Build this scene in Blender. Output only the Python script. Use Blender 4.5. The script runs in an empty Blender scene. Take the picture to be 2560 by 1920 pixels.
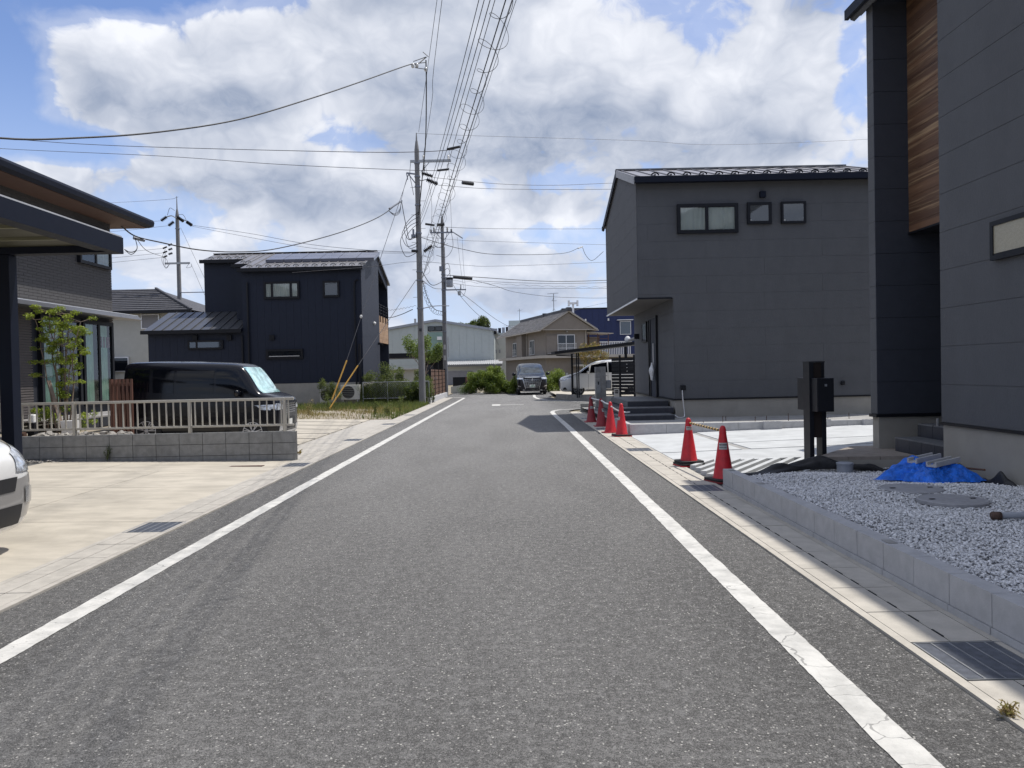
import bpy, bmesh, math, random
import numpy as np
from mathutils import Vector, Matrix
from mathutils.bvhtree import BVHTree

random.seed(7)
rng = np.random.default_rng(11)
R = math.radians
scene = bpy.context.scene
COL = scene.collection

# ------------------------------------------------------------------ camera
cam_data = bpy.data.cameras.new('camera')
cam_data.sensor_fit = 'HORIZONTAL'
cam_data.sensor_width = 36.0
cam_data.lens = 26.72
cam_data.clip_start = 0.05
cam_data.clip_end = 3000
cam = bpy.data.objects.new('camera', cam_data)
COL.objects.link(cam)
RW = Matrix(((0.99977919, 0.02094239, -0.00173004), (-0.00210492, 0.01789183, -0.99983771), (-0.02090804, 0.99962058, 0.01793196)))
cam.matrix_world = Matrix.Translation((0, 0, 1.5)) @ RW.to_4x4()
scene.camera = cam

# ------------------------------------------------------------------ sky and sun
SUN = Vector((0.42, 0.20, 1.0)).normalized()
sun_el = math.asin(SUN.z)
sun_az = math.atan2(SUN.x, SUN.y)
world = bpy.data.worlds.new('World')
scene.world = world
world.use_nodes = True


class NT:
    """small node-tree writer"""
    def __init__(s, nt):
        s.nt = nt
        nt.nodes.clear()

    def n(s, typ, ins=None, **props):
        nd = s.nt.nodes.new(typ)
        for k, v in props.items():
            setattr(nd, k, v)
        for k, v in (ins or {}).items():
            sock = nd.inputs[k]
            if isinstance(v, bpy.types.NodeSocket):
                s.nt.links.new(v, sock)
            else:
                sock.default_value = v
        return nd

    def m(s, op, a, b=0.0, c=0.0, clamp=False):
        nd = s.n('ShaderNodeMath', {0: a, 1: b, 2: c}, operation=op)
        nd.use_clamp = clamp
        return nd.outputs[0]

    def v(s, op, a, b=(0, 0, 0)):
        nd = s.n('ShaderNodeVectorMath', {0: a, 1: b}, operation=op)
        return nd.outputs[0]

    def mix(s, f, a, b, blend='MIX'):
        nd = s.n('ShaderNodeMix', data_type='RGBA', blend_type=blend)
        for k, v in ((0, f), (6, a), (7, b)):
            if isinstance(v, bpy.types.NodeSocket):
                s.nt.links.new(v, nd.inputs[k])
            else:
                nd.inputs[k].default_value = v
        return nd.outputs[2]

    def ramp(s, f, lo, hi, smooth=True):
        nd = s.n('ShaderNodeMapRange', {0: f, 1: lo, 2: hi, 3: 0.0, 4: 1.0})
        nd.interpolation_type = 'SMOOTHSTEP' if smooth else 'LINEAR'
        return nd.outputs[0]

    def noise(s, vec, scale, detail=4, rough=0.5, dist=0.0):
        nd = s.n('ShaderNodeTexNoise', {'Vector': vec, 'Scale': scale, 'Detail': detail, 'Roughness': rough, 'Distortion': dist})
        return nd.outputs[0]


def build_sky():
    t = NT(world.node_tree)
    out = t.n('ShaderNodeOutputWorld')
    sky = t.n('ShaderNodeTexSky', sky_type='NISHITA', sun_disc=False)
    sky.sun_elevation = sun_el
    sky.sun_rotation = sun_az
    sky.altitude = 100
    sky.air_density = 1.0
    sky.dust_density = 0.5
    sky.ozone_density = 2.0
    d = t.n('ShaderNodeTexCoord').outputs['Generated']
    sep = t.n('ShaderNodeSeparateXYZ', {0: d})
    x, y, z = sep.outputs
    az = t.m('ARCTAN2', x, y)
    el = t.m('ARCSINE', z)
    # cloud deck seen in perspective: features flatten towards the horizon
    k = t.m('DIVIDE', 1.0, t.m('ADD', t.m('MAXIMUM', z, -0.1), 0.62))
    Q = t.n('ShaderNodeCombineXYZ', {0: t.m('MULTIPLY', x, k), 1: t.m('MULTIPLY', y, k), 2: 0.0}).outputs[0]

    def n2(vec, scale, detail, rough=0.5):
        return t.n('ShaderNodeTexNoise', {'Vector': vec, 'Scale': scale, 'Detail': detail, 'Roughness': rough}, noise_dimensions='2D')

    warp = t.n('ShaderNodeVectorMath', {0: t.v('SUBTRACT', n2(Q, 6.5, 3, 0.6).outputs['Color'], (0.5, 0.5, 0.5)), 3: 0.09}, operation='SCALE').outputs[0]
    P = t.v('ADD', Q, warp)
    P1 = t.n('ShaderNodeVectorMath', {0: P, 3: 0.957}, operation='SCALE').outputs[0]

    def puffs(vec, scale, detail, rough):
        # inverted cell distance, several octaves: rounded cauliflower heads
        nd = t.n('ShaderNodeTexVoronoi', {'Vector': vec, 'Scale': scale, 'Detail': detail, 'Roughness': rough, 'Lacunarity': 2.1, 'Randomness': 1.0}, feature='F1', voronoi_dimensions='2D')
        nd.normalize = True
        return t.m('SUBTRACT', 1.0, nd.outputs['Distance'])

    def blob(a, e, sa, se, w):
        u = t.m('MULTIPLY', t.m('SUBTRACT', az, R(a)), 1.0 / R(sa))
        v = t.m('MULTIPLY', t.m('SUBTRACT', el, R(e)), 1.0 / R(se))
        q = t.m('ADD', t.m('MULTIPLY', u, u), t.m('MULTIPLY', v, v))
        k = t.m('SUBTRACT', 1.0, t.m('MULTIPLY', q, 0.36), clamp=True)
        return t.m('MULTIPLY', t.m('MULTIPLY', k, k), w)

    cover = 0.0
    for b in CLOUD_BLOBS:
        cover = t.m('ADD', blob(*b), cover)
    grey = 0.0
    for b in GREY_BLOBS:
        grey = t.m('ADD', blob(*b), grey)
    big = n2(P, 2.3, 2).outputs[0]
    fine = n2(P, 15.0, 6, 0.65).outputs[0]
    n8 = n2(P, 5.0, 3, 0.55).outputs[0]
    n0 = t.m('ADD', t.m('ADD', t.m('MULTIPLY', big, 0.40), t.m('MULTIPLY', puffs(P, PS, 4.0, 0.60), 0.50)), t.m('MULTIPLY', fine, 0.12))
    s1 = t.m('ADD', t.m('ADD', t.m('MULTIPLY', n2(P1, 2.3, 2).outputs[0], 0.40), t.m('MULTIPLY', puffs(P1, PS, 1.2, 0.5), 0.50)), 0.06)
    den = t.m('ADD', t.m('ADD', 0.6, t.m('MULTIPLY', t.m('SUBTRACT', n0, 0.6), 1.55)), cover)
    a = t.ramp(den, CT, CT + 0.10)
    wisp = t.m('MULTIPLY', t.ramp(den, CT - 0.12, CT + 0.03), 0.35)
    a = t.m('MAXIMUM', a, wisp)
    thick = t.ramp(t.m('ADD', s1, cover), CT + 0.02, CT + 0.30)
    lit = t.m('ADD', t.m('MULTIPLY', t.m('SUBTRACT', n0, s1), 3.7), LIT0)
    lit = t.m('SUBTRACT', lit, t.m('MULTIPLY', thick, 0.16))
    gn = t.m('ADD', 0.5, n8)
    lit = t.m('SUBTRACT', lit, t.m('MULTIPLY', grey, gn))
    floor = t.m('ADD', t.m('MULTIPLY', t.m('SUBTRACT', fine, 0.30), 0.8), t.m('MULTIPLY', t.m('SUBTRACT', n8, 0.40), 0.9), clamp=True)
    lit = t.m('MAXIMUM', t.m('MINIMUM', lit, 1.0), floor)
    ccol = t.mix(lit, (0.24, 0.305, 0.44, 1), (0.88, 0.90, 0.96, 1))
    hz = t.ramp(el, R(15), R(-2))
    ccol = t.mix(t.m('MULTIPLY', hz, 0.5), ccol, (0.60, 0.68, 0.85, 1))
    skyc = t.n('ShaderNodeVectorMath', {0: sky.outputs[0], 3: SKY_STRENGTH}, operation='SCALE').outputs[0]
    skyc = t.mix(1.0, skyc, (0.96, 0.96, 1.12, 1), 'MULTIPLY')
    skyc = t.mix(t.m('MULTIPLY', t.ramp(el, R(22), R(0)), 0.85), skyc, (0.55, 0.66, 0.88, 1))
    full = t.mix(a, skyc, ccol)
    bg = t.n('ShaderNodeBackground', {'Color': full, 'Strength': 1.0})
    t.nt.links.new(bg.outputs[0], out.inputs[0])


SKY_STRENGTH = 0.135
CT = 0.55
PS = 4.0
LIT0 = 0.68
# azimuth, elevation, width, height (degrees), amount
CLOUD_BLOBS = [
    (-35, 27, 10, 5.5, -0.34), (-23, 28.5, 9, 3.6, -0.40), (-13.5, 28.5, 4, 2.2, -0.30), (-36.5, 18.2, 5.0, 2.8, -0.40), (-31, 15.0, 6.5, 1.1, -0.30), (-42, 24, 8, 10, -0.25),
    (-20, 19, 9, 4.0, 0.20), (-13, 22, 7, 3.5, 0.18), (-3, 22, 7, 7, 0.17), (9, 23, 11, 6, 0.16), (15, 18, 9, 4, 0.17), (-15, 13, 9, 2.6, 0.20),
    (-24.5, 14, 3.0, 2.0, 0.18), (-31, 12.0, 3.5, 1.4, 0.24), (24.6, 19.5, 1.2, 4, -0.12), (21, 22, 5, 7, 0.12), (20, 13, 8, 3, 0.12),
    (-1.8, 13.2, 1.3, 1.3, -0.12), (3.5, 9.8, 3.5, 0.9, -0.14), (-26, 10.0, 2.4, 0.9, -0.2), (-5.5, 6.0, 2.5, 2.5, -0.12), (5, 5.6, 7, 1.3, 0.16), (-23, 8.0, 5, 1.5, 0.18), (3, 12.0, 5, 1.3, 0.16),
    (-12, 9.2, 5, 1.2, 0.12), (-33, 6, 4, 2, 0.1), (17, 9, 6, 2, 0.1), (0, 1, 40, 2.0, -0.03), (-2, 8.0, 9, 2.0, 0.07),
]
GREY_BLOBS = [
    (-14.5, 12.4, 7.0, 2.0, 0.50), (-20, 16.5, 5, 1.8, 0.26), (-3, 17.5, 5, 4.0, 0.30), (12, 15.2, 9, 1.8, 0.40), (2, 16.0, 5, 2.6, 0.30), (12, 23, 3, 2, 0.12), (-9, 16, 5, 2.2, 0.24),
    (-17, 22.5, 7, 2.0, -0.20), (11, 20.5, 9, 2.0, -0.14), (-25, 13.8, 2.5, 1.6, -0.15),
]
build_sky()
world.cycles.sampling_method = 'MANUAL'
world.cycles.sample_map_resolution = 512

sun_data = bpy.data.lights.new('sun', 'SUN')
sun_data.energy = 4.2
sun_data.angle = R(0.7)
sun_data.color = (1.0, 0.955, 0.88)
sun = bpy.data.objects.new('sun', sun_data)
COL.objects.link(sun)
sun.rotation_euler = (-SUN).to_track_quat('-Z', 'Y').to_euler()
sun.location = (20, 10, 50)

scene.view_settings.view_transform = 'Standard'
scene.view_settings.look = 'None'
scene.view_settings.exposure = 0.12
scene.view_settings.gamma = 1.0
scene.view_settings.use_curve_mapping = False
scene.render.engine = 'CYCLES'
scene.cycles.max_bounces = 6
scene.cycles.transparent_max_bounces = 8


# ------------------------------------------------------------------ materials
MATS = {}


def pmat(name, col, rough=0.7, metal=0.0, var=0.12, vscale=3.0, bump=0.0, bscale=60.0, bdist=0.004, spec=0.5, coat=0.0,
         stain=0.0, sscale=0.8, col2=None, streak=False, aniso=None, speck=0.0):
    """rough procedural surface: base colour, large stains, fine grain and fine relief"""
    if name in MATS:
        return MATS[name]
    m = bpy.data.materials.new(name)
    m.use_nodes = True
    t = NT(m.node_tree)
    out = t.n('ShaderNodeOutputMaterial')
    pos = t.n('ShaderNodeNewGeometry').outputs['Position']
    p = pos
    if aniso:
        p = t.v('MULTIPLY', pos, aniso)
    n1 = t.noise(p, vscale, 6, 0.6)
    c = (*col, 1)
    dark = tuple(v * (1 - var) for v in col) + (1,)
    lite = tuple(min(1, v * (1 + var)) for v in col) + (1,)
    if col2:
        lite = (*col2, 1)
        dark = c
    color = t.mix(t.ramp(n1, 0.3, 0.7), dark, lite)
    if stain:
        sp = t.v('MULTIPLY', pos, (1, 1, 0.25)) if streak else pos
        n2 = t.noise(sp, sscale, 8, 0.65, 0.6)
        color = t.mix(t.m('MULTIPLY', t.ramp(n2, 0.45, 0.72), stain), color, tuple(v * 0.45 for v in col) + (1,))
    if speck:
        n4 = t.noise(pos, 160.0, 2, 0.8)
        color = t.mix(t.m('MULTIPLY', t.ramp(n4, 0.35, 0.7), speck), color, tuple(v * 0.5 for v in col) + (1,))
    b = t.n('ShaderNodeBsdfPrincipled', {'Base Color': color, 'Metallic': metal, 'Specular IOR Level': spec, 'Coat Weight': coat, 'Coat Roughness': 0.05})
    n3 = t.noise(pos, vscale * 2.3, 4, 0.6)
    rr = t.m('ADD', rough - 0.08, t.m('MULTIPLY', n3, 0.16), clamp=True)
    t.nt.links.new(rr, b.inputs['Roughness'])
    if bump:
        nb = t.noise(pos if not aniso else p, bscale, 5, 0.6)
        bp = t.n('ShaderNodeBump', {'Height': nb, 'Strength': bump, 'Distance': bdist})
        t.nt.links.new(bp.outputs[0], b.inputs['Normal'])
    t.nt.links.new(b.outputs[0], out.inputs[0])
    MATS[name] = m
    return m


def asphalt_mat(name, base, lite, fresh=0.0):
    m = bpy.data.materials.new(name)
    m.use_nodes = True
    t = NT(m.node_tree)
    out = t.n('ShaderNodeOutputMaterial')
    pos = t.n('ShaderNodeNewGeometry').outputs['Position']
    sep = t.n('ShaderNodeSeparateXYZ', {0: pos})
    x, y, z = sep.outputs
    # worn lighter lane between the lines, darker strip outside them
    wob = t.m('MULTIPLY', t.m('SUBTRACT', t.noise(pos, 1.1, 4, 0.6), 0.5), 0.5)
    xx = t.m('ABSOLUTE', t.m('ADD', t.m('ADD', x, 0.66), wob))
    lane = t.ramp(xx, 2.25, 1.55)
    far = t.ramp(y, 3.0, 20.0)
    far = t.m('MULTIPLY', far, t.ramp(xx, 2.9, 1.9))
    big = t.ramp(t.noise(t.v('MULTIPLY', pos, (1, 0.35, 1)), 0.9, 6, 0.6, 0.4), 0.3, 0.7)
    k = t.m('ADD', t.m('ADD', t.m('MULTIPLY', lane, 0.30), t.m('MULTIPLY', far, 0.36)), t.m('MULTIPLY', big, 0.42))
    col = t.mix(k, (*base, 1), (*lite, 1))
    g = t.noise(pos, 150.0, 3, 0.75)
    col = t.mix(t.m('MULTIPLY', t.ramp(g, 0.53, 0.40), 0.80), col, tuple(v * 0.18 for v in base) + (1,))
    g3 = t.noise(pos, 56.0, 4, 0.85)
    col = t.mix(t.m('MULTIPLY', t.ramp(g3, 0.50, 0.40), 0.48), col, tuple(v * 0.3 for v in base) + (1,))
    col = t.mix(t.m('MULTIPLY', t.ramp(g3, 0.53, 0.64), 0.38), col, (0.44, 0.43, 0.41, 1))
    g4 = t.noise(pos, 15.0, 6, 0.85)
    col = t.mix(t.m('MULTIPLY', t.ramp(g4, 0.50, 0.41), 0.34), col, tuple(v * 0.45 for v in base) + (1,))
    col = t.mix(t.m('MULTIPLY', t.ramp(g4, 0.51, 0.61), 0.26), col, (0.36, 0.355, 0.35, 1))
    vo = t.n('ShaderNodeTexVoronoi', {'Vector': pos, 'Scale': 72.0, 'Randomness': 1.0})
    wn = t.n('ShaderNodeTexWhiteNoise', {0: vo.outputs['Color']}, noise_dimensions='3D').outputs[0]
    chip = t.m('MULTIPLY', t.ramp(vo.outputs['Distance'], 0.40, 0.26), t.m('GREATER_THAN', wn, 0.84))
    chipc = t.mix(t.m('FRACT', t.m('MULTIPLY', wn, 37.0)), (0.24, 0.235, 0.225, 1), (0.66, 0.64, 0.60, 1))
    col = t.mix(t.m('MULTIPLY', chip, 0.85), col, chipc)
    vo2 = t.n('ShaderNodeTexVoronoi', {'Vector': pos, 'Scale': 150.0, 'Randomness': 1.0})
    wn2 = t.n('ShaderNodeTexWhiteNoise', {0: vo2.outputs['Color']}, noise_dimensions='3D').outputs[0]
    chip2 = t.m('MULTIPLY', t.ramp(vo2.outputs['Distance'], 0.4, 0.25), t.m('GREATER_THAN', wn2, 0.74))
    col = t.mix(t.m('MULTIPLY', chip2, 0.6), col, (0.36, 0.35, 0.34, 1))
    b = t.n('ShaderNodeBsdfPrincipled', {'Base Color': col, 'Roughness': 0.82, 'Specular IOR Level': 0.35})
    h = t.m('ADD', g, t.m('MULTIPLY', g3, 1.2))
    bp = t.n('ShaderNodeBump', {'Height': h, 'Strength': 1.0, 'Distance': 0.008})
    t.nt.links.new(bp.outputs[0], b.inputs['Normal'])
    t.nt.links.new(b.outputs[0], out.inputs[0])
    return m


def glass_mat(name, tint=(0.02, 0.025, 0.035), alpha=0.35, gloss=0.3):
    """window glass: partly see-through, mirrors the sky"""
    m = bpy.data.materials.new(name)
    m.use_nodes = True
    t = NT(m.node_tree)
    out = t.n('ShaderNodeOutputMaterial')
    fr = t.n('ShaderNodeFresnel', {'IOR': 1.6}).outputs[0]
    gl = t.n('ShaderNodeBsdfGlossy', {'Color': (0.85, 0.9, 0.95, 1), 'Roughness': 0.03}).outputs[0]
    tr = t.n('ShaderNodeBsdfTransparent', {'Color': (0.82, 0.87, 0.86, 1)}).outputs[0]
    df = t.n('ShaderNodeBsdfDiffuse', {'Color': (*tint, 1)}).outputs[0]
    a = t.n('ShaderNodeMixShader', {0: alpha, 1: tr, 2: df}).outputs[0]
    f = t.m('ADD', t.m('MULTIPLY', fr, 0.6), gloss, clamp=True)
    s = t.n('ShaderNodeMixShader', {0: f, 1: a, 2: gl}).outputs[0]
    t.nt.links.new(s, out.inputs[0])
    return m


def leaf_mat(name, c1, c2, scale=6.0):
    m = bpy.data.materials.new(name)
    m.use_nodes = True
    t = NT(m.node_tree)
    out = t.n('ShaderNodeOutputMaterial')
    pos = t.n('ShaderNodeNewGeometry').outputs['Position']
    a = t.noise(pos, scale, 3, 0.6)
    w = t.noise(pos, scale * 9, 2, 0.6)
    k = t.ramp(t.m('ADD', t.m('MULTIPLY', a, 0.5), t.m('MULTIPLY', w, 0.5)), 0.36, 0.62)
    col = t.mix(k, (*c1, 1), (*c2, 1))
    d = t.n('ShaderNodeBsdfPrincipled', {'Base Color': col, 'Roughness': 0.55, 'Specular IOR Level': 0.4}).outputs[0]
    tl = t.n('ShaderNodeBsdfTranslucent', {'Color': t.mix(0.5, col, (0.35, 0.45, 0.06, 1))}).outputs[0]
    s = t.n('ShaderNodeMixShader', {0: 0.32, 1: d, 2: tl}).outputs[0]
    t.nt.links.new(s, out.inputs[0])
    return m


def wood_mat(name, c1, c2, c3, axis='y', bw=0.09, seedo=0.0, zax=True):
    """boards stacked in height: every row its own tone, grain along the row"""
    m = bpy.data.materials.new(name)
    m.use_nodes = True
    t = NT(m.node_tree)
    out = t.n('ShaderNodeOutputMaterial')
    pos = t.n('ShaderNodeNewGeometry').outputs['Position']
    sep = t.n('ShaderNodeSeparateXYZ', {0: pos})
    x, y, z = sep.outputs
    row = t.m('FLOOR', t.m('DIVIDE', z, bw))
    r1 = t.n('ShaderNodeTexWhiteNoise', {'W': row}, noise_dimensions='1D').outputs[0]
    st = t.n('ShaderNodeCombineXYZ', {0: t.m('MULTIPLY', x, 0.6), 1: t.m('MULTIPLY', y, 0.6), 2: t.m('MULTIPLY', z, 22.0)}).outputs[0]
    g = t.noise(st, 1.0, 5, 0.65)
    g = t.ramp(g, 0.47, 0.72)
    c = t.mix(r1, (*c1, 1), (*c2, 1))
    c = t.mix(t.m('MULTIPLY', g, 0.75), c, (*c3, 1))
    b = t.n('ShaderNodeBsdfPrincipled', {'Base Color': c, 'Roughness': 0.55})
    bp = t.n('ShaderNodeBump', {'Height': g, 'Strength': 0.15, 'Distance': 0.003})
    t.nt.links.new(bp.outputs[0], b.inputs['Normal'])
    t.nt.links.new(b.outputs[0], out.inputs[0])
    return m


def band_mat(name, c1, c2, period, axis, duty=0.5):
    m = bpy.data.materials.new(name)
    m.use_nodes = True
    t = NT(m.node_tree)
    out = t.n('ShaderNodeOutputMaterial')
    pos = t.n('ShaderNodeNewGeometry').outputs['Position']
    q = t.n('ShaderNodeVectorMath', {0: pos, 1: axis}, operation='DOT_PRODUCT').outputs['Value']
    f = t.m('GREATER_THAN', t.m('FRACT', t.m('DIVIDE', t.m('ADD', q, 100.0), period)), duty)
    col = t.mix(f, (*c1, 1), (*c2, 1))
    b = t.n('ShaderNodeBsdfPrincipled', {'Base Color': col, 'Roughness': 0.5})
    t.nt.links.new(b.outputs[0], out.inputs[0])
    return m


M = {}
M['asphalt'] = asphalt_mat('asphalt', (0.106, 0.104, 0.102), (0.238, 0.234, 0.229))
M['asphalt_dark'] = pmat('asphalt_dark', (0.055, 0.055, 0.058), 0.85, var=0.3, vscale=60, bump=0.6, bscale=200)
M['paint'] = pmat('road_paint', (0.57, 0.56, 0.53), 0.7, var=0.10, vscale=14, bump=0.7, bscale=90, stain=0.38, sscale=4.5, speck=0.30)


def worn_paint():
    m = bpy.data.materials.new('road_paint')
    m.use_nodes = True
    t = NT(m.node_tree)
    out = t.n('ShaderNodeOutputMaterial')
    pos = t.n('ShaderNodeNewGeometry').outputs['Position']
    n1 = t.noise(pos, 5.0, 6, 0.65)
    col = t.mix(t.ramp(n1, 0.35, 0.68), (0.60, 0.59, 0.56, 1), (0.43, 0.425, 0.405, 1))
    # pin holes and chips where the stones show through
    w = t.noise(pos, 48.0, 7, 0.82)
    w2 = t.noise(pos, 2.2, 4, 0.6)
    th = t.m('SUBTRACT', 0.655, t.m('MULTIPLY', t.ramp(w2, 0.45, 0.70), 0.055))
    chip = t.m('GREATER_THAN', w, th)
    # fine transverse cracks
    cr_ = t.n('ShaderNodeTexVoronoi', {'Vector': t.v('MULTIPLY', t.v('ADD', pos, t.n('ShaderNodeVectorMath', {0: t.n('ShaderNodeTexNoise', {'Vector': pos, 'Scale': 9.0}).outputs['Color'], 3: 0.12}, operation='SCALE').outputs[0]), (0.9, 2.6, 1)), 'Scale': 1.3}, feature='DISTANCE_TO_EDGE').outputs['Distance']
    crack = t.m('LESS_THAN', cr_, 0.006)
    k = t.m('MAXIMUM', t.m('MULTIPLY', chip, 0.8), t.m('MULTIPLY', crack, 0.6))
    col = t.mix(k, col, (0.13, 0.128, 0.125, 1))
    b = t.n('ShaderNodeBsdfPrincipled', {'Base Color': col, 'Roughness': 0.75})
    bp = t.n('ShaderNodeBump', {'Height': w, 'Strength': 0.7, 'Distance': 0.005})
    t.nt.links.new(bp.outputs[0], b.inputs['Normal'])
    t.nt.links.new(b.outputs[0], out.inputs[0])
    return m


M['paint'] = worn_paint()
M['gutter_l'] = pmat('gutter_concrete', (0.42, 0.395, 0.355), 0.85, var=0.10, vscale=9, bump=0.3, bscale=120, stain=0.28, sscale=1.6, speck=0.2)
M['gutter_r'] = pmat('gutter_concrete_right', (0.45, 0.42, 0.37), 0.85, var=0.09, vscale=7, bump=0.3, bscale=120, stain=0.28, sscale=1.5, speck=0.18)
M['conc_tan'] = pmat('driveway_concrete', (0.44, 0.402, 0.338), 0.85, var=0.14, vscale=1.6, bump=0.25, bscale=90, stain=0.36, sscale=0.9, speck=0.12, aniso=(1, 2.2, 1))
M['conc_white'] = pmat('new_concrete', (0.47, 0.485, 0.495), 0.8, var=0.09, vscale=2.5, bump=0.2, bscale=80, stain=0.22, sscale=1.2, speck=0.08)
M['conc_grey'] = pmat('grey_concrete', (0.33, 0.325, 0.315), 0.88, var=0.15, vscale=6, bump=0.4, bscale=90, stain=0.4, sscale=2.2, speck=0.25)
M['block'] = pmat('split_block', (0.265, 0.265, 0.258), 0.9, var=0.14, vscale=10, bump=0.5, bscale=110, stain=0.35, sscale=3.5, streak=True, speck=0.3)
M['block_lite'] = pmat('kerb_block', (0.45, 0.45, 0.46), 0.88, var=0.08, vscale=10, bump=0.4, bscale=130, stain=0.15, sscale=3, speck=0.25)
M['joint'] = pmat('joint_mortar', (0.10, 0.10, 0.10), 0.95, var=0.2, vscale=30)
M['dirt'] = pmat('dirt', (0.25, 0.20, 0.14), 0.95, var=0.3, vscale=4, bump=0.8, bscale=50, bdist=0.01, col2=(0.42, 0.38, 0.31), stain=0.4, sscale=1.5, speck=0.4)
M['ground'] = pmat('ground_soil', (0.24, 0.21, 0.15), 0.95, var=0.25, vscale=0.4, bump=0.5, bscale=20)
M['gravel_bed'] = pmat('gravel_bed', (0.24, 0.24, 0.25), 0.95, var=0.3, vscale=40)
M['stone'] = pmat('gravel_stone', (0.68, 0.68, 0.69), 0.85, var=0.30, vscale=45, bump=0.2, bscale=150)
M['rock'] = pmat('rock', (0.27, 0.255, 0.235), 0.9, var=0.35, vscale=9, bump=0.5, bscale=60)
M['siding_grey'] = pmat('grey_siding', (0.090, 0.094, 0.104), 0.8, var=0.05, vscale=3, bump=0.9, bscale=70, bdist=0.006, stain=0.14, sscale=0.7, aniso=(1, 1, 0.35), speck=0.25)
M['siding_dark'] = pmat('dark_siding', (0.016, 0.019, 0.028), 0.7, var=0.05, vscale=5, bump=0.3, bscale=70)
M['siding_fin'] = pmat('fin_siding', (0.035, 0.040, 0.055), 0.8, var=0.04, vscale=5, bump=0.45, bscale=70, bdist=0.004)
M['found'] = pmat('foundation_render', (0.30, 0.285, 0.255), 0.9, var=0.06, vscale=3, bump=0.4, bscale=120, stain=0.14, sscale=1.3)
M['black_metal'] = pmat('black_metal', (0.008, 0.009, 0.013), 0.5, var=0.05, vscale=3, spec=0.25)
M['navy_metal'] = pmat('dark_blue_metal', (0.005, 0.008, 0.019), 0.55, var=0.06, spec=0.2)
M['post_panel'] = pmat('dark_brown_panel', (0.022, 0.016, 0.014), 0.6, var=0.1, spec=0.2)
M['roof_metal'] = pmat('grey_metal_roof', (0.225, 0.22, 0.228), 0.42, metal=0.35, var=0.05, vscale=2)
M['roof_dark'] = pmat('dark_metal_roof', (0.10, 0.102, 0.11), 0.34, metal=0.4, var=0.06, vscale=2)
M['roof_tile'] = pmat('roof_tile', (0.052, 0.052, 0.06), 0.65, var=0.2, vscale=3, bump=0.3, bscale=20)
M['tile_clay'] = pmat('grey_roof_tile', (0.27, 0.26, 0.255), 0.7, var=0.25, vscale=3, stain=0.2)
M['alu'] = pmat('champagne_aluminium', (0.44, 0.415, 0.365), 0.42, metal=0.35, var=0.05)
M['alu_white'] = pmat('silver_aluminium', (0.62, 0.62, 0.63), 0.35, metal=0.5, var=0.05)
M['brown_alu'] = pmat('brown_aluminium', (0.125, 0.062, 0.047), 0.5, var=0.1)
M['tile_black'] = pmat('black_tile', (0.028, 0.031, 0.042), 0.55, var=0.12, vscale=8, bump=0.15, bscale=60)
M['tile_top'] = pmat('grey_tile', (0.13, 0.135, 0.145), 0.6, var=0.10, vscale=8, bump=0.15, bscale=60)
M['paver'] = pmat('porch_paver', (0.27, 0.235, 0.205), 0.8, var=0.12, vscale=9, bump=0.3, bscale=90, stain=0.15)
M['conc_pole'] = pmat('pole_concrete', (0.17, 0.17, 0.175), 0.85, var=0.08, vscale=4, bump=0.2, bscale=60, stain=0.25, sscale=2, streak=True)
M['steel'] = pmat('galvanised_steel', (0.33, 0.34, 0.35), 0.45, metal=0.7, var=0.1, vscale=10)
M['steel_dark'] = pmat('grating_steel', (0.20, 0.215, 0.25), 0.5, metal=0.6, var=0.15, vscale=20)
M['rubber'] = pmat('black_rubber', (0.014, 0.014, 0.015), 0.75, var=0.2, vscale=20)
M['wire'] = pmat('black_wire', (0.018, 0.018, 0.02), 0.6, var=0.1)
M['wire_grey'] = pmat('grey_wire', (0.10, 0.10, 0.11), 0.6, var=0.1)
M['insul'] = pmat('black_insulator', (0.012, 0.013, 0.017), 0.4, var=0.1)
M['porcelain'] = pmat('porcelain', (0.55, 0.55, 0.54), 0.3, var=0.1)
M['yellow'] = pmat('yellow_sleeve', (0.50, 0.28, 0.05), 0.6, var=0.15, vscale=10)
M['cone'] = pmat('cone_red', (0.52, 0.014, 0.024), 0.5, var=0.16, vscale=9, stain=0.35, sscale=9)
M['cone_dark'] = pmat('cone_dark_red', (0.26, 0.02, 0.028), 0.55, var=0.15, vscale=9)
M['sticker'] = pmat('white_sticker', (0.42, 0.42, 0.41), 0.5, var=0.05)
M['ink'] = pmat('black_ink', (0.03, 0.03, 0.035), 0.6)
M['ink_green'] = pmat('green_ink', (0.02, 0.18, 0.09), 0.6)
M['car_black'] = pmat('black_car_paint', (0.004, 0.0045, 0.008), 0.22, var=0.05, coat=0.25, spec=0.3)
M['car_white'] = pmat('white_car_paint', (0.72, 0.72, 0.71), 0.25, var=0.01, coat=1.0)
M['car_grey'] = pmat('grey_car_paint', (0.33, 0.32, 0.31), 0.3, metal=0.4, var=0.03, coat=1.0)
M['car_glass'] = pmat('dark_car_glass', (0.003, 0.004, 0.007), 0.06, var=0.02, spec=0.35)
M['screen_glass'] = pmat('windscreen', (0.025, 0.035, 0.045), 0.05, var=0.6, vscale=4, spec=0.8, coat=0.6)
M['shade_glass'] = pmat('sunshade_windscreen', (0.42, 0.66, 0.66), 0.1, var=0.35, vscale=6, spec=0.9, coat=1.0)
M['chrome'] = pmat('chrome', (0.50, 0.51, 0.53), 0.18, metal=1.0, var=0.03)
M['black_plastic'] = pmat('black_plastic', (0.014, 0.014, 0.016), 0.5, var=0.1)
M['lamp'] = pmat('lamp_lens', (0.55, 0.57, 0.60), 0.08, metal=0.5, var=0.4, vscale=18, coat=1.0)
M['plate'] = pmat('number_plate', (0.66, 0.66, 0.63), 0.5, var=0.04)
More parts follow.
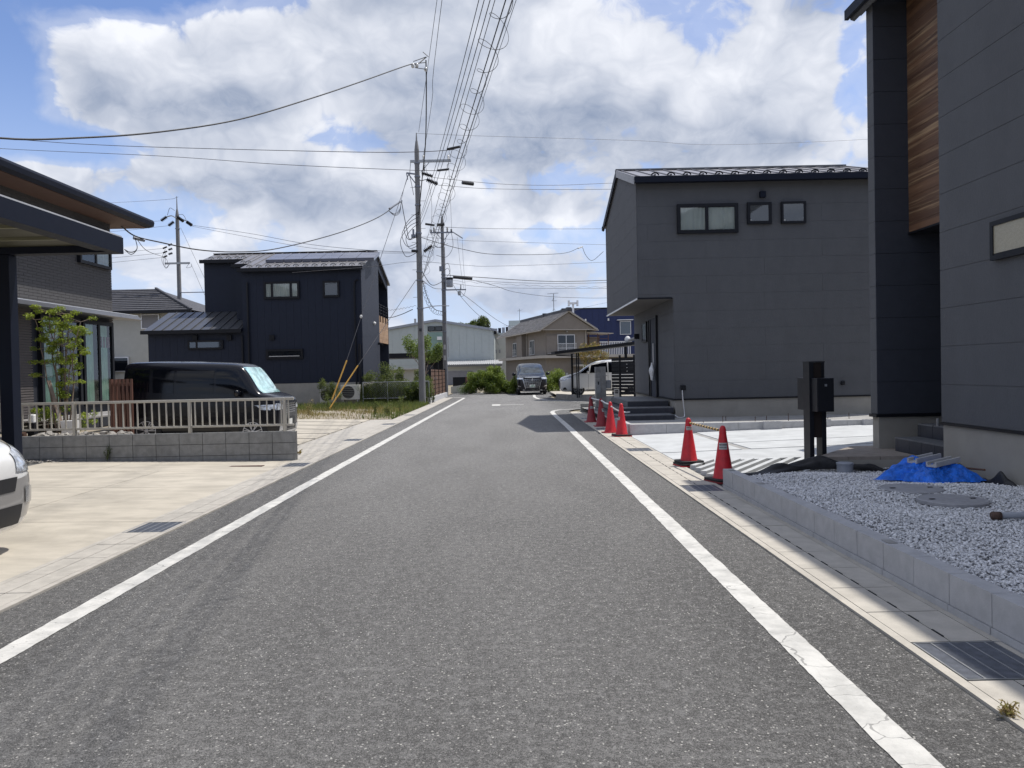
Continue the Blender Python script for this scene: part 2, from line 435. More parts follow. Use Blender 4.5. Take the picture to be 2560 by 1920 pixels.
M['tarp'] = pmat('blue_tarp', (0.012, 0.16, 0.74), 0.4, var=0.28, vscale=14, bump=1.0, bscale=24, bdist=0.03)
M['sheet'] = pmat('black_weed_sheet', (0.013, 0.013, 0.015), 0.6, var=0.2, vscale=14, bump=0.5, bscale=14, bdist=0.02)
M['pvc'] = pmat('grey_pvc', (0.27, 0.29, 0.33), 0.5, var=0.06)
M['iron'] = pmat('cover_plastic', (0.30, 0.30, 0.315), 0.75, var=0.1, vscale=20, bump=0.5, bscale=90)
M['rust'] = pmat('rusty_steel', (0.085, 0.05, 0.038), 0.85, var=0.3, vscale=25)
M['bark'] = pmat('bark', (0.17, 0.13, 0.10), 0.9, var=0.25, vscale=14, bump=0.5, bscale=60)
M['leaf'] = leaf_mat('young_leaf', (0.08, 0.13, 0.012), (0.32, 0.38, 0.04))
M['leaf_dark'] = leaf_mat('dark_leaf', (0.012, 0.026, 0.010), (0.035, 0.06, 0.018), 2.0)
M['leaf_hedge'] = leaf_mat('hedge_leaf', (0.03, 0.07, 0.014), (0.20, 0.26, 0.04), 1.2)
M['leaf_mid'] = leaf_mat('tree_leaf', (0.035, 0.07, 0.015), (0.13, 0.19, 0.05), 2.0)
M['leaf_red'] = leaf_mat('reddish_leaf', (0.10, 0.06, 0.02), (0.30, 0.17, 0.07), 2.0)
M['weed'] = leaf_mat('weed_blade', (0.03, 0.05, 0.017), (0.12, 0.145, 0.05), 2.2)
M['weed_dry'] = leaf_mat('dry_weed', (0.17, 0.105, 0.05), (0.34, 0.25, 0.12), 2.5)
M['render_white'] = pmat('white_render', (0.43, 0.43, 0.40), 0.9, var=0.04, bump=0.3, bscale=50)
M['gym'] = pmat('pale_steel_wall', (0.40, 0.435, 0.43), 0.7, var=0.03, stain=0.08, sscale=0.4, streak=True)
M['gym_green'] = pmat('pale_green_wall', (0.20, 0.29, 0.26), 0.7, var=0.05)
M['beige'] = pmat('beige_render', (0.205, 0.182, 0.162), 0.9, var=0.05, stain=0.10, sscale=0.7, streak=True)
M['beige_lite'] = pmat('beige_eave', (0.36, 0.335, 0.305), 0.85, var=0.06)
M['cobalt'] = pmat('blue_steel_wall', (0.006, 0.016, 0.078), 0.6, var=0.05)
M['shutter'] = pmat('grey_shutter', (0.22, 0.22, 0.24), 0.55, var=0.05)
M['glass'] = glass_mat('window_glass', alpha=0.18, gloss=0.06)
M['glass_dark'] = glass_mat('dark_window_glass', (0.006, 0.008, 0.012), alpha=0.85, gloss=0.03)
M['glass_sky'] = glass_mat('mirroring_glass', (0.02, 0.025, 0.035), alpha=0.9, gloss=0.08)
M['frost'] = pmat('frosted_glass', (0.36, 0.33, 0.25), 0.35, var=0.12, vscale=70, bump=0.5, bscale=80)
M['room'] = pmat('dark_room', (0.012, 0.013, 0.016), 0.9)
M['curtain'] = pmat('lace_curtain', (0.80, 0.80, 0.76), 0.9, var=0.05)
M['curtain_g'] = pmat('pale_green_curtain', (0.52, 0.74, 0.60), 0.9, var=0.10, vscale=4)
M['blind'] = pmat('pink_blind', (0.26, 0.15, 0.18), 0.9, var=0.5, vscale=16)
M['solar'] = pmat('solar_cell', (0.13, 0.135, 0.17), 0.35, var=0.08, coat=0.2)
M['soffit_brown'] = pmat('brown_soffit', (0.085, 0.045, 0.032), 0.7, var=0.06)
M['soffit_grey'] = pmat('grey_soffit', (0.16, 0.155, 0.15), 0.8, var=0.05)
M['poly'] = pmat('polycarbonate', (0.045, 0.043, 0.024), 0.5, var=0.06)
M['rib'] = pmat('carport_rib', (0.16, 0.155, 0.10), 0.5, var=0.06)
M['wood_porch'] = wood_mat('porch_boards', (0.085, 0.043, 0.026), (0.17, 0.09, 0.05), (0.44, 0.30, 0.17))
M['wood_balc'] = wood_mat('balcony_boards', (0.30, 0.18, 0.10), (0.42, 0.27, 0.16), (0.46, 0.32, 0.22), bw=0.12)
M['wood_tile'] = pmat('brown_fence_wood', (0.10, 0.048, 0.026), 0.75, var=0.25, vscale=8)
M['stripe'] = band_mat('yellow_black_stripe', (0.62, 0.42, 0.16), (0.02, 0.02, 0.02), 0.125, (0.03, 1.0, 0.0))
M['ac'] = pmat('ac_casing', (0.50, 0.49, 0.45), 0.6, var=0.05, stain=0.1)
M['white_paint'] = pmat('white_painted_metal', (0.70, 0.70, 0.69), 0.4, var=0.04)
M['bag'] = pmat('plastic_bag', (0.62, 0.63, 0.65), 0.35, var=0.1, vscale=20)

# ------------------------------------------------------------------ geometry helpers
ORG = {}     # world position of every empty / part used as a parent


def vec(p):
    return Vector(p)


class MB:
    def __init__(s):
        s.v = []
        s.f = []

    def poly(s, pts):
        b = len(s.v)
        s.v += [tuple(p) for p in pts]
        s.f.append(tuple(range(b, b + len(pts))))
        return s

    def box(s, x0, x1, y0, y1, z0, z1):
        b = len(s.v)
        s.v += [(x, y, z) for z in (z0, z1) for y in (y0, y1) for x in (x0, x1)]
        for q in ((0, 2, 3, 1), (4, 5, 7, 6), (0, 1, 5, 4), (2, 6, 7, 3), (0, 4, 6, 2), (1, 3, 7, 5)):
            s.f.append(tuple(b + i for i in q))
        return s

    def bar(s, p, q, w, h=None, up=(0, 0, 1)):
        """rectangular bar from p to q"""
        h = h or w
        p, q = vec(p), vec(q)
        d = (q - p).normalized()
        u = vec(up)
        if abs(d.dot(u)) > 0.98:
            u = vec((0, 1, 0))
        a = d.cross(u).normalized() * w / 2
        c = a.cross(d).normalized() * h / 2
        b = len(s.v)
        for o in (p, q):
            for k in ((-1, -1), (1, -1), (1, 1), (-1, 1)):
                s.v.append(tuple(o + a * k[0] + c * k[1]))
        for i in range(4):
            s.f.append((b + i, b + (i + 1) % 4, b + 4 + (i + 1) % 4, b + 4 + i))
        s.f.append((b, b + 3, b + 2, b + 1))
        s.f.append((b + 4, b + 5, b + 6, b + 7))
        return s

    def tube(s, pts, r, n=6, cap=True):
        pts = [vec(p) for p in pts]
        m = len(pts)
        rr = r if isinstance(r, (list, tuple)) else [r] * m
        b = len(s.v)
        prev = None
        for i, p in enumerate(pts):
            d = (pts[min(i + 1, m - 1)] - pts[max(i - 1, 0)]).normalized()
            if prev is None:
                a = d.cross(vec((0, 0, 1)))
                if a.length < 1e-3:
                    a = d.cross(vec((0, 1, 0)))
            else:
                a = prev - d * prev.dot(d)
            a.normalize()
            prev = a
            c = d.cross(a)
            for k in range(n):
                t = 2 * math.pi * k / n
                s.v.append(tuple(p + (a * math.cos(t) + c * math.sin(t)) * rr[i]))
        for i in range(m - 1):
            for k in range(n):
                s.f.append((b + i * n + k, b + i * n + (k + 1) % n, b + (i + 1) * n + (k + 1) % n, b + (i + 1) * n + k))
        if cap:
            s.f.append(tuple(b + k for k in range(n))[::-1])
            s.f.append(tuple(b + (m - 1) * n + k for k in range(n)))
        return s

    def lathe(s, c, prof, n=16, axis='z'):
        """prof: (radius, height) pairs"""
        b = len(s.v)
        for r, h in prof:
            for k in range(n):
                t = 2 * math.pi * k / n
                x, y = r * math.cos(t), r * math.sin(t)
                if axis == 'z':
                    p = (c[0] + x, c[1] + y, c[2] + h)
                elif axis == 'y':
                    p = (c[0] + x, c[1] + h, c[2] + y)
                else:
                    p = (c[0] + h, c[1] + x, c[2] + y)
                s.v.append(p)
        m = len(prof)
        for i in range(m - 1):
            for k in range(n):
                s.f.append((b + i * n + k, b + i * n + (k + 1) % n, b + (i + 1) * n + (k + 1) % n, b + (i + 1) * n + k))
        s.f.append(tuple(b + k for k in range(n))[::-1])
        s.f.append(tuple(b + (m - 1) * n + k for k in range(n)))
        return s

    def prism(s, poly, O, U, V, N, t, back=True):
        O, U, V, N = vec(O), vec(U), vec(V), vec(N)
        if len(poly) < 3:
            return s
        area = sum(poly[i][0] * poly[(i + 1) % len(poly)][1] - poly[(i + 1) % len(poly)][0] * poly[i][1] for i in range(len(poly)))
        if area * U.cross(V).dot(N) < 0:
            poly = poly[::-1]
        n = len(poly)
        b = len(s.v)
        for k in (0, t):
            for (u, v) in poly:
                s.v.append(tuple(O + U * u + V * v + N * k))
        s.f.append(tuple(range(b + n, b + 2 * n)))
        if back:
            s.f.append(tuple(range(b, b + n))[::-1])
        for i in range(n):
            j = (i + 1) % n
            s.f.append((b + i, b + j, b + n + j, b + n + i))
        return s

    def grid(s, P, nu, nv):
        b = len(s.v)
        for j in range(nv + 1):
            for i in range(nu + 1):
                s.v.append(tuple(P(i / nu, j / nv)))
        for j in range(nv):
            for i in range(nu):
                q = b + j * (nu + 1) + i
                s.f.append((q, q + 1, q + nu + 2, q + nu + 1))
        return s

    def mesh(s, name, origin=(0, 0, 0)):
        me = bpy.data.meshes.new(name)
        o = origin
        me.from_pydata([(x - o[0], y - o[1], z - o[2]) for x, y, z in s.v], [], s.f)
        return me

    def build(s, name, mat, parent=None, smooth=False, center=False, bevel=0.0):
        if center or (parent is not None and center is not None):
            a = np.array(s.v)
            lo, hi = a.min(0), a.max(0)
            org = tuple(float(q) for q in (lo + hi) / 2)
        else:
            org = (0, 0, 0)
        me = s.mesh(name, org)
        return place(name, me, mat, parent, org, smooth, bevel)


def place(name, me, mat, parent=None, org=(0, 0, 0), smooth=False, bevel=0.0):
    if not isinstance(mat, (list, tuple)):
        mat = [mat]
    for m_ in mat:
        me.materials.append(M[m_] if isinstance(m_, str) else m_)
    if smooth:
        me.polygons.foreach_set('use_smooth', [True] * len(me.polygons))
        if smooth == 'auto':
            try:
                me.set_sharp_from_angle(angle=R(38))
            except Exception:
                pass
    o = bpy.data.objects.new(name, me)
    COL.objects.link(o)
    if parent is not None:
        po = ORG[parent.name]
        o.parent = parent
        o.location = (org[0] - po[0], org[1] - po[1], org[2] - po[2])
    else:
        o.location = org
    ORG[o.name] = org
    if bevel:
        bv = o.modifiers.new('bevel', 'BEVEL')
        bv.width = bevel
        bv.segments = 2
        bv.limit_method = 'ANGLE'
    return o


def thing(name, label, cat, loc=(0, 0, 0), group=None):
    o = bpy.data.objects.new(name, None)
    o.empty_display_size = 0.2
    COL.objects.link(o)
    o.location = loc
    ORG[o.name] = tuple(loc)
    o['label'] = label
    o['category'] = cat
    if group:
        o['group'] = group
    return o


def tag(o, label, cat, group=None):
    o['label'] = label
    o['category'] = cat
    if group:
        o['group'] = group
    return o


def struct(o):
    o['kind'] = 'structure'
    return o


def stuff(o, label=None, cat=None):
    o['kind'] = 'stuff'
    if label:
        o['label'] = label
    if cat:
        o['category'] = cat
    return o


def copy_tree(o, parent=None):
    c = o.copy()
    COL.objects.link(c)
    if parent is not None:
        c.parent = parent
    for ch in [q for q in bpy.data.objects if q.parent == o]:
        copy_tree(ch, c)
    return c


def clip(poly, a, b, c):
    """keep the part of a convex polygon where a*u + b*v <= c"""
    out = []
    n = len(poly)
    for i in range(n):
        p, q = poly[i], poly[(i + 1) % n]
        dp, dq = a * p[0] + b * p[1] - c, a * q[0] + b * q[1] - c
        if dp <= 0:
            out.append(p)
        if dp * dq < 0:
            k = dp / (dp - dq)
            out.append((p[0] + (q[0] - p[0]) * k, p[1] + (q[1] - p[1]) * k))
    return out


def bands(poly, axis, start, step, gap, split=None, off=0.0, stag=True):
    """cut a convex polygon into strips; axis 0: strips side by side along u, 1: stacked along v"""
    lo = min(p[axis] for p in poly)
    hi = max(p[axis] for p in poly)
    k = math.floor((lo - start) / step)
    res = []
    while start + k * step < hi - 1e-6:
        a = start + k * step + gap / 2
        b = start + (k + 1) * step - gap / 2
        if axis == 1:
            q = clip(clip(poly, 0, 1, b), 0, -1, -a)
        else:
            q = clip(clip(poly, 1, 0, b), -1, 0, -a)
        if len(q) >= 3 and (b - a) > 1e-4:
            other = 1 - axis
            if split:
                l2 = min(p[other] for p in q)
                h2 = max(p[other] for p in q)
                s0 = off + (split / 2 if (k % 2 and stag) else 0.0)
                j = math.floor((l2 - s0) / split)
                while s0 + j * split < h2 - 1e-6:
                    a2 = s0 + j * split + gap / 2
                    b2 = s0 + (j + 1) * split - gap / 2
                    if other == 0:
                        q2 = clip(clip(q, 1, 0, b2), -1, 0, -a2)
                    else:
                        q2 = clip(clip(q, 0, 1, b2), 0, -1, -a2)
                    if len(q2) >= 3 and max(p[other] for p in q2) - min(p[other] for p in q2) > 0.03:
                        res.append(q2)
                    j += 1
            else:
                res.append(q)
        k += 1
    return res


def clad(parent, name, mat, O, U, V, N, poly, axis, start, step, gap, t, split=None, off=0.0, jit=0.0, stag=True):
    for q in bands(poly, axis, start, step, gap, split, off, stag):
        MB().prism(q, O, U, V, N, t + (random.uniform(-jit, jit) if jit else 0)).build(name, mat, parent)


def clad_joined(parent, name, mat, O, U, V, N, poly, axis, start, step, gap, t, split=None, off=0.0):
    mb = MB()
    for q in bands(poly, axis, start, step, gap, split, off):
        mb.prism(q, O, U, V, N, t)
    return mb.build(name, mat, parent)


X_, Y_, Z_ = (1, 0, 0), (0, 1, 0), (0, 0, 1)


def window(parent, O, U, N, w, h, mat='black_metal', fw=0.06, d=0.07, mull=(), glass='glass', back='room', curtain=None,
           cspan=((0, 1),), rails=(), name='window', base=0.014, sash=0.0):
    """window proud of the cladding: frame, backing, curtain folds, panes"""
    O, U, N = vec(O), vec(U), vec(N)
    V = vec((0, 0, 1))
    f = MB()
    f.prism([(0, 0), (w, 0), (w, fw), (0, fw)], O, U, V, N, d)
    f.prism([(0, h - fw), (w, h - fw), (w, h), (0, h)], O, U, V, N, d)
    f.prism([(0, fw), (fw, fw), (fw, h - fw), (0, h - fw)], O, U, V, N, d)
    f.prism([(w - fw, fw), (w, fw), (w, h - fw), (w - fw, h - fw)], O, U, V, N, d)
    cuts = [fw]
    for mu in mull:
        c = mu * w
        f.prism([(c - fw * .5, fw), (c + fw * .5, fw), (c + fw * .5, h - fw), (c - fw * .5, h - fw)], O, U, V, N, d * 0.92)
        cuts += [c - fw * .5, c + fw * .5]
    cuts.append(w - fw)
    for rl in rails:
        c = rl * h
        f.prism([(fw, c - fw * .3), (w - fw, c - fw * .3), (w - fw, c + fw * .3), (fw, c + fw * .3)], O, U, V, N, d * 0.85)
    fr = f.build(name, mat, parent)
    b = MB()
    b.prism([(fw, fw), (w - fw, fw), (w - fw, h - fw), (fw, h - fw)], O + N * base, U, V, N, 0.004)
    b.build('reveal', back, fr)
    if curtain:
        for (a, c) in cspan:
            u0, u1 = fw + a * (w - 2 * fw), fw + c * (w - 2 * fw)
            cm = MB()
            nf = max(8, int((u1 - u0) / 0.018))
            cm.grid(lambda i, j: O + U * (u0 + (u1 - u0) * i) + V * (fw + 0.01 + (h - 2 * fw - 0.02) * j) + N * (d * 0.42 + 0.011 * math.sin(i * (u1 - u0) / 0.13 * 6.28 + 0.6 * math.sin(i * 17)) + 0.003 * math.sin(i * 90)), nf, 1)
            cm.build('curtain', curtain, fr, smooth=True)
    for i in range(0, len(cuts), 2):
        a, c = cuts[i], cuts[i + 1]
        g = MB()
        g.prism([(a, fw), (c, fw), (c, h - fw), (a, h - fw)], O + N * (d * 0.70 - 0.006 * (i // 2 % 2)), U, V, N, 0.003, back=False)
        g.build('pane', glass, fr)
    return fr


def cr(pts, n=8):
    """Catmull-Rom curve through control points"""
    P = [vec(p) for p in pts]
    P = [P[0] * 2 - P[1]] + P + [P[-1] * 2 - P[-2]]
    out = []
    for i in range(1, len(P) - 2):
        for k in range(n):
            t = k / n
            a, b, c, d = P[i - 1], P[i], P[i + 1], P[i + 2]
            out.append(0.5 * ((2 * b) + (c - a) * t + (2 * a - 5 * b + 4 * c - d) * t * t + (3 * b - a - 3 * c + d) * t ** 3))
    out.append(P[-2])
    return out


def sag(p, q, s, n=20):
    p, q = vec(p), vec(q)
    return [p.lerp(q, k / n) + vec((0, 0, -4 * s * (k / n) * (1 - k / n))) for k in range(n + 1)]


def np_mesh(name, V, F, mat, parent=None, origin=(0, 0, 0), smooth=False, midx=None):
    """V (n,3), F (m,k) arrays"""
    V = np.asarray(V, dtype=np.float32) - np.array(origin, dtype=np.float32)
    F = np.asarray(F, dtype=np.int32)
    k = F.shape[1]
    me = bpy.data.meshes.new(name)
    me.vertices.add(len(V))
    me.vertices.foreach_set('co', V.ravel())
    me.loops.add(F.size)
    me.loops.foreach_set('vertex_index', F.ravel())
    me.polygons.add(len(F))
    me.polygons.foreach_set('loop_start', np.arange(0, F.size, k, dtype=np.int32))
    me.polygons.foreach_set('loop_total', np.full(len(F), k, dtype=np.int32))
    if midx is not None:
        me.polygons.foreach_set('material_index', midx.astype(np.int32))
    me.update(calc_edges=True)
    return place(name, me, mat, parent, tuple(origin), smooth)


def leaf_cloud(centers, n, rad, size, flat=0.75, up=0.5, aspect=0.5):
    """n leaves scattered around cluster centres; each leaf is two bent quads -> (V, F)"""
    C = np.asarray(centers, float)
    idx = rng.integers(0, len(C), n)
    d = rng.normal(size=(n, 3))
    d /= np.linalg.norm(d, axis=1, keepdims=True)
    r = rng.random(n) ** 0.45
    rad = np.asarray(rad, float)
    rr = rad[idx][:, None] if rad.ndim else rad
    P = C[idx] + d * r[:, None] * rr * np.array([1, 1, flat])
    nrm = rng.normal(size=(n, 3)) + d * 0.6
    nrm[:, 2] = np.abs(nrm[:, 2]) * (1 + up)
    nrm /= np.linalg.norm(nrm, axis=1, keepdims=True)
    t = np.cross(nrm, rng.normal(size=(n, 3)))
    t /= np.linalg.norm(t, axis=1, keepdims=True)
    b = np.cross(nrm, t)
    s = size * rng.uniform(0.6, 1.35, n)[:, None]
    w = s * aspect * 0.5
    v0 = P - t * s * 0.5
    v1 = P + b * w + nrm * s * 0.06
    v2 = P + t * s * 0.5 - nrm * s * 0.12
    v3 = P - b * w + nrm * s * 0.06
    V = np.stack([v0, v1, v2, v3], 1).reshape(-1, 3)
    q = np.arange(n) * 4
    F = np.stack([q, q + 1, q + 2, q + 3], 1)
    return V, F


def blades(n, region, h, w, lean=0.35, dens=None):
    """grass blades: region(n)->(x,y,z0)"""
    p = region(n)
    n = len(p)
    a = rng.uniform(0, 2 * np.pi, n)
    hh = h * rng.uniform(0.45, 1.25, n) if np.isscalar(h) else h
    side = np.stack([np.cos(a), np.sin(a), np.zeros(n)], 1) * (w * rng.uniform(0.6, 1.3, n))[:, None]
    b = rng.uniform(0, 2 * np.pi, n)
    ln = np.stack([np.cos(b), np.sin(b), np.zeros(n)], 1) * (hh * lean * rng.random(n))[:, None]
    up = np.zeros((n, 3))
    up[:, 2] = hh
    v0, v1 = p - side, p + side
    v2 = p + up * 0.55 + ln * 0.4 + side * 0.7
    v3 = p + up * 0.55 + ln * 0.4 - side * 0.7
    v4 = p + up + ln
    V = np.stack([v0, v1, v2, v3, v4], 1).reshape(-1, 3)
    q = np.arange(n) * 5
    F = np.concatenate([np.stack([q, q + 1, q + 2], 1), np.stack([q, q + 2, q + 3], 1), np.stack([q + 3, q + 2, q + 4], 1)])
    return V, F

# ------------------------------------------------------------------ ground, road, gutters, driveways
def sheet(name, pts, z, mat, thick=0.0):
    mb = MB()
    mb.poly([(x, y, z) for x, y in pts])
    o = mb.build(name, mat)
    return struct(o)


sheet('ground', [(-900, -300), (900, -300), (900, 1500), (-900, 1500)], -0.05, 'ground')
ROAD = [(-3.33, -6), (2.03, -6), (2.03, 26.4), (2.10, 27.5), (2.35, 28.2), (2.9, 28.6), (16, 28.7), (16, 33.6), (4.4, 34.6), (3.0, 36.6), (2.2, 39.4), (2.0, 41.6), (2.6, 45), (3.2, 53), (-12, 53),
        (-12, 45.9), (-4.3, 45.5), (-3.33, 43.6)]
sheet('road', ROAD, 0.0, 'asphalt')


def strip_mark(name, path, w, z=0.004, step=0.035, jit=0.0028, parent=None):
    """painted line with slightly ragged edges"""
    pts = [vec((p[0], p[1], 0)) for p in path]
    dense = []
    for a, b in zip(pts[:-1], pts[1:]):
        L = (b - a).length
        n = max(1, int(L / step))
        for k in range(n):
            dense.append(a.lerp(b, k / n))
    dense.append(pts[-1])
    mb = MB()
    prev = None
    jl = jr = 0
    for i, p in enumerate(dense):
        d = (dense[min(i + 1, len(dense) - 1)] - dense[max(i - 1, 0)]).normalized()
        s = vec((d.y, -d.x, 0))
        jl = jl * 0.7 + random.uniform(-jit, jit)
        jr = jr * 0.7 + random.uniform(-jit, jit)
        mb.v.append(tuple(p - s * (w / 2 + jl) + vec((0, 0, z))))
        mb.v.append(tuple(p + s * (w / 2 + jr) + vec((0, 0, z))))
        if prev is not None:
            mb.f.append((prev, prev + 1, prev + 3, prev + 2))
        prev = 2 * i
    o = mb.build(name, 'paint')
    return struct(o)


strip_mark('road_marking', [(-2.815, -5), (-2.80, 10), (-2.74, 25), (-2.62, 42.6)], 0.155)
strip_mark('road_marking', [(-2.62, 42.75), (-3.3, 44.2), (-3.9, 45.1), (-11, 45.4)], 0.13)
arc = [(1.49, -5), (1.495, 10), (1.47, 20), (1.43, 24.6), (1.43, 26.6), (1.53, 27.5), (1.80, 28.15), (2.3, 28.42), (3.0, 28.46), (15, 28.5)]
strip_mark('road_marking', arc, 0.155)
strip_mark('road_marking', [(1.38, 45.4), (1.30, 41.6), (1.42, 39.0), (1.8, 37.2), (2.5, 35.9), (3.5, 34.1), (4.5, 33.4), (15, 32.8)], 0.16)
strip_mark('road_marking', [(-0.83, 33.15), (-0.47, 33.15)], 1.35, jit=0.01)
strip_mark('road_marking', [(-0.46, 33.15), (0.55, 33.2)], 0.20, jit=0.004)
sheet('asphalt_patch', [(1.75, 38.6), (2.35, 38.3), (2.15, 41.4), (1.55, 41.6)], 0.004, 'asphalt_dark')


# cross lane beyond the corner
def gutter(x0, x1, y0, y1, mat, grates, name, edge_left):
    """concrete gutter: bedding edge strips, rows of lift-out covers with slots between, steel gratings"""
    g = struct(MB().box(x0, x1, y0, y1, -0.05, 0.001).build(name, mat))
    w = x1 - x0
    e = 0.055
    mid = x0 + w * 0.50
    slots = []
    y = y0
    gi = []
    k = 0
    while y < y1 - 0.1:
        mod = 0.5
        inside = any(a - 0.01 <= y < b - 0.01 for a, b in grates)
        if not inside:
            dz = random.uniform(0.0, 0.003)
            if y < 20 and x0 > 0:
                for q in (0.07, 0.32):
                    slots.append(MB().box(mid - 0.0045, mid + 0.0045, y + q, y + q + 0.11, 0.016, 0.0195).build('drain_slot', 'room', g))
            for (a, b) in ((x0 + e, mid - 0.002), (mid + 0.002, x1 - e)):
                if y < 27:
                    mb = MB().box(a + 0.002, b - 0.002, y + 0.004, y + mod - 0.004, -0.03, 0.014 + dz)
                    o = mb.build('gutter_cover', mat, g)
        y += mod
    # bed under the joints and slots
    MB().box(x0 + e - 0.002, x1 - e + 0.002, y0, y1, 0.0012, 0.004).build('joint_bed', 'joint', g)
    MB().box(x0, x0 + e - 0.003, y0, y1, 0.0015, 0.015).build('edge_strip', mat, g)
    MB().box(x1 - e + 0.003, x1, y0, y1, 0.0015, 0.015).build('edge_strip', mat, g)
    if y1 > 27:
        MB().box(x0 + e, x1 - e, 27.0, y1, 0.0045, 0.014).build('gutter_cover', mat, g)
    return g


GL = [(2.3, 2.8), (7.3, 7.8), (12.3, 12.8), (16.8, 17.3), (21.8, 22.3), (26.3, 26.8)]
GRR = [(-1.0, -0.5), (3.5, 4.0), (9.0, 9.5), (13.5, 14.0), (18.5, 19.0), (22.5, 23.0)]
gutter(-3.80, -3.335, -5.2, 43.5, 'gutter_l', GL, 'left_gutter', False)
gutter(2.035, 2.575, -5.0, 26.4, 'gutter_r', GRR, 'right_gutter', True)


def grate(x0, x1, y0, y1, label, group):
    t = thing('drain_grate', label, 'drain grate', ((x0 + x1) / 2, (y0 + y1) / 2, 0.014), group)
    mb = MB()
    mb.box(x0, x1, y0, y0 + 0.008, -0.01, 0.016).box(x0, x1, y1 - 0.008, y1, -0.01, 0.016)
    mb.box(x0, x0 + 0.008, y0 + 0.008, y1 - 0.008, -0.01, 0.016).box(x1 - 0.008, x1, y0 + 0.008, y1 - 0.008, -0.01, 0.016)
    mb.build('frame', 'steel', t)
    mb = MB()
    for k in range(1, 5):
        x = x0 + (x1 - x0) * k / 5
        mb.box(x - 0.005, x + 0.005, y0 + 0.008, y1 - 0.008, -0.008, 0.0155)
    mb.build('crossbar', 'steel', t)
    n = 34 if y0 < 10 else 14
    mb = MB()
    for k in range(n):
        y = y0 + 0.008 + (y1 - y0 - 0.016) * (k + 0.5) / n
        h = (y1 - y0) / n * 0.27
        mb.box(x0 + 0.008, x1 - 0.008, y - h, y + h, -0.008, 0.012)
    mb.build('bearing_bars', 'steel_dark', t)
    MB().box(x0 + 0.006, x1 - 0.006, y0 + 0.006, y1 - 0.006, 0.0042, 0.0048).build('pit', 'room', t)


names_l = [None, 'steel grate in the left gutter beside the tan driveway', 'steel grate in the left gutter at the block wall corner', 'steel grate in the left gutter level with the black van nose',
           'small steel grate in the left gutter beside the weedy lot', 'farthest steel grate in the left gutter by the weeds']
for (a, b), l in zip(GL, names_l):
    if l:
        grate(-3.80 + 0.02, -3.335 - 0.02, a + 0.01, b - 0.01, l, 'gutter drain grates')
names_r = [None, 'large steel grate in the right gutter, nearest the camera', 'steel grate in the right gutter beside the kerb block end', 'steel grate in the right gutter beside the white concrete driveway',
           'steel grate in the right gutter by the far traffic cones', 'farthest right gutter grate near the concrete gate pillar']
for (a, b), l in zip(GRR, names_r):
    if l:
        grate(2.035 + 0.06, 2.575 - 0.01, a + 0.01, b - 0.01, l, 'gutter drain grates')


# left tan driveway: slabs with recessed joints, rising slightly to the west
def slab_floor(name, mat, rects, zf, gap=0.012, th=0.05, jm='joint', bed=None):
    root = struct(MB().poly([(x, y, zf(x) - 0.012) for x, y in bed]).build(name, jm))
    for poly in rects:
        cx = sum(p[0] for p in poly) / len(poly)
        cy = sum(p[1] for p in poly) / len(poly)
        mb = MB()
        top = []
        for x, y in poly:
            dx, dy = cx - x, cy - y
            L = math.hypot(dx, dy)
            q = (x + (gap / 2 if dx > 0 else -gap / 2), y + (gap / 2 if dy > 0 else -gap / 2))
            top.append(q)
        n = len(top)
        b = len(mb.v)
        mb.v += [(x, y, zf(x) - th) for x, y in top] + [(x, y, zf(x)) for x, y in top]
        mb.f.append(tuple(range(b + n, b + 2 * n)))
        for i in range(n):
            j = (i + 1) % n
            mb.f.append((b + i, b + j, b + n + j, b + n + i))
        mb.build('concrete_slab', mat, root)
    return root


def zl(x):
    return 0.012 + 0.018 * max(0, -3.8 - x)


def rect(x0, x1, y0, y1):
    return [(x0, y0), (x1, y0), (x1, y1), (x0, y1)]


slab_floor('left_driveway', 'conc_tan', [
    rect(-12, -3.80, 0.2, 4.2), rect(-12, -3.80, 4.2, 7.85), rect(-12, -5.5, 7.85, 10.2), rect(-5.5, -3.80, 7.85, 10.2),
    rect(-12, -5.5, 10.2, 11.8), rect(-5.5, -3.8, 10.2, 11.8), rect(-8.0, -6.55, 11.8, 13.19), rect(-6.55, -3.8, 11.8, 13.19)], zl, bed=rect(-12, -3.8, 0.2, 13.2))
mb = MB().box(-4.62, -4.08, 12.36, 12.50, 0.0, zl(-4.3) + 0.006)
tag(mb.build('drain_cover', 'rust', center=True), 'rusty brown drain slot cover in the tan driveway', 'drain cover')


# black van's parking strip with gravel joints
pk = struct(MB().poly([(-9, 13.3, 0.12), (-4.5, 13.3, 0.0), (-4.5, 24.2, 0.0), (-9, 24.2, 0.12)]).build('parking_strip', 'gravel_bed'))
y = 13.5
for w_ in (1.1, 1.25, 1.25, 1.25, 1.25, 1.25, 1.25, 1.35):
    yb = min(y + w_, 24.1)
    MB().prism([(-8.8, -.03), (-4.52, -.03), (-4.52, .03), (-8.8, .158)], (0, y, 0), X_, Z_, Y_, yb - y).build('concrete_slab', 'conc_tan', pk)
    y = yb + 0.13
MB().box(-4.50, -3.805, 13.42, 24.2, -0.03, 0.016).build('apron_slab', 'gutter_l', pk)

# weedy lot
sheet('vacant_lot', [(-40, 24.25), (-3.81, 24.25), (-3.81, 36.0), (-40, 36.0)], 0.02, 'dirt')
sheet('neighbour_yard', [(-40, 13.3), (-9, 13.3), (-9, 24.2), (-40, 24.2)], 0.01, 'gutter_l')
sheet('neighbour_yard', [(-14, 36.03), (-3.95, 36.03), (-3.95, 60), (-14, 60)], 0.03, 'dirt')


# right side: white driveway with joints
def zr(x):
    return 0.012 + 0.024 * max(0, x - 2.6)


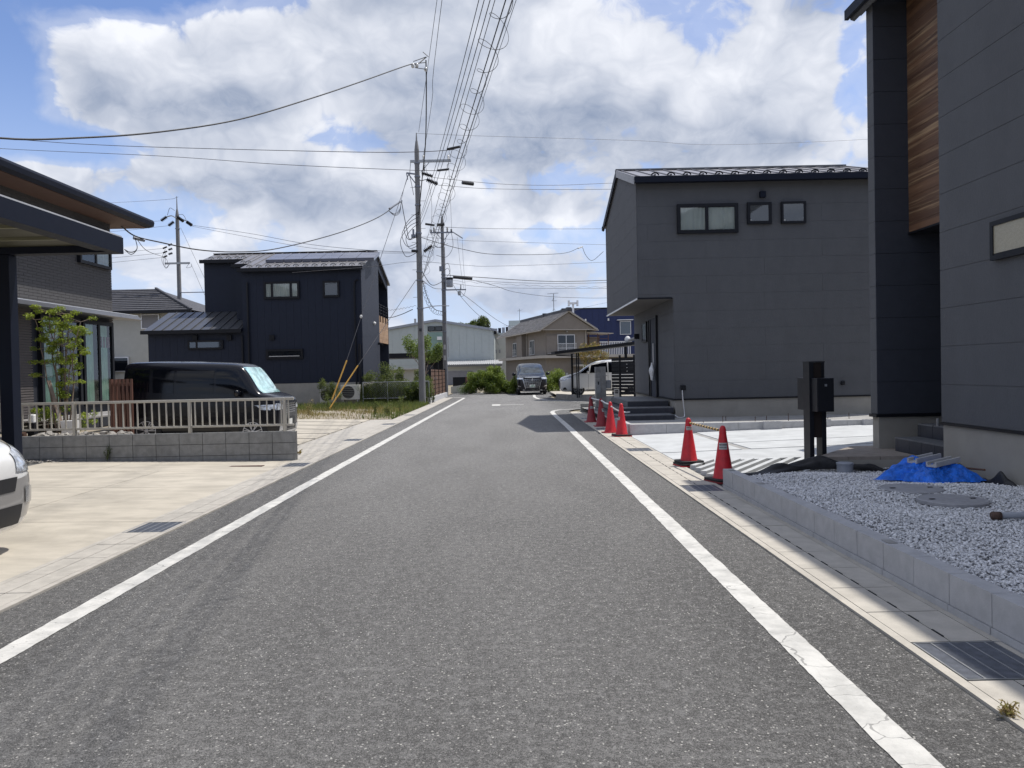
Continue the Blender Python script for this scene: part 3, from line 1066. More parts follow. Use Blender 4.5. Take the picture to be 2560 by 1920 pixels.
slab_floor('right_driveway', 'conc_white', [
    rect(2.58, 9.8, 11.80, 13.15), [(2.58, 13.2), (4.02, 13.2), (3.93, 16.78), (2.58, 16.78)],
    [(4.16, 13.2), (9.8, 13.2), (9.8, 14.45), (4.12, 14.3)], [(4.12, 14.33), (9.8, 14.48), (9.8, 16.78), (4.05, 16.78)]], zr, gap=0.03, jm='conc_grey', bed=rect(2.58, 9.8, 11.8, 16.8))
# slatted strip at the driveway mouth
sl = struct(MB().poly([(2.58, 9.2, 0.002), (4.6, 9.9, 0.002), (4.6, 11.79, 0.002), (2.58, 11.79, 0.002)]).build('slatted_strip', 'joint'))
dv = vec((0.55, 0.835, 0)).normalized()
nv = vec((dv.y, -dv.x, 0))
reg = [(2.62, 9.55), (4.35, 10.15), (4.55, 11.72), (2.62, 11.72)]
for k in range(-14, 16):
    c = vec((3.3, 10.8, 0)) + nv * (k * 0.172)
    # clip the centre line of this slat to the region
    t0, t1 = -9.0, 9.0
    for i in range(4):
        a = vec((*reg[i], 0))
        b = vec((*reg[(i + 1) % 4], 0))
        nn = vec((-(b - a).y, (b - a).x, 0))
        den = nn.dot(dv)
        num = nn.dot(a - c)
        if abs(den) < 1e-6:
            continue
        if den > 0:
            t0 = max(t0, num / den)
        else:
            t1 = min(t1, num / den)
    if t1 - t0 > 0.15:
        MB().bar(c + dv * t0 + vec((0, 0, 0.03)), c + dv * t1 + vec((0, 0, 0.03)), 0.078, 0.075).build('concrete_slat', 'conc_white', sl)

# house plot behind the kerb wall
MB_ = MB().poly([(2.62, 16.86, 0.17), (12, 16.86, 0.17), (12, 27.0, 0.17), (2.42, 27.0, 0.17), (2.60, 19.2, 0.17)])
struct(MB_.build('house_plot', 'conc_grey'))
MB_ = MB()
for (a, b) in [(2.58, 2.70)]:
    MB_.box(2.59, 2.69, 16.90, 19.1, 0.0, 0.25)
MB_.build('plot_edging', 'block_lite')
bpy.data.objects['plot_edging']['kind'] = 'structure'
sheet('corner_pavement', [(2.58, 19.2), (2.58, 26.2), (2.40, 26.25), (2.62, 27.4), (3.2, 28.2), (16, 28.3), (16, 27.0), (2.42, 27.0)], 0.012, 'gutter_r')
# far side of the cross street
struct(MB().poly([(2.45, 39.8, 0.13), (4.3, 35.3, 0.13), (7.0, 34.4, 0.13), (20, 33.8, 0.13), (20, 48, 0.13), (2.45, 48, 0.13)]).build('far_plot', 'conc_tan'))
mb = MB()
kp = [(2.42, 39.9), (4.25, 35.3), (7.0, 34.35), (20, 33.7)]
kr = thing('kerb_wall', 'low grey concrete kerb in front of the white minivan', 'kerb', (4, 35, 0))
for a, b in zip(kp[:-1], kp[1:]):
    L = math.hypot(b[0] - a[0], b[1] - a[1])
    n = max(1, int(L / 1.0))
    for k in range(n):
        p = vec((*a, 0.07)).lerp(vec((*b, 0.07)), k / n)
        q = vec((*a, 0.07)).lerp(vec((*b, 0.07)), (k + 0.985) / n)
        MB().bar(p, q, 0.12, 0.30).build('kerb_block', 'conc_grey', kr)
sheet('lawn', [(4.3, 30.5), (9, 30.5), (9, 33), (4.3, 33)], 0.02, 'dirt')


# ------------------------------------------------------------------ right: kerb wall around the gravel bed
def block_run(parent, name, mat, p, q, z0, z1, th, bl=0.4, gap=0.006, off=0.0, course_off=0.0):
    p, q = vec((*p, 0)), vec((*q, 0))
    d = (q - p)
    L = d.length
    d.normalize()
    s = off - bl
    while s < L:
        a, b = max(s, 0), min(s + bl, L)
        if b - a > 0.03:
            jt = random.uniform(-0.0015, 0.0015)
            n = vec((d.y, -d.x, 0)) * jt
            A = p + d * (a + gap / 2) + n + vec((0, 0, (z0 + z1) / 2))
            B = p + d * (b - gap / 2) + n + vec((0, 0, (z0 + z1) / 2))
            MB().bar(A, B, th, z1 - z0 - gap).build(name, mat, parent)
        s += bl


kw = thing('kerb_wall', 'low pale block wall holding the grey gravel bed', 'block wall', (2.63, 5, 0))
block_run(kw, 'kerb_block', 'block_lite', (2.635, 0.0), (2.635, 9.28), 0.055, 0.245, 0.12, off=0.08)
block_run(kw, 'base_block', 'block_lite', (2.630, 0.0), (2.630, 9.27), 0.0, 0.057, 0.128, off=0.08)
MB().box(2.585, 2.685, 0.0, 9.26, 0.01, 0.235).build('wall_core', 'joint', kw)
for yy in (5.25, 8.0, 9.05):
    MB().box(2.60, 2.665, yy, yy + 0.11, 0.2425, 0.2475).build('core_hole', 'conc_grey', kw)

kw2 = thing('kerb_wall', 'long pale block kerb across the white driveway below the grey house', 'block wall', (6, 16.8, 0))
block_run(kw2, 'kerb_block', 'block_lite', (2.62, 16.82), (10.2, 16.82), 0.0, 0.25, 0.11, bl=0.8, off=0.0)
for i, (x, n_, zt, ll) in enumerate([(5.55, 0.4, 0.05, 'loose hollow block lying against the kerb, nearest the far cones'), (6.62, 0.42, 0.105, 'hollow concrete block standing on edge with three open cells up'), (7.75, 0.3, 0.06, 'hollow concrete block beside the black mailbox post')]):
    t = thing('hollow_block', ll, 'concrete block', (x, 16.66, zr(x)), 'loose hollow blocks at the kerb')
    zt2 = 0.285 if i == 1 else 0.262 + 0.0 * i
    zb = zr(x) + 0.0
    y0, y1 = 16.645, 16.76
    mb = MB()
    mb.box(x, x + 0.39, y0, y0 + 0.025, zb, zt2).box(x, x + 0.39, y1 - 0.025, y1, zb, zt2)
    for k in range(4):
        xx = x + k * 0.1217
        mb.box(xx, xx + 0.025, y0 + 0.025, y1 - 0.025, zb, zt2)
    mb.build('shell', 'block_lite', t)
mb = MB()
reb = [(4.9, 17.6, .16), (5.2, 18.4, .1), (5.55, 17.3, .15), (6.15, 18.3, .1), (6.5, 17.8, .18), (7.1, 18.2, .18), (7.25, 17.4, .1), (8.1, 18.2, .14), (8.7, 17.6, .12), (4.35, 17.2, .08)]
for i, (x, y, h) in enumerate(reb):
    mb = MB().tube([(x, y, 0.16), (x + random.uniform(-.01, .01), y, 0.18 + h)], 0.008, 5)
    tag(mb.build('rebar_stub', 'rust', center=True), 'thin dark rebar stub standing in the concrete strip before the grey house', 'rebar', 'rebar stubs before the grey house')

# gravel bed
struct(MB().poly([(2.69, 0.0, 0.175), (5.25, 0.0, 0.175), (5.25, 8.0, 0.175), (2.69, 8.0, 0.175)]).poly([(2.69, 8.0, 0.175), (5.25, 8.0, 0.175), (5.25, 9.9, 0.105), (4.3, 10.0, 0.105), (2.69, 9.3, 0.105)]).build('gravel_base', 'gravel_bed'))


def stones(n, region, size, name, mat, label, cat):
    P = region(n)
    n = len(P)
    base = np.array([(0, 0, 1), (.89, 0, .45), (.28, .85, .45), (-.72, .53, .45), (-.72, -.53, .45), (.28, -.85, .45), (.72, .53, -.45), (-.28, .85, -.45), (-.89, 0, -.45), (-.28, -.85, -.45), (.72, -.53, -.45)])
    fc = np.array([(0, 1, 2), (0, 2, 3), (0, 3, 4), (0, 4, 5), (0, 5, 1), (1, 6, 2), (2, 6, 7), (2, 7, 3), (3, 7, 8), (3, 8, 4), (4, 8, 9), (4, 9, 5), (5, 9, 10), (5, 10, 1), (1, 10, 6)])
    m = len(base)
    V = base[None] * rng.uniform(0.75, 1.25, (n, m, 1))
    V = V + rng.normal(0, 0.08, (n, m, 3))
    sc = np.stack([rng.uniform(0.7, 1.3, n), rng.uniform(0.5, 0.9, n), rng.uniform(0.35, 0.65, n)], 1)
    V = V * sc[:, None, :]
    tl = rng.uniform(-0.5, 0.5, (n, 2))
    V[:, :, 2] += V[:, :, 0] * tl[:, :1] + V[:, :, 1] * tl[:, 1:]
    a = rng.uniform(0, 2 * np.pi, n)
    ca, sa = np.cos(a)[:, None], np.sin(a)[:, None]
    x = V[:, :, 0] * ca - V[:, :, 1] * sa
    y = V[:, :, 0] * sa + V[:, :, 1] * ca
    V = np.stack([x, y, V[:, :, 2]], 2) * (size * rng.uniform(0.6, 1.25, n))[:, None, None]
    V = V + P[:, None, :]
    F = fc[None] + (np.arange(n) * m)[:, None, None]
    o = np_mesh(name, V.reshape(-1, 3), F.reshape(-1, 3), mat)
    return stuff(o, label, cat)


def gravel_region(n):
    # denser towards the camera end that is in view
    x = rng.uniform(2.71, 5.22, n * 2)
    y = rng.uniform(3.2, 9.95, n * 2)
    k = (y < 9.25 + (x - 2.7) * 0.5)
    x, y = x[k][:n], y[k][:n]
    z = 0.20 - 0.075 * np.clip((y - 7.9) / 1.5, 0, 1) + 0.012 * np.sin(x * 3.1 + y * 1.7) + 0.012 * np.sin(y * 4.3) + rng.uniform(-0.012, 0.012, len(x)) - 0.02 * (x < 2.76)
    for mx, my in ((4.05, 7.7), (4.08, 7.03)):
        kk = np.hypot(x - mx, y - my) > 0.31
        x, y, z = x[kk], y[kk], z[kk]
    return np.stack([x, y, z], 1)


stones(52000, gravel_region, 0.0135, 'gravel', 'stone', 'grey crushed gravel filling the bed behind the pale kerb wall', 'gravel')


def lid(x, y, label):
    t = thing('septic_lid', label, 'manhole cover', (x, y, 0.2), 'round lids in the gravel')
    MB().lathe((x, y, 0.185), [(0.30, 0), (0.30, 0.03), (0.285, 0.038), (0.27, 0.034), (0.02, 0.040)], 40).build('cover', 'iron', t)
    for s in (-1, 1):
        MB().box(x + s * 0.19 - 0.025, x + s * 0.19 + 0.025, y - 0.012, y + 0.012, 0.2245, 0.2285).build('grip_slot', 'ink', t)


lid(4.05, 7.7, 'round grey plastic lid in the gravel just in front of the blue tarp')
lid(4.08, 7.03, 'round grey plastic lid in the gravel, nearer the camera of the two')
t = thing('drain_pipe', 'grey plastic pipe end lying on the gravel at the right edge', 'pipe', (4.4, 6.1, 0.25))
MB().tube([(3.92, 6.11, 0.245), (5.1, 6.09, 0.25)], 0.026, 12).build('pipe', 'pvc', t, smooth=True)
MB().tube([(3.865, 6.11, 0.245), (3.93, 6.11, 0.245)], 0.033, 12).build('pipe_mouth', 'rust', t, smooth=True)
t = thing('inspection_pipe', 'upright grey plastic pipe cap beside the black weed sheet', 'pipe cap', (4.22, 9.62, 0.1))
MB().lathe((4.22, 9.62, 0.10), [(0.098, 0), (0.098, 0.115)], 24).build('pipe', 'pvc', t, smooth='auto')
MB().lathe((4.22, 9.62, 0.215), [(0.104, 0), (0.106, 0.022), (0.092, 0.030), (0.0, 0.031)], 24).build('cap', 'pvc', t, smooth='auto')


# black weed sheet bundled along the bed
def cloth_pile(name, mat, path, wid, hgt, seed, label, cat, nu=60, nv=18, amp=0.25):
    pts = cr(path, 10)
    L = len(pts) - 1
    rs = random.Random(seed)
    ph = [rs.uniform(0, 6.28) for _ in range(12)]

    def P(u, v):
        s = u * L
        i = min(int(s), L - 1)
        p = pts[i].lerp(pts[i + 1], s - i)
        d = (pts[min(i + 1, L)] - pts[i]).normalized()
        n = vec((d.y, -d.x, 0)).normalized()
        env = min(1, 6 * u, 6 * (1 - u)) ** 0.5
        w = wid * (0.75 + 0.3 * math.sin(5 * u + ph[0]))
        h = hgt * (0.72 + 0.35 * math.sin(9 * u + ph[1]) + 0.2 * math.sin(23 * u + ph[2])) * env
        a = math.pi * v
        fold = 1 + amp * math.sin(4 * a + 7 * u * 2 + ph[3]) * math.sin(17 * u + ph[4]) + 0.12 * math.sin(40 * u + 9 * v + ph[5])
        return p + n * (math.cos(a) * w * fold) + vec((0, 0, max(0, math.sin(a)) * h * fold))
    o = MB().grid(P, nu, nv).build(name, mat, center=True, smooth=True)
    return tag(o, label, cat)


cloth_pile('weed_sheet', 'sheet', [(2.78, 9.38, 0.12), (3.3, 9.62, 0.13), (3.75, 9.78, 0.15), (4.15, 9.75, 0.15), (4.6, 9.72, 0.12), (4.9, 9.65, 0.12)], 0.13, 0.125, 3, 'crumpled black weed sheet heaped along the far edge of the gravel', 'weed sheet', 90, 18)
cloth_pile('weed_sheet', 'sheet', [(5.08, 9.15, 0.15), (5.13, 8.7, 0.15), (5.12, 8.2, 0.15), (5.10, 7.6, 0.15)], 0.09, 0.14, 8, 'folded black weed sheet rolled up against the foundation of the right house', 'weed sheet', 60, 14)
tag(MB().tube([(5.0, 9.0, 0.27), (5.05, 8.1, 0.33)], 0.012, 6).build('wooden_stick', 'wood_tile', center=True), 'thin brown stick resting on the black sheet by the wall', 'stick')

# blue tarp with concrete channel pieces on it
rs = random.Random(5)
tp = [rs.uniform(0, 6.28) for _ in range(20)]


def tarp_p(u, v):
    a = u * 2 * math.pi
    r = v
    rad = 0.43 + 0.05 * math.sin(2 * a + tp[0]) + 0.06 * math.sin(5 * a + tp[1]) + 0.035 * math.sin(9 * a + tp[2]) + 0.02 * math.sin(19 * a)
    x = 4.61 + math.cos(a) * rad * r * 1.22
    y = 8.38 + math.sin(a) * rad * r * 0.80
    h = (1 - r ** 2.4)
    z = 0.205 + h * 0.175 + (0.012 * math.sin(5 * a + 9 * r + tp[3]) + 0.012 * math.sin(11 * a - 8 * r + tp[4]) + 0.010 * math.sin(17 * a + 22 * r) + 0.008 * math.sin(29 * r + 3 * math.sin(4 * a))) * min(1, r * 3) * (1 if r < 0.98 else 0.4)
    z += 0.07 * math.exp(-((a - 2.2) / 0.35) ** 2) * r * (1 - r) * 4
    return vec((x, y, max(z, 0.207)))


tag(MB().grid(tarp_p, 96, 22).build('blue_tarp', 'tarp', center=True, smooth=True), 'crumpled bright blue tarp heaped on the gravel by the right house', 'tarp')
for i, (p, q, r_, ll) in enumerate([((4.52, 8.18, .37), (4.90, 8.38, .40), 0.055, 'grey concrete channel piece on the blue tarp, the front one'), ((4.42, 8.38, .39), (4.80, 8.58, .42), 0.05, 'grey concrete channel piece on the blue tarp, the rear one')]):
    mb = MB()
    p, q = vec(p), vec(q)
    d = (q - p).normalized()
    s = d.cross(vec((0, 0, 1))).normalized()
    mb.bar(p, q, 0.11, 0.02)
    mb.bar(p + s * .05 + vec((0, 0, .02)), q + s * .05 + vec((0, 0, .02)), 0.02, 0.05)
    mb.bar(p - s * .05 + vec((0, 0, .02)), q - s * .05 + vec((0, 0, .02)), 0.02, 0.05)
    tag(mb.build('concrete_channel', 'block_lite', center=True), ll, 'concrete piece', 'channel pieces on the tarp')

# porch paving of the right house
pp = thing('porch_paving', 'brown stone paved porch step before the right house entrance', 'porch', (4.8, 10.4, 0.1))
poly = [(3.98, 9.95), (5.02, 9.86), (6.6, 9.86), (6.6, 11.18), (5.0, 11.18)]
MB().prism(poly, (0, 0, 0.0), X_, Y_, Z_, 0.235).build('base', 'found', pp)
clad(pp, 'paving_tile', 'paver', (0, 0, 0.235), X_, Y_, Z_, poly, 0, 0.0, 0.40, 0.006, 0.045, split=0.40, stag=False)


# ------------------------------------------------------------------ right: near dark house
rh = thing('house', 'dark grey house at the right with a wood clad entrance recess', 'house', (7, 8, 0))
XW = 5.19
WH = 0.77
MB().box(XW + 0.02, 12, -3.0, 9.15, 0.0, WH - 0.03).build('foundation', 'found', rh)
MB().box(XW + 0.015, 12, -3.0, 9.15, WH - 0.02, 6.7).build('wall', 'siding_grey', rh)
MB().box(XW - 0.012, XW + 0.02, -3.0, 9.165, WH - 0.032, WH - 0.003).build('base_flashing', 'black_metal', rh)
clad(rh, 'siding_board', 'siding_grey', (XW + 0.015, 0, WH), Y_, Z_, (-1, 0, 0), [(-3, 0), (9.163, 0), (9.163, 5.93), (-3, 5.93)], 1, 0, 0.455, 0.005, 0.008, split=None, jit=0.0)
# fin beside the recess
FX, F0, F1 = 5.20, 10.78, 10.98
MB().box(FX + 0.03, 12, F0 + 0.02, F1, 0.0, WH - 0.04).build('foundation', 'found', rh)
MB().box(FX + 0.015, 12, F0 + 0.015, F1, WH - 0.03, 6.62).build('wall', 'siding_dark', rh)
MB().box(FX - 0.02, 12, F0 - 0.012, F1 + 0.01, WH - 0.045, WH - 0.004).build('base_flashing', 'black_metal', rh)
clad(rh, 'siding_board', 'siding_grey', (FX + 0.015, 0, WH), Y_, Z_, (-1, 0, 0), [(F0 + 0.004, 0), (F1, 0), (F1, 5.8), (F0 + 0.004, 5.8)], 1, 0, 0.455, 0.005, 0.010)
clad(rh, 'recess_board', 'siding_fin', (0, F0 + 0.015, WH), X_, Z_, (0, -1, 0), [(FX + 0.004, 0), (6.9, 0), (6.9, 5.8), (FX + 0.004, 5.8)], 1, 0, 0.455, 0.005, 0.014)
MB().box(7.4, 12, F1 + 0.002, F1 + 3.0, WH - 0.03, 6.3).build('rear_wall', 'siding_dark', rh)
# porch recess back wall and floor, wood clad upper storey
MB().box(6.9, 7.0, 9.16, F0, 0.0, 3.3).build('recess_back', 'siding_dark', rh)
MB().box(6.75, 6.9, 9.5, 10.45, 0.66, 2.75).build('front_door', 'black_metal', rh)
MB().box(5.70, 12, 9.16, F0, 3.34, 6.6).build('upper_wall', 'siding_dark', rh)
MB().box(5.70, 6.89, 9.165, F0 - 0.002, 3.315, 3.338).build('soffit', 'siding_dark', rh)
clad(rh, 'wood_board', 'wood_porch', (5.70, 0, 0), Y_, Z_, (-1, 0, 0), [(9.16, 3.33), (F0, 3.33), (F0, 6.6), (9.16, 6.6)], 1, 0, 0.182, 0.004, 0.02, split=None)
MB().box(5.66, 5.71, 9.16, F0, 3.30, 3.328).build('wood_trim', 'black_metal', rh)
# entrance steps
MB().box(5.29, 6.9, 9.16, 10.44, 0.28, 0.455).build('step', 'siding_dark', rh)
clad(rh, 'step_tile', 'tile_black', (5.29, 0, 0.285), Y_, Z_, (-1, 0, 0), [(9.17, 0), (10.44, 0), (10.44, 0.168), (9.17, 0.168)], 0, 9.17, 0.30, 0.005, 0.012)
clad(rh, 'tread_tile', 'tile_top', (0, 0, 0.455), X_, Y_, Z_, [(5.275, 9.17), (5.60, 9.17), (5.60, 10.44), (5.275, 10.44)], 1, 9.17, 0.30, 0.005, 0.018)
MB().box(5.60, 6.9, 9.16, 10.44, 0.455, 0.635).build('step', 'siding_dark', rh)
clad(rh, 'step_tile', 'tile_black', (5.60, 0, 0.475), Y_, Z_, (-1, 0, 0), [(9.17, 0), (10.44, 0), (10.44, 0.158), (9.17, 0.158)], 0, 9.17, 0.30, 0.005, 0.012)
clad(rh, 'tread_tile', 'tile_top', (0, 0, 0.635), X_, Y_, Z_, [(5.588, 9.17), (6.89, 9.17), (6.89, 10.44), (5.588, 10.44)], 1, 9.17, 0.30, 0.005, 0.018, split=0.4)
MB().tube([(5.62, 10.0, 0.65), (5.62, 10.0, 0.75)], 0.02, 8).build('door_stop', 'steel', rh)
# eaves
mb = MB()
mb.prism([(5.05, 6.68), (5.06, 6.50), (5.12, 6.48), (5.14, 6.56), (5.22, 6.56), (5.22, 6.62), (5.9, 6.86), (12, 9.0), (12, 9.1), (5.06, 6.72)], (0, -3, 0), X_, Z_, Y_, 14.16)
mb.build('eave', 'roof_dark', rh)
MB().box(5.00, 5.055, -3, 11.22, 6.52, 6.66).build('rain_gutter', 'navy_metal', rh)
# slit window in the near wall
window(rh, (XW - 0.003, 8.12, 2.56), (0, -1, 0), (-1, 0, 0), 1.65, 0.41, fw=0.05, d=0.05, mull=(0.5,), glass='frost', back='frost', rails=(0.13,))


# ------------------------------------------------------------------ right: grey house across the driveway
gh = thing('house', 'two storey grey house with ribbed metal roof beyond the white driveway', 'house', (6.5, 19.8, 0))
GX0, GX1, GY0, GY1 = 3.35, 10.15, 19.8, 26.1
AX0 = 4.27
GB = 0.67
EV = 6.33
RY, RZ = 22.9, 7.30
FZ = 3.32
# masses
MB().box(AX0 + 0.02, GX1, GY0 + 0.02, GY1, 0.0, GB - 0.035).build('foundation', 'found', gh)
MB().box(AX0 + 0.015, GX1, GY0 + 0.015, GY1, GB - 0.03, FZ).build('lower_wall', 'siding_grey', gh)
prof = [(GY0 + 0.015, FZ), (GY1, FZ), (GY1, EV + 0.02), (RY, RZ), (GY0 + 0.015, EV)]
MB().prism(prof, (GX0 + 0.015, 0, 0), Y_, Z_, X_, GX1 - GX0 - 0.015).build('upper_wall', 'siding_grey', gh)
MB().box(GX0 + 0.01, AX0 + 0.01, GY0 + 0.01, GY1 - 0.005, FZ - 0.03, FZ - 0.002).build('soffit', 'soffit_grey', gh)
MB().box(GX0 - 0.012, GX0 + 0.012, GY0 - 0.01, GY1, FZ - 0.045, FZ - 0.004).build('drip_edge', 'alu_white', gh)
MB().box(GX0 - 0.012, AX0 - 0.02, GY0 - 0.012, GY0 + 0.012, FZ - 0.045, FZ - 0.004).build('drip_edge', 'black_metal', gh)
MB().box(AX0 - 0.02, GX1, GY0 - 0.014, GY0 + 0.02, GB - 0.04, GB - 0.004).build('base_flashing', 'black_metal', gh)
MB().box(AX0 - 0.02, AX0 + 0.014, GY0 + 0.02, GY1, GB - 0.04, GB - 0.004).build('base_flashing', 'black_metal', gh)
# boards: south face below and above the overhang, west gable, west lower wall
clad(gh, 'siding_board', 'siding_grey', (0, GY0 + 0.015, GB), X_, Z_, (0, -1, 0), [(AX0, 0), (GX1, 0), (GX1, FZ - GB - 0.03), (AX0, FZ - GB - 0.03)], 1, 0, 0.455, 0.004, 0.008, split=3.02, off=5.15)
clad(gh, 'siding_board', 'siding_grey', (0, GY0 + 0.015, GB), X_, Z_, (0, -1, 0), [(GX0 + 0.002, FZ - GB - 0.03), (GX1, FZ - GB - 0.03), (GX1, EV - GB), (GX0 + 0.002, EV - GB)], 1, 0, 0.455, 0.004, 0.008, split=3.02, off=5.15)
clad(gh, 'siding_board', 'siding_grey', (GX0 + 0.015, 0, GB), Y_, Z_, (-1, 0, 0), [(GY0, FZ - GB), (GY1, FZ - GB), (GY1, EV - GB), (RY, RZ - GB - 0.04), (GY0, EV - GB - 0.02)], 1, 0, 0.455, 0.004, 0.008)
clad(gh, 'siding_board', 'siding_grey', (AX0 + 0.015, 0, GB), Y_, Z_, (-1, 0, 0), [(GY0, 0), (GY1, 0), (GY1, FZ - GB - 0.035), (GY0, FZ - GB - 0.035)], 1, 0, 0.455, 0.004, 0.008)
# roof
sl1 = vec((0, RY - (GY0 - 0.22), RZ + 0.10 - (EV + 0.05)))
LS = sl1.length
sl1.normalize()
nrm = vec((1, 0, 0)).cross(sl1).normalized()
O1 = vec((GX0 - 0.06, GY0 - 0.22, EV + 0.05))
MB().prism([(0, 0), (GX1 - GX0 + 0.1, 0), (GX1 - GX0 + 0.1, LS), (0, LS)], O1 - nrm * 0.09, X_, sl1, nrm, 0.085).build('roof_deck', 'navy_metal', gh)
W_ = GX1 - GX0 + 0.1
for q in bands([(0.02, -0.01), (W_ - 0.02, -0.01), (W_ - 0.02, LS - 0.02), (0.02, LS - 0.02)], 0, 0.16, 0.415, 0.0):
    mb = MB()
    u0, u1 = min(p[0] for p in q), max(p[0] for p in q)
    mb.prism([(u0, -0.01), (u1 - 0.024, -0.01), (u1 - 0.024, LS - 0.02), (u0, LS - 0.02)], O1, X_, sl1, nrm, 0.004)
    mb.prism([(u1 - 0.024, -0.01), (u1, -0.01), (u1, LS - 0.02), (u1 - 0.024, LS - 0.02)], O1, X_, sl1, nrm, 0.034)
    mb.build('roof_panel', 'roof_metal', gh)
sl2 = vec((0, RY - (GY1 + 0.2), RZ + 0.10 - (EV + 0.05)))
L2 = sl2.length
sl2.normalize()
n2 = sl2.cross(vec((1, 0, 0))).normalized()
MB().prism([(0, 0), (W_, 0), (W_, L2), (0, L2)], vec((GX0 - 0.06, GY1 + 0.2, EV + 0.05)) - n2 * 0.08, X_, sl2, n2, 0.085).build('roof_deck', 'roof_metal', gh)
mb = MB().bar((GX0 - 0.08, RY, RZ + 0.125), (GX1 + 0.02, RY, RZ + 0.125), 0.16, 0.05)
mb.build('ridge_cap', 'roof_dark', gh)
# barge boards of the west gable
mb = MB()
mb.bar((GX0 - 0.05, GY0 - 0.20, EV - 0.02), (GX0 - 0.05, RY, RZ + 0.03), 0.04, 0.20)
mb.build('barge_board', 'roof_metal', gh)
mb = MB().bar((GX0 - 0.05, RY, RZ + 0.03), (GX0 - 0.05, GY1 + 0.2, EV - 0.02), 0.04, 0.20)
mb.build('barge_board', 'navy_metal', gh)
# rain gutter box at the south eave
MB().box(GX0 - 0.08, GX1 + 0.02, GY0 - 0.33, GY0 - 0.21, EV - 0.10, EV + 0.055).build('rain_gutter', 'navy_metal', gh)
MB().box(GX0 - 0.05, GX1, GY0 - 0.21, GY0 + 0.01, EV - 0.06, EV - 0.02).build('eave_soffit', 'navy_metal', gh)
MB().box(GX0 - 0.09, GX0 - 0.01, GY1 + 0.1, GY1 + 0.28, EV - 0.08, EV + 0.05).build('rain_gutter', 'black_metal', gh)


def snow_guard(parent, p, U, S, Nn, first=[None], mat='black_metal', s=1.0):
    """small curved snow stop clipped to a seam"""
    p, U, S, Nn = vec(p), vec(U), vec(S), vec(Nn)
    mb = MB()
    pts = []
    for k in range(7):
        a = math.pi * k / 6
        pts.append(p - U * math.cos(a) * 0.095 * s + Nn * (0.03 + 0.065 * math.sin(a)) * s)
    for a, b in zip(pts[:-1], pts[1:]):
        mb.bar(a, b, 0.012, 0.035 * s, up=tuple(Nn))
    mb.bar(p - S * 0.05 * s + Nn * 0.05 * s, p + S * 0.10 * s + Nn * 0.03 * s, 0.03, 0.03, up=tuple(Nn))
    return mb


k = 0
for i in range(17):
    u = 0.16 + 0.415 * i + 0.403
    if u > W_ - 0.1:
        break
    snow_guard(gh, O1 + vec(X_) * u + sl1 * 0.22, X_, sl1, nrm).build('snow_guard', 'black_metal', gh)
# windows of the south face
SF = GY0 + 0.0
w1 = window(gh, (4.40, SF, 4.95), X_, (0, -1, 0), 1.58, 0.76, fw=0.085, d=0.075, mull=(0.485,), glass='glass', curtain='curtain', back='room')
window(gh, (6.22, SF, 5.16), X_, (0, -1, 0), 0.63, 0.56, fw=0.075, d=0.07, glass='glass_sky', back='room')
window(gh, (7.10, SF, 5.16), X_, (0, -1, 0), 0.64, 0.56, fw=0.055, d=0.075, glass='glass_sky', back='room')
for (x, z) in ((6.285, 5.24), (7.165, 5.225)):
    MB().box(x, x + 0.04, SF - 0.058, SF - 0.056, z, z + 0.04).build('window_sticker', 'sticker', gh)
MB().box(6.55, 6.70, SF - 0.10, SF, 5.84, 6.0).build('vent_hood', 'navy_metal', gh, bevel=0.01)
MB().box(4.42, 4.55, SF - 0.07, SF, 0.89, 1.02).build('outlet_box', 'black_metal', gh, bevel=0.01)
MB().tube(cr([(4.455, SF - 0.05, 0.9), (4.47, SF - 0.06, 0.6), (4.50, SF - 0.07, 0.3), (4.47, SF - 0.12, 0.2), (4.33, SF - 0.15, 0.19), (4.22, SF - 0.1, 0.26)]), 0.016, 8).build('outlet_hose', 'alu_white', gh, smooth=True)
MB().box(8.60, 8.70, SF - 0.06, SF, 0.94, 1.05).build('outlet_box', 'black_metal', gh, bevel=0.02)
# west side: entrance door, small window, camera light
LW = AX0 + 0.0
dz0, dz1 = 0.63, 2.93
mb = MB()
mb.box(LW - 0.06, LW + 0.01, 21.95, 22.03, dz0, dz1).box(LW - 0.06, LW + 0.01, 23.12, 23.2, dz0, dz1).box(LW - 0.06, LW + 0.01, 21.95, 23.2, dz1, dz1 + 0.07).box(LW - 0.06, LW + 0.01, 22.85, 22.92, dz0, dz1)
dr = mb.build('door_frame', 'black_metal', gh)
MB().box(LW - 0.035, LW + 0.005, 22.035, 22.845, dz0, dz1 - 0.003).build('front_door', 'siding_fin', gh)
MB().tube([(LW - 0.10, 22.15, 1.2), (LW - 0.10, 22.15, 2.2)], 0.014, 8).build('door_handle', 'alu_white', gh)
MB().box(LW - 0.03, LW + 0.005, 22.925, 23.115, dz0 + 0.02, dz1 - 0.02).build('side_light', 'glass_sky', gh)
window(gh, (LW - 0.004, 24.32, 2.30), (0, -1, 0), (-1, 0, 0), 0.78, 0.62, fw=0.05, d=0.05, glass='glass_sky')
MB().box(LW - 0.16, LW, 25.1, 25.2, 2.45, 2.62).build('camera_light', 'black_metal', gh)
MB().tube([(LW - 0.12, 25.15, 2.47), (LW - 0.36, 25.2, 2.40)], 0.05, 8).build('camera_light_head', 'alu_white', gh)
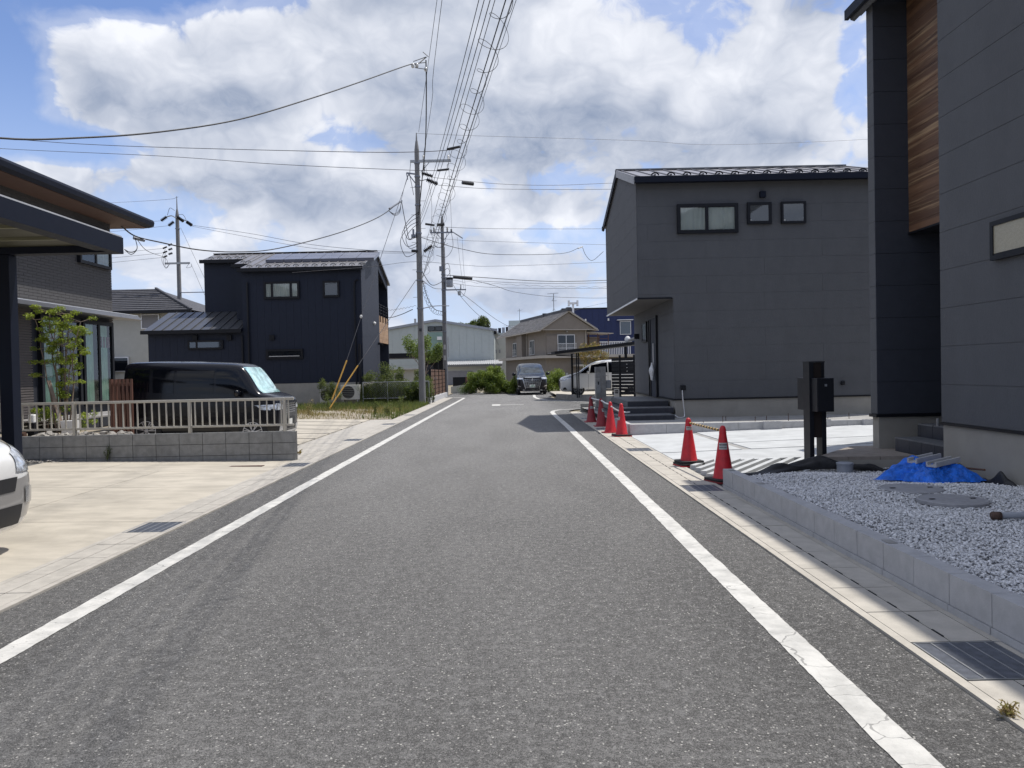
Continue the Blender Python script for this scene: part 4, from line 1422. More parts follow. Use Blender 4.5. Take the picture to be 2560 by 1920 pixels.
# bag hanging at the door
def bag_p(u, v):
    a = u * 2 * math.pi
    r = 0.035 + 0.06 * math.sin(math.pi * min(1, v * 1.15)) * (1 + 0.2 * math.sin(3 * a)) * (1.0 - 0.3 * math.sin(7 * v))
    return vec((LW - 0.14 + r * math.cos(a) * 0.8, 22.16 + r * math.sin(a) * 1.5, 1.12 + 0.52 * v))
tag(MB().grid(bag_p, 16, 14).build('plastic_bag', 'bag', center=True, smooth=True), 'white plastic bag hanging from the door handle of the grey house', 'bag')

# tiled entrance steps
st = thing('entrance_steps', 'dark tiled entrance steps at the side of the grey house', 'steps', (3.4, 20.5, 0.17))
for i, (x0, x1, y0, y1, z0, z1) in enumerate([(2.66, 4.25, 19.14, 24.2, 0.0, 0.30), (2.86, 4.25, 19.85, 24.0, 0.30, 0.45), (3.14, 4.25, 20.5, 23.8, 0.45, 0.60)]):
    x1 = x1 if y0 > 19.8 else 4.12
    if i == 0:
        MB().box(x0 + 0.012, 4.12, y0 + 0.012, y1, z0, z1 - 0.018).build('step', 'siding_dark', st)
    else:
        MB().box(x0 + 0.012, 4.245, y0 + 0.012, y1, z0, z1 - 0.018).build('step', 'siding_dark', st)
    xe = 4.12 if i == 0 else 4.245
    h = z1 - max(z0, 0.17) - 0.018
    zb = max(z0, 0.17)
    clad(st, 'riser_tile', 'tile_black', (0, y0 + 0.012, zb), X_, Z_, (0, -1, 0), [(x0 + 0.012, 0), (xe, 0), (xe, h), (x0 + 0.012, h)], 0, x0, 0.40, 0.005, 0.011)
    clad(st, 'tread_tile', 'tile_top', (0, 0, z1 - 0.018), X_, Y_, Z_, [(x0, y0), (xe, y0), (xe, y0 + 0.75), (x0, y0 + 0.75)], 0, x0, 0.40, 0.005, 0.018)
    clad(st, 'side_tile', 'tile_top', (x0 + 0.012, 0, zb), Y_, Z_, (-1, 0, 0), [(y0 + 0.012, 0), (y1, 0), (y1, h), (y0 + 0.012, h)], 0, y0, 0.60, 0.005, 0.011)
MB().box(3.16, 4.24, 21.25, 23.8, 0.583, 0.60).build('landing', 'tile_top', st)

# low wall north of the steps and the concrete gate pillar
lw = thing('low_wall', 'low grey block wall stub behind the gate pillar at the corner', 'low wall', (3.2, 26.3, 0))
block_run(lw, 'wall_block', 'block', (2.40, 26.3), (4.3, 26.3), 0.0, 0.15, 0.15, bl=0.4, off=0.0)
block_run(lw, 'wall_block', 'block', (2.40, 26.3), (4.3, 26.3), 0.15, 0.30, 0.15, bl=0.4, off=0.2)
gp = thing('gate_pillar', 'square grey concrete gate pillar with letterbox behind the far cones', 'gate pillar', (2.9, 24.6, 0))
for k in range(8):
    z = k * 0.195
    MB().box(2.74, 2.90, 24.46, 24.74, z + 0.003, z + 0.19).build('pillar_tile', 'conc_grey' if k < 7 else 'block', gp)
MB().box(2.902, 3.07, 24.47, 24.74, 0, 1.56).build('pillar_post', 'conc_grey', gp)
MB().box(2.76, 2.89, 24.44, 24.457, 0.70, 1.05).build('intercom_panel', 'steel', gp)
MB().box(2.80, 2.84, 24.42, 24.44, 0.98, 1.08).build('intercom', 'black_plastic', gp)
MB().box(3.075, 3.24, 24.5, 24.72, 0.85, 1.12).build('letterbox', 'steel', gp, bevel=0.02)

# black mailbox post
mp = thing('mailbox_post', 'tall black metal mailbox post standing on two legs at the driveway', 'mailbox', (4.15, 10.4, 0))
MB().box(4.05, 4.11, 10.30, 10.52, 0.06, 1.52).build('leg', 'black_metal', mp, bevel=0.003)
MB().box(4.22, 4.28, 10.31, 10.51, 0.06, 1.30).build('leg', 'black_metal', mp, bevel=0.003)
MB().box(4.112, 4.218, 10.32, 10.34, 0.50, 1.52).build('front_panel', 'post_panel', mp)
MB().box(4.22, 4.26, 10.31, 10.51, 1.302, 1.52).build('leg', 'black_metal', mp)
MB().box(4.045, 4.265, 10.30, 10.52, 1.521, 1.535).build('top_cap', 'black_metal', mp)
MB().box(4.075, 4.30, 10.10, 10.80, 0.86, 1.31).build('mailbox', 'black_metal', mp, bevel=0.006)
MB().box(4.085, 4.29, 10.088, 10.099, 0.875, 1.295).build('mailbox_door', 'black_metal', mp)
MB().box(4.17, 4.20, 10.082, 10.0879, 1.20, 1.23).build('lock', 'steel', mp)
MB().box(4.02, 4.32, 10.24, 10.6, 0.0, 0.06).build('footing', 'conc_grey', mp)


# ------------------------------------------------------------------ traffic cones
def cone(x, y, label, dark, base_dark, weights, tilt=0.0, sticker=None, rot=0.0, zt=0.01):
    t = thing('traffic_cone', label, 'traffic cone', (x, y, zt), 'red traffic cones by the driveway')
    z = zt
    s = 0.19
    def sq(h0, h1, hw, r=0.05):
        mb = MB()
        pts = []
        for k in range(4):
            a0 = math.pi / 2 * k + math.pi / 4
            cx, cy = (hw - r) * (1 if k in (0, 3) else -1), (hw - r) * (1 if k in (0, 1) else -1)
            for j in range(5):
                a = math.pi / 2 * k + j * math.pi / 8
                pts.append((cx + r * math.cos(a), cy + r * math.sin(a)))
        c, s_ = math.cos(rot), math.sin(rot)
        pts = [(x + px * c - py * s_, y + px * s_ + py * c) for px, py in pts]
        mb.prism(pts, (0, 0, h0), X_, Y_, Z_, h1 - h0)
        return mb
    sq(z, z + 0.022, s, 0.04).build('base', 'cone_dark' if base_dark else 'cone', t, bevel=0.004)
    z2 = z + 0.0225
    for k in range(weights):
        sq(z2, z2 + 0.028, s + 0.005 - 0.012 * k, 0.07).build('cone_weight', 'rubber', t, bevel=0.006)
        z2 += 0.034
    m = 'cone_dark' if dark else 'cone'
    prof = [(0.152, 0.0), (0.150, 0.012), (0.128, 0.045), (0.045, 0.60), (0.0475, 0.602), (0.0475, 0.612), (0.044, 0.618), (0.041, 0.655), (0.033, 0.683), (0.018, 0.70), (0.0, 0.704)]
    MB().lathe((x, y, z + 0.02), prof, 32).build('cone_body', m, t, smooth='auto')
    if sticker:
        a0, hz, ww, hh = sticker
        mb = MB()

        def P(u, v):
            h = hz + hh * v
            r = 0.128 + (0.045 - 0.128) * (h - 0.045) / 0.555 + 0.0015
            a = a0 + (u - 0.5) * ww / r
            return vec((x + r * math.sin(a), y - r * math.cos(a), z + 0.02 + h))
        sk = mb.grid(P, 6, 2).build('sticker', 'sticker', t)
        # rows of small print on the sticker
        def stroke(u0, u1, v0, v1, mat):
            def Q(u, v):
                h = hz + hh * (v0 + (v1 - v0) * v)
                r = 0.128 + (0.045 - 0.128) * (h - 0.045) / 0.555 + 0.0028
                a = a0 + ((u0 + (u1 - u0) * u) - 0.5) * ww / r
                return vec((x + r * math.sin(a), y - r * math.cos(a), z + 0.02 + h))
            return MB().grid(Q, 3, 1)
        rr = random.Random(int(x * 100))
        mbk = MB()
        for row in ((0.60, 0.82), (0.22, 0.36)):
            u = 0.08
            while u < 0.9:
                wd = rr.uniform(0.02, 0.07)
                g = stroke(u, min(u + wd, 0.93), row[0], row[1], 'ink')
                b = len(mbk.v)
                mbk.v += g.v
                mbk.f += [tuple(i + b for i in f) for f in g.f]
                u += wd + rr.uniform(0.015, 0.04)
        mbk.build('print', 'ink', sk)
    return t


cone(2.23, 21.2, 'dark red traffic cone farthest away in the row of four', True, True, 0, sticker=(0.15, 0.36, 0.10, 0.07))
cone(2.31, 19.55, 'dark red traffic cone with a plain white sticker, second farthest', True, True, 0, sticker=(0.75, 0.36, 0.09, 0.08))
cone(2.29, 17.55, 'bright red traffic cone at the far kerb on a plain red base', False, True, 0, rot=0.1)
cone(2.40, 16.57, 'bright red traffic cone at the kerb corner on a black weight', False, False, 1, rot=0.12, sticker=(-1.1, 0.34, 0.08, 0.07))
cone(2.66, 11.42, 'red traffic cone on two black weights at the far end of the striped bar', False, False, 2, rot=0.2, sticker=(0.02, 0.52, 0.10, 0.055))
cone(2.72, 9.78, 'red traffic cone behind the kerb block end, nearest the camera', False, True, 1, rot=0.35, sticker=(-0.25, 0.40, 0.115, 0.085))
tag(MB().tube([(2.675, 11.40, 0.655), (2.745, 9.80, 0.655)], 0.0165, 10).build('cone_bar', 'stripe', center=True, smooth=True), 'yellow and black striped bar joining the two near cones', 'cone bar')
tag(MB().tube(sag((2.24, 21.2, 0.68), (2.31, 19.57, 0.68), 0.01), 0.02, 8).build('cone_bar', 'alu_white', center=True, smooth=True), 'pale bar joining the two dark red far cones', 'cone bar')
tag(MB().tube(sag((2.32, 19.53, 0.68), (2.30, 17.57, 0.66), 0.02), 0.02, 8).build('cone_bar', 'alu_white', center=True, smooth=True), 'pale bar from the second dark cone to the first bright cone', 'cone bar')
tag(MB().tube(sag((2.30, 17.5, 0.62), (2.9, 18.6, 0.42), 0.05), 0.018, 8).build('cone_bar', 'bag', center=True, smooth=True), 'crumpled pale plastic strip behind the bright far cones', 'plastic strip')


# ------------------------------------------------------------------ left: block wall, railing, carport, house
bw = thing('block_wall', 'low grey block wall carrying the beige railing', 'block wall', (-6.2, 13.3, 0))
WX0, WX1, WY = -9.4, -3.76, 13.28
MB().box(WX0, WX1 - 0.006, WY - 0.048, WY + 0.048, 0.0, 0.51).build('wall_core', 'joint', bw)
block_run(bw, 'wall_block', 'block', (WX0, WY), (WX1, WY), 0.0, 0.125, 0.12, bl=0.405, gap=0.009, off=0.37)
block_run(bw, 'wall_block', 'block', (WX0, WY), (WX1, WY), 0.125, 0.325, 0.12, bl=0.405, gap=0.009, off=0.37)
block_run(bw, 'wall_block', 'block', (WX0, WY), (WX1, WY), 0.325, 0.525, 0.12, bl=0.405, gap=0.009, off=0.37)

fn = thing('railing', 'beige aluminium railing on top of the grey block wall', 'railing', (-6.2, 13.28, 0.52))
MB().box(-9.4, -3.80, 13.245, 13.315, 1.065, 1.11).build('top_rail', 'alu', fn, bevel=0.006)
MB().box(-9.4, -3.80, 13.255, 13.305, 0.615, 0.650).build('bottom_rail', 'alu', fn, bevel=0.004)
for x in (-3.955, -5.61, -7.62, -9.3):
    MB().box(x - 0.02, x + 0.02, 13.225, 13.30, 0.52, 1.105).build('post', 'alu', fn)
x = -3.89 - 0.0
k = 0
while x > -9.3:
    if min(abs(x - q) for q in (-3.955, -5.61, -7.62, -9.3)) > 0.045:
        MB().box(x - 0.009, x + 0.009, 13.262, 13.288, 0.651, 1.064).build('baluster', 'alu', fn)
    x -= 0.1255

# raised bed behind the wall: rocks, plank, bollard, deck
struct(MB().box(-10.2, -8.15, 13.35, 17.5, 0.0, 0.44).box(-8.149, -7.15, 13.35, 14.3, 0.0, 0.438).build('raised_bed', 'dirt'))
rockm = []
for j in range(4):
    bm = bmesh.new()
    bmesh.ops.create_icosphere(bm, subdivisions=1, radius=1.0)
    for v in bm.verts:
        v.co *= random.uniform(0.7, 1.2)
    me = bpy.data.meshes.new('rock')
    bm.to_mesh(me)
    bm.free()
    me.materials.append(M['rock'])
    rockm.append(me)
for i in range(46):
    x = -8.45 + (i % 23) * 0.075 + random.uniform(-.03, .03)
    y = 13.42 + (i // 23) * 0.16 + random.uniform(-.03, .05)
    o = bpy.data.objects.new('rock', rockm[i % 4])
    COL.objects.link(o)
    s = random.uniform(0.04, 0.085)
    o.scale = (s * 1.25, s, s * 0.75)
    o.rotation_euler = (random.uniform(-.4, .4), random.uniform(-.4, .4), random.uniform(0, 6))
    o.location = (x, y, 0.46 + s * 0.4 + (i // 23) * 0.03)
    tag(o, 'small grey rubble rock behind the railing', 'rock', 'rubble rocks behind the railing')
tag(MB().bar((-8.62, 14.2, 1.49), (-8.36, 14.15, 0.60), 0.085, 0.02).build('wooden_plank', 'bark', center=True), 'grey wooden plank leaning among the tree stems behind the railing', 'plank')
bo = thing('bollard_light', 'short black garden post with a white cap behind the railing', 'garden light', (-8.64, 13.72, 0.44))
MB().box(-8.70, -8.58, 13.66, 13.78, 0.44, 0.73).build('post', 'black_metal', bo)
MB().box(-8.695, -8.585, 13.665, 13.775, 0.7305, 0.885).build('lamp_cap', 'white_paint', bo, bevel=0.02)
tag(MB().lathe((-8.78, 13.50, 0.535), [(0.05, -0.14), (0.05, 0.14)], 12, 'x').build('clay_pipe', 'soffit_brown', center=True, smooth='auto'), 'pinkish clay pipe lying on the wall behind the railing', 'pipe')
tag(MB().prism([(0, 0), (0.2, 0), (0.24, 0.30), (-0.03, 0.30)], (-8.28, 14.0, 0.44), X_, Z_, Y_, 0.2).build('planter_box', 'white_paint', center=True), 'white planter box behind the railing beside the tree stems', 'planter')
dk = thing('garden_deck', 'grey wooden deck below the curtained windows of the left house', 'deck', (-9.6, 17.5, 0.4))
for i in range(8):
    MB().box(-10.15 + i * 0.145, -10.015 + i * 0.145, 15.2, 19.4, 0.66, 0.69).build('deck_board', 'tile_clay', dk)
for i in range(4):
    y = 15.25 + i * 1.36
    MB().box(-9.03, -8.99, y, y + 1.33, 0.46, 0.655).build('deck_skirt', 'siding_dark', dk)

# slatted brown screen
sc = thing('slat_screen', 'brown vertical slat screen standing behind the black van tail', 'screen', (-7.86, 15.3, 0.05))
for i in range(6):
    x = -8.07 + i * 0.082
    MB().box(x, x + 0.042, 15.30, 15.34, 0.05, 1.49).build('slat', 'brown_alu', sc)
MB().box(-8.07, -7.64, 15.342, 15.36, 1.35, 1.42).build('rail', 'brown_alu', sc)
MB().box(-8.07, -7.64, 15.342, 15.36, 0.3, 0.37).build('rail', 'brown_alu', sc)
MB().box(-8.065, -8.05, 15.362, 16.0, 0.05, 1.49).build('side_panel', 'brown_alu', sc)

# left house
lh = thing('house', 'dark brick patterned house at the left with curtained garden windows', 'house', (-13, 17, 0))
HX, HY0, HY1 = -10.2, 9.0, 19.6
M['brick_dark'] = pmat('dark_brick_siding', (0.064, 0.062, 0.064), 0.8, var=0.05, vscale=7, bump=0.4, bscale=60)
M['rib_dark'] = pmat('dark_ribbed_siding', (0.095, 0.083, 0.08), 0.75, var=0.1, vscale=5)
MB().box(-20, HX - 0.02, HY0, HY1 - 0.02, 0, 0.6).build('foundation', 'found', lh)
MB().box(-20, HX - 0.015, HY0, HY1 - 0.015, 0.6, 5.5).build('wall', 'joint', lh)
# upper storey: brick pattern rows; each visible row is one board set with recessed joints
clad_joined(lh, 'brick_courses', 'brick_dark', (HX - 0.015, 0, 3.12), Y_, Z_, (1, 0, 0), [(HY0, 0), (HY1, 0), (HY1, 2.36), (HY0, 2.36)], 1, 0, 0.0655, 0.008, 0.015, split=0.30)['kind'] = 'stuff'
clad_joined(lh, 'siding_ribs', 'rib_dark', (HX - 0.015, 0, 0.60), Y_, Z_, (1, 0, 0), [(HY0, 0), (16.25, 0), (16.25, 2.5), (HY0, 2.5)], 1, 0, 0.055, 0.016, 0.022)['kind'] = 'stuff'
clad_joined(lh, 'siding_ribs', 'rib_dark', (HX - 0.015, 0, 0.60), Y_, Z_, (1, 0, 0), [(19.42, 0), (HY1, 0), (HY1, 2.5), (19.42, 2.5)], 1, 0, 0.055, 0.016, 0.022)['kind'] = 'stuff'
MB().box(HX - 0.014, HX + 0.006, 16.25, 19.42, 0.60, 3.1).build('window_wall', 'siding_dark', lh)
# canopy over the garden windows
mb = MB().prism([(HX, 3.02), (-9.56, 2.98), (-9.50, 3.00), (-9.60, 3.10), (HX, 3.20)], (0, HY0, 0), X_, Z_, Y_, 10.72)
mb.build('canopy', 'roof_dark', lh)
MB().box(-9.625, -9.60, HY0, 19.71, 3.103, 3.118).build('canopy_edge', 'alu_white', lh)
MB().prism([(HX, 3.205), (-9.64, 3.112), (-9.64, 3.122), (HX, 3.215)], (0, HY0, 0), X_, Z_, Y_, 10.70).build('canopy_top', 'alu_white', lh)
# garden windows
window(lh, (HX + 0.004, 16.42, 0.86), Y_, X_, 1.55, 2.06, fw=0.09, d=0.10, mull=(0.5,), glass='glass', back='room', curtain='curtain_g', cspan=((0.0, 0.42),))
window(lh, (HX + 0.004, 18.05, 0.86), Y_, X_, 1.38, 2.06, fw=0.09, d=0.10, mull=(0.52,), glass='glass', back='room', curtain='curtain_g', cspan=((0.05, 0.36), (0.58, 0.90)))
for yy in (16.55, 18.87):
    MB().box(HX + 0.036, HX + 0.044, yy, yy + 0.5, 2.28, 2.55).build('blind', 'blind', lh)
window(lh, (HX + 0.004, 18.05, 4.27), Y_, X_, 1.42, 0.95, fw=0.07, d=0.09, mull=(0.5,), glass='glass', back='room', curtain='curtain', cspan=((0.55, 1.0),))
# roof with brown soffit, fascia and gutter
mb = MB().prism([(-20, 9.0), (-9.50, 5.60), (-9.50, 5.52), (HX - 0.02, 5.48), (-20, 5.48)], (0, 8.0, 0), X_, Z_, Y_, 12.2)
mb.build('roof', 'roof_dark', lh)
MB().box(-20, -9.52, 8.0, 20.19, 5.455, 5.478).build('soffit', 'soffit_brown', lh)
mb = MB().prism([(-9.50, 5.46), (-9.36, 5.50), (-9.34, 5.60), (-9.37, 5.66), (-9.50, 5.66)], (0, 8.0, 0), X_, Z_, Y_, 12.22)
mb.build('rain_gutter', 'navy_metal', lh)

# carport at the left
cp = thing('carport', 'dark navy carport with ribbed translucent roof at the left edge', 'carport', (-5.5, 8.4, 0))
CY = 8.5
MB().box(-5.60, -5.46, CY - 0.16, CY - 0.02, 0.0, 2.88).build('post', 'navy_metal', cp, bevel=0.004)
MB().box(-4.385, -4.28, 1.5, CY, 2.885, 3.065).build('side_beam', 'navy_metal', cp)
MB().box(-4.40, -4.295, 1.5, CY, 3.067, 3.085).build('beam_trim', 'alu_white', cp)
MB().box(-9.0, -4.387, CY - 0.16, CY - 0.003, 2.885, 3.05).build('end_beam', 'navy_metal', cp)
MB().tube([(-5.48, CY - 0.02, 0.1), (-5.48, CY - 0.02, 2.45), (-5.62, CY - 0.01, 2.62)], 0.016, 6).build('drain_pipe', 'navy_metal', cp)
for i in range(11):
    y0 = 1.5 + i * 0.63
    MB().box(-9.0, -4.388, y0 + 0.02, y0 + 0.61, 2.96, 2.968).build('roof_panel', 'poly', cp)
    MB().box(-9.0, -4.388, y0 - 0.018, y0 + 0.018, 2.93, 2.99).build('roof_rib', 'rib', cp)
MB().box(-4.50, -4.387, 1.5, CY - 0.1, 2.90, 2.925).build('inner_trim', 'navy_metal', cp)

stones(900, lambda n: np.stack([rng.uniform(-9.4, -7.6, n), rng.uniform(12.5, 13.2, n), np.full(n, 0.10)], 1)[lambda a: a[:, 1] > 12.2 + (a[:, 0] + 9.4) * 0.45 + 0.1] if False else
       (lambda a: a[a[:, 1] > 12.45 + (a[:, 0] + 8.9) * 0.55])(np.stack([rng.uniform(-9.4, -7.5, n), rng.uniform(12.3, 13.2, n), zl(-8.5) + rng.uniform(-0.01, 0.02, n)], 1)),
       0.022, 'gravel', 'rock', 'grey gravel strip at the foot of the block wall', 'gravel')


# ------------------------------------------------------------------ vehicles
def final_mesh(o):
    dg = bpy.context.evaluated_depsgraph_get()
    me = bpy.data.meshes.new_from_object(o.evaluated_get(dg))
    o.modifiers.clear()
    old = o.data
    o.data = me
    bpy.data.meshes.remove(old)
    return me


class Car:
    """lofted body; nose towards -x in car space, wheels on z = 0"""
    def __init__(s, label, cat, paint, secs, wheels, wr, width, name='parked_car', arch=True):
        s.root = thing(name, label, cat, (0, 0, 0))
        ring = []
        mb = MB()
        np_ = None
        for sec in secs:
            x, zs, ws, zm, wm, zb, wb, zr_, wr_ = sec
            half = [(0, zs), (ws * .8, zs), (ws, zs + .05), (wm, zm), (wm, zm * .35 + zb * .65), (wb, zb), ((wb + wr_) / 2 + .012, (zb + zr_) / 2), (wr_ + .005, zr_ - min(.13, (zr_ - zb) * .35)), (wr_ - .05, zr_ - min(.035, (zr_ - zb) * .1)), (wr_ * .55, zr_ - .004), (0, zr_)]
            full = half + [(-y, z) for y, z in half[-2:0:-1]]
            b = len(mb.v)
            mb.v += [(x, y, z) for y, z in full]
            n = len(full)
            if np_ is not None:
                for k in range(n):
                    mb.f.append((np_ + k, np_ + (k + 1) % n, b + (k + 1) % n, b + k))
            np_ = b
        n = len(full)
        mb.f.append(tuple(range(n))[::-1])
        mb.f.append(tuple(range(np_, np_ + n)))
        o = mb.build('body', paint, s.root, center=None)
        o.location = (0, 0, 0)
        ORG[o.name] = (0, 0, 0)
        sub = o.modifiers.new('s', 'SUBSURF')
        sub.levels = sub.render_levels = 2
        final_mesh(o)
        if arch:
            cut = MB()
            for wx in wheels:
                for sy in (-1, 1):
                    cut.lathe((wx, sy * width / 2, wr), [(wr * 1.14, -0.24), (wr * 1.14, 0.24)], 28, 'y')
            c = cut.build('cutter', paint)
            bo_ = o.modifiers.new('b', 'BOOLEAN')
            bo_.object = c
            bo_.operation = 'DIFFERENCE'
            bo_.solver = 'EXACT'
            final_mesh(o)
            bpy.data.objects.remove(c)
        o.data.polygons.foreach_set('use_smooth', [True] * len(o.data.polygons))
        try:
            o.data.set_sharp_from_angle(angle=R(35))
        except Exception:
            pass
        bm = bmesh.new()
        bm.from_mesh(o.data)
        s.bvh = BVHTree.FromBMesh(bm)
        bm.free()
        s.body = o
        s.wr, s.width = wr, width

    def patch(s, name, mat, quad, direction, off=0.006, nu=10, nv=6, parent=None, thick=0.0):
        """quad: four corner points (or two polylines) projected onto the body along direction"""
        d = vec(direction).normalized()
        if len(quad) == 4:
            lo, hi = [quad[0], quad[1]], [quad[3], quad[2]]
        else:
            lo, hi = quad

        def along(pl, u):
            t = u * (len(pl) - 1)
            i = min(int(t), len(pl) - 2)
            return vec(pl[i]).lerp(vec(pl[i + 1]), t - i)

        def P(u, v):
            p = along(lo, u).lerp(along(hi, u), v)
            h = s.bvh.ray_cast(p - d * 3, d)
            if h[0] is None:
                h2 = s.bvh.find_nearest(p)
                return h2[0] + (h2[1] * off)
            nn = h[1] if h[1].dot(d) < 0 else -h[1]
            return h[0] + nn * off
        mb = MB().grid(P, nu, nv)
        o = mb.build(name, mat, parent or s.root, smooth=True)
        return o

    def side(s, name, mat, quad, **k):
        """same patch on both sides; quad in (x, z)"""
        for sy in (-1, 1):
            if len(quad) == 4:
                q = [(a, sy * s.width, b) for a, b in quad]
            else:
                q = [[(a, sy * s.width, b) for a, b in pl] for pl in quad]
            s.patch(name, mat, q, (0, -sy, 0), **k)

    def wheel(s, x, y, sy, rim='steel', spokes=7):
        r = s.wr
        w = thing_part('wheel', s.root)
        prof = [(r * .62, -0.085), (r * .93, -0.095), (r, -0.07), (r, 0.07), (r * .93, 0.095), (r * .62, 0.085)]
        t = MB().lathe((x, y, r), prof, 28, 'y').build('wheel', 'rubber', s.root, smooth='auto')
        face = sy * 0.096
        mb = MB()
        mb.lathe((x, y + face * 0.5, r), [(r * .66, -.004 * sy), (r * .60, .02 * sy)], 28, 'y')
        mb.build('rim_dish', 'room', t, smooth='auto')
        mb = MB()
        n = 28
        for k in range(n):
            a, b = 2 * math.pi * k / n, 2 * math.pi * (k + 1) / n
            mb.bar((x + math.cos(a) * r * .66, y + face, r + math.sin(a) * r * .66), (x + math.cos(b) * r * .66, y + face, r + math.sin(b) * r * .66), 0.012, 0.012, up=(0, 1, 0))
        for k in range(spokes):
            for dd in (-0.12, 0.12):
                a = 2 * math.pi * k / spokes + 0.3
                mb.bar((x + math.cos(a) * .03, y + face, r + math.sin(a) * .03), (x + math.cos(a + dd) * r * .66, y + face, r + math.sin(a + dd) * r * .66), 0.014, 0.010, up=(0, 1, 0))
        mb.lathe((x, y + face - 0.005, r), [(0.045, 0), (0.035, 0.012)], 12, 'y')
        mb.build('rim', rim, t)
        return t


def thing_part(n, p):
    return None


def mirrors(c, x, z, y, mat, s=1.0):
    for sy in (-1, 1):
        bm = MB()
        bm.lathe((0, 0, 0), [(0.0, -0.09), (0.06, -0.085), (0.085, -0.04), (0.09, 0.04), (0.07, 0.085), (0.0, 0.09)], 12, 'y')
        v = [(x + p[0] * 0.7 * s, sy * (y + 0.03) + p[1] * 1.1 * s, z + p[2] * 0.95 * s) for p in bm.v]
        bm.v = v
        o = bm.build('mirror', mat, c.root, smooth=True)


# --- black boxy mini van, seen side on, nose towards the road
L, Wd = 3.38, 1.475
hw = Wd / 2
S = [
    (0.00, .30, .56, .42, .66, .76, .64, .90, .56),
    (0.02, .20, .66, .40, .71, .84, .69, 1.02, .62),
    (0.08, .18, .68, .42, .735, .92, .71, 1.07, .66),
    (0.26, .18, .68, .45, .735, .98, .72, 1.13, .68),
    (0.44, .18, .69, .45, hw, 1.02, .73, 1.16, .69),
    (0.52, .18, .69, .45, hw, 1.05, .73, 1.30, .67),
    (0.66, .18, .69, .45, hw, 1.06, .73, 1.54, .645),
    (0.80, .18, .69, .45, hw, 1.06, .73, 1.73, .63),
    (0.92, .18, .69, .45, hw, 1.06, .73, 1.79, .635),
    (1.25, .18, .69, .45, hw, 1.06, .73, 1.81, .64),
    (2.00, .18, .69, .45, hw, 1.06, .73, 1.82, .64),
    (2.80, .18, .69, .45, hw, 1.06, .73, 1.815, .64),
    (3.20, .18, .69, .45, hw, 1.06, .73, 1.80, .64),
    (3.32, .19, .69, .45, .73, 1.06, .725, 1.79, .635),
    (3.37, .22, .67, .45, .72, 1.06, .71, 1.77, .62),
    (3.385, .30, .62, .45, .68, 1.06, .67, 1.68, .58)]
kv = Car('black boxy mini van parked nose to the road behind the beige railing', 'van', 'car_black', S, (0.56, 2.85), 0.31, Wd, 'parked_van')
kv.side('side_window', 'car_glass', [[(0.66, 1.14), (1.0, 1.13), (1.36, 1.12)], [(0.84, 1.46), (1.05, 1.62), (1.38, 1.65)]])
kv.side('side_window', 'car_glass', [(1.42, 1.12), (2.22, 1.12), (2.22, 1.63), (1.42, 1.62)])
kv.side('side_window', 'car_glass', [(2.28, 1.12), (2.72, 1.13), (2.74, 1.63), (2.28, 1.63)])
kv.side('side_window', 'car_glass', [(2.80, 1.14), (3.18, 1.18), (3.14, 1.60), (2.82, 1.63)])
kv.side('door_handle', 'chrome', [(1.95, 0.955), (2.14, 0.955), (2.14, 0.98), (1.95, 0.98)], off=0.03, nu=3, nv=1)
kv.side('door_handle', 'chrome', [(1.68, 0.955), (1.86, 0.955), (1.86, 0.98), (1.68, 0.98)], off=0.03, nu=3, nv=1)
kv.patch('windscreen', 'shade_glass', [(-1, -.60, 1.14), (-1, .60, 1.14), (-1, .55, 1.70), (-1, -.55, 1.70)], (1, 0, 0), nu=14, nv=8)
for sy in (-1, 1):
    kv.patch('headlight', 'lamp', [(-.1, sy * .46, .80), (.0, sy * .735, .78), (.03, sy * .735, .93), (-.1, sy * .48, .90)], (1, 0, 0), off=0.012)
    kv.patch('fog_lamp', 'chrome', [(-.1, sy * .46, .33), (.0, sy * .66, .33), (.03, sy * .66, .45), (-.1, sy * .46, .42)], (1, 0, 0), off=0.012, nu=6, nv=4)
for k in range(5):
    z = .70 + k * .048
    kv.patch('grille_bar', 'chrome', [(-1, -.40, z), (-1, .40, z), (-1, .40, z + .022), (-1, -.40, z + .022)], (1, 0, 0), off=0.02, nu=12, nv=1)
kv.patch('bumper_trim', 'chrome', [(-1, -.58, .27), (-1, .58, .27), (-1, .58, .31), (-1, -.58, .31)], (1, 0, 0), off=0.02, nu=12, nv=1)
kv.patch('number_plate', 'plate', [(-1, -.165, .40), (-1, .165, .40), (-1, .165, .56), (-1, -.165, .56)], (1, 0, 0), off=0.025, nu=2, nv=1)
kv.patch('lower_grille', 'black_plastic', [(-1, -.40, .34), (-1, .40, .34), (-1, .40, .60), (-1, -.40, .60)], (1, 0, 0), off=0.008, nu=8, nv=3)
for wx in (0.56, 2.85):
    for sy in (-1, 1):
        kv.wheel(wx, sy * (hw - 0.09), sy, 'alu_white')
mirrors(kv, 0.86, 1.14, .80, 'car_black', 0.9)
MB().box(1.1, 1.16, -.02, .02, 1.78, 1.80).build('antenna_base', 'black_plastic', kv.root)
kv.root.location = (-4.80, 16.36, 0.035)
kv.root.rotation_euler = (0, -0.03, math.pi)
kv.root.scale = (0.955, 1, 0.955)

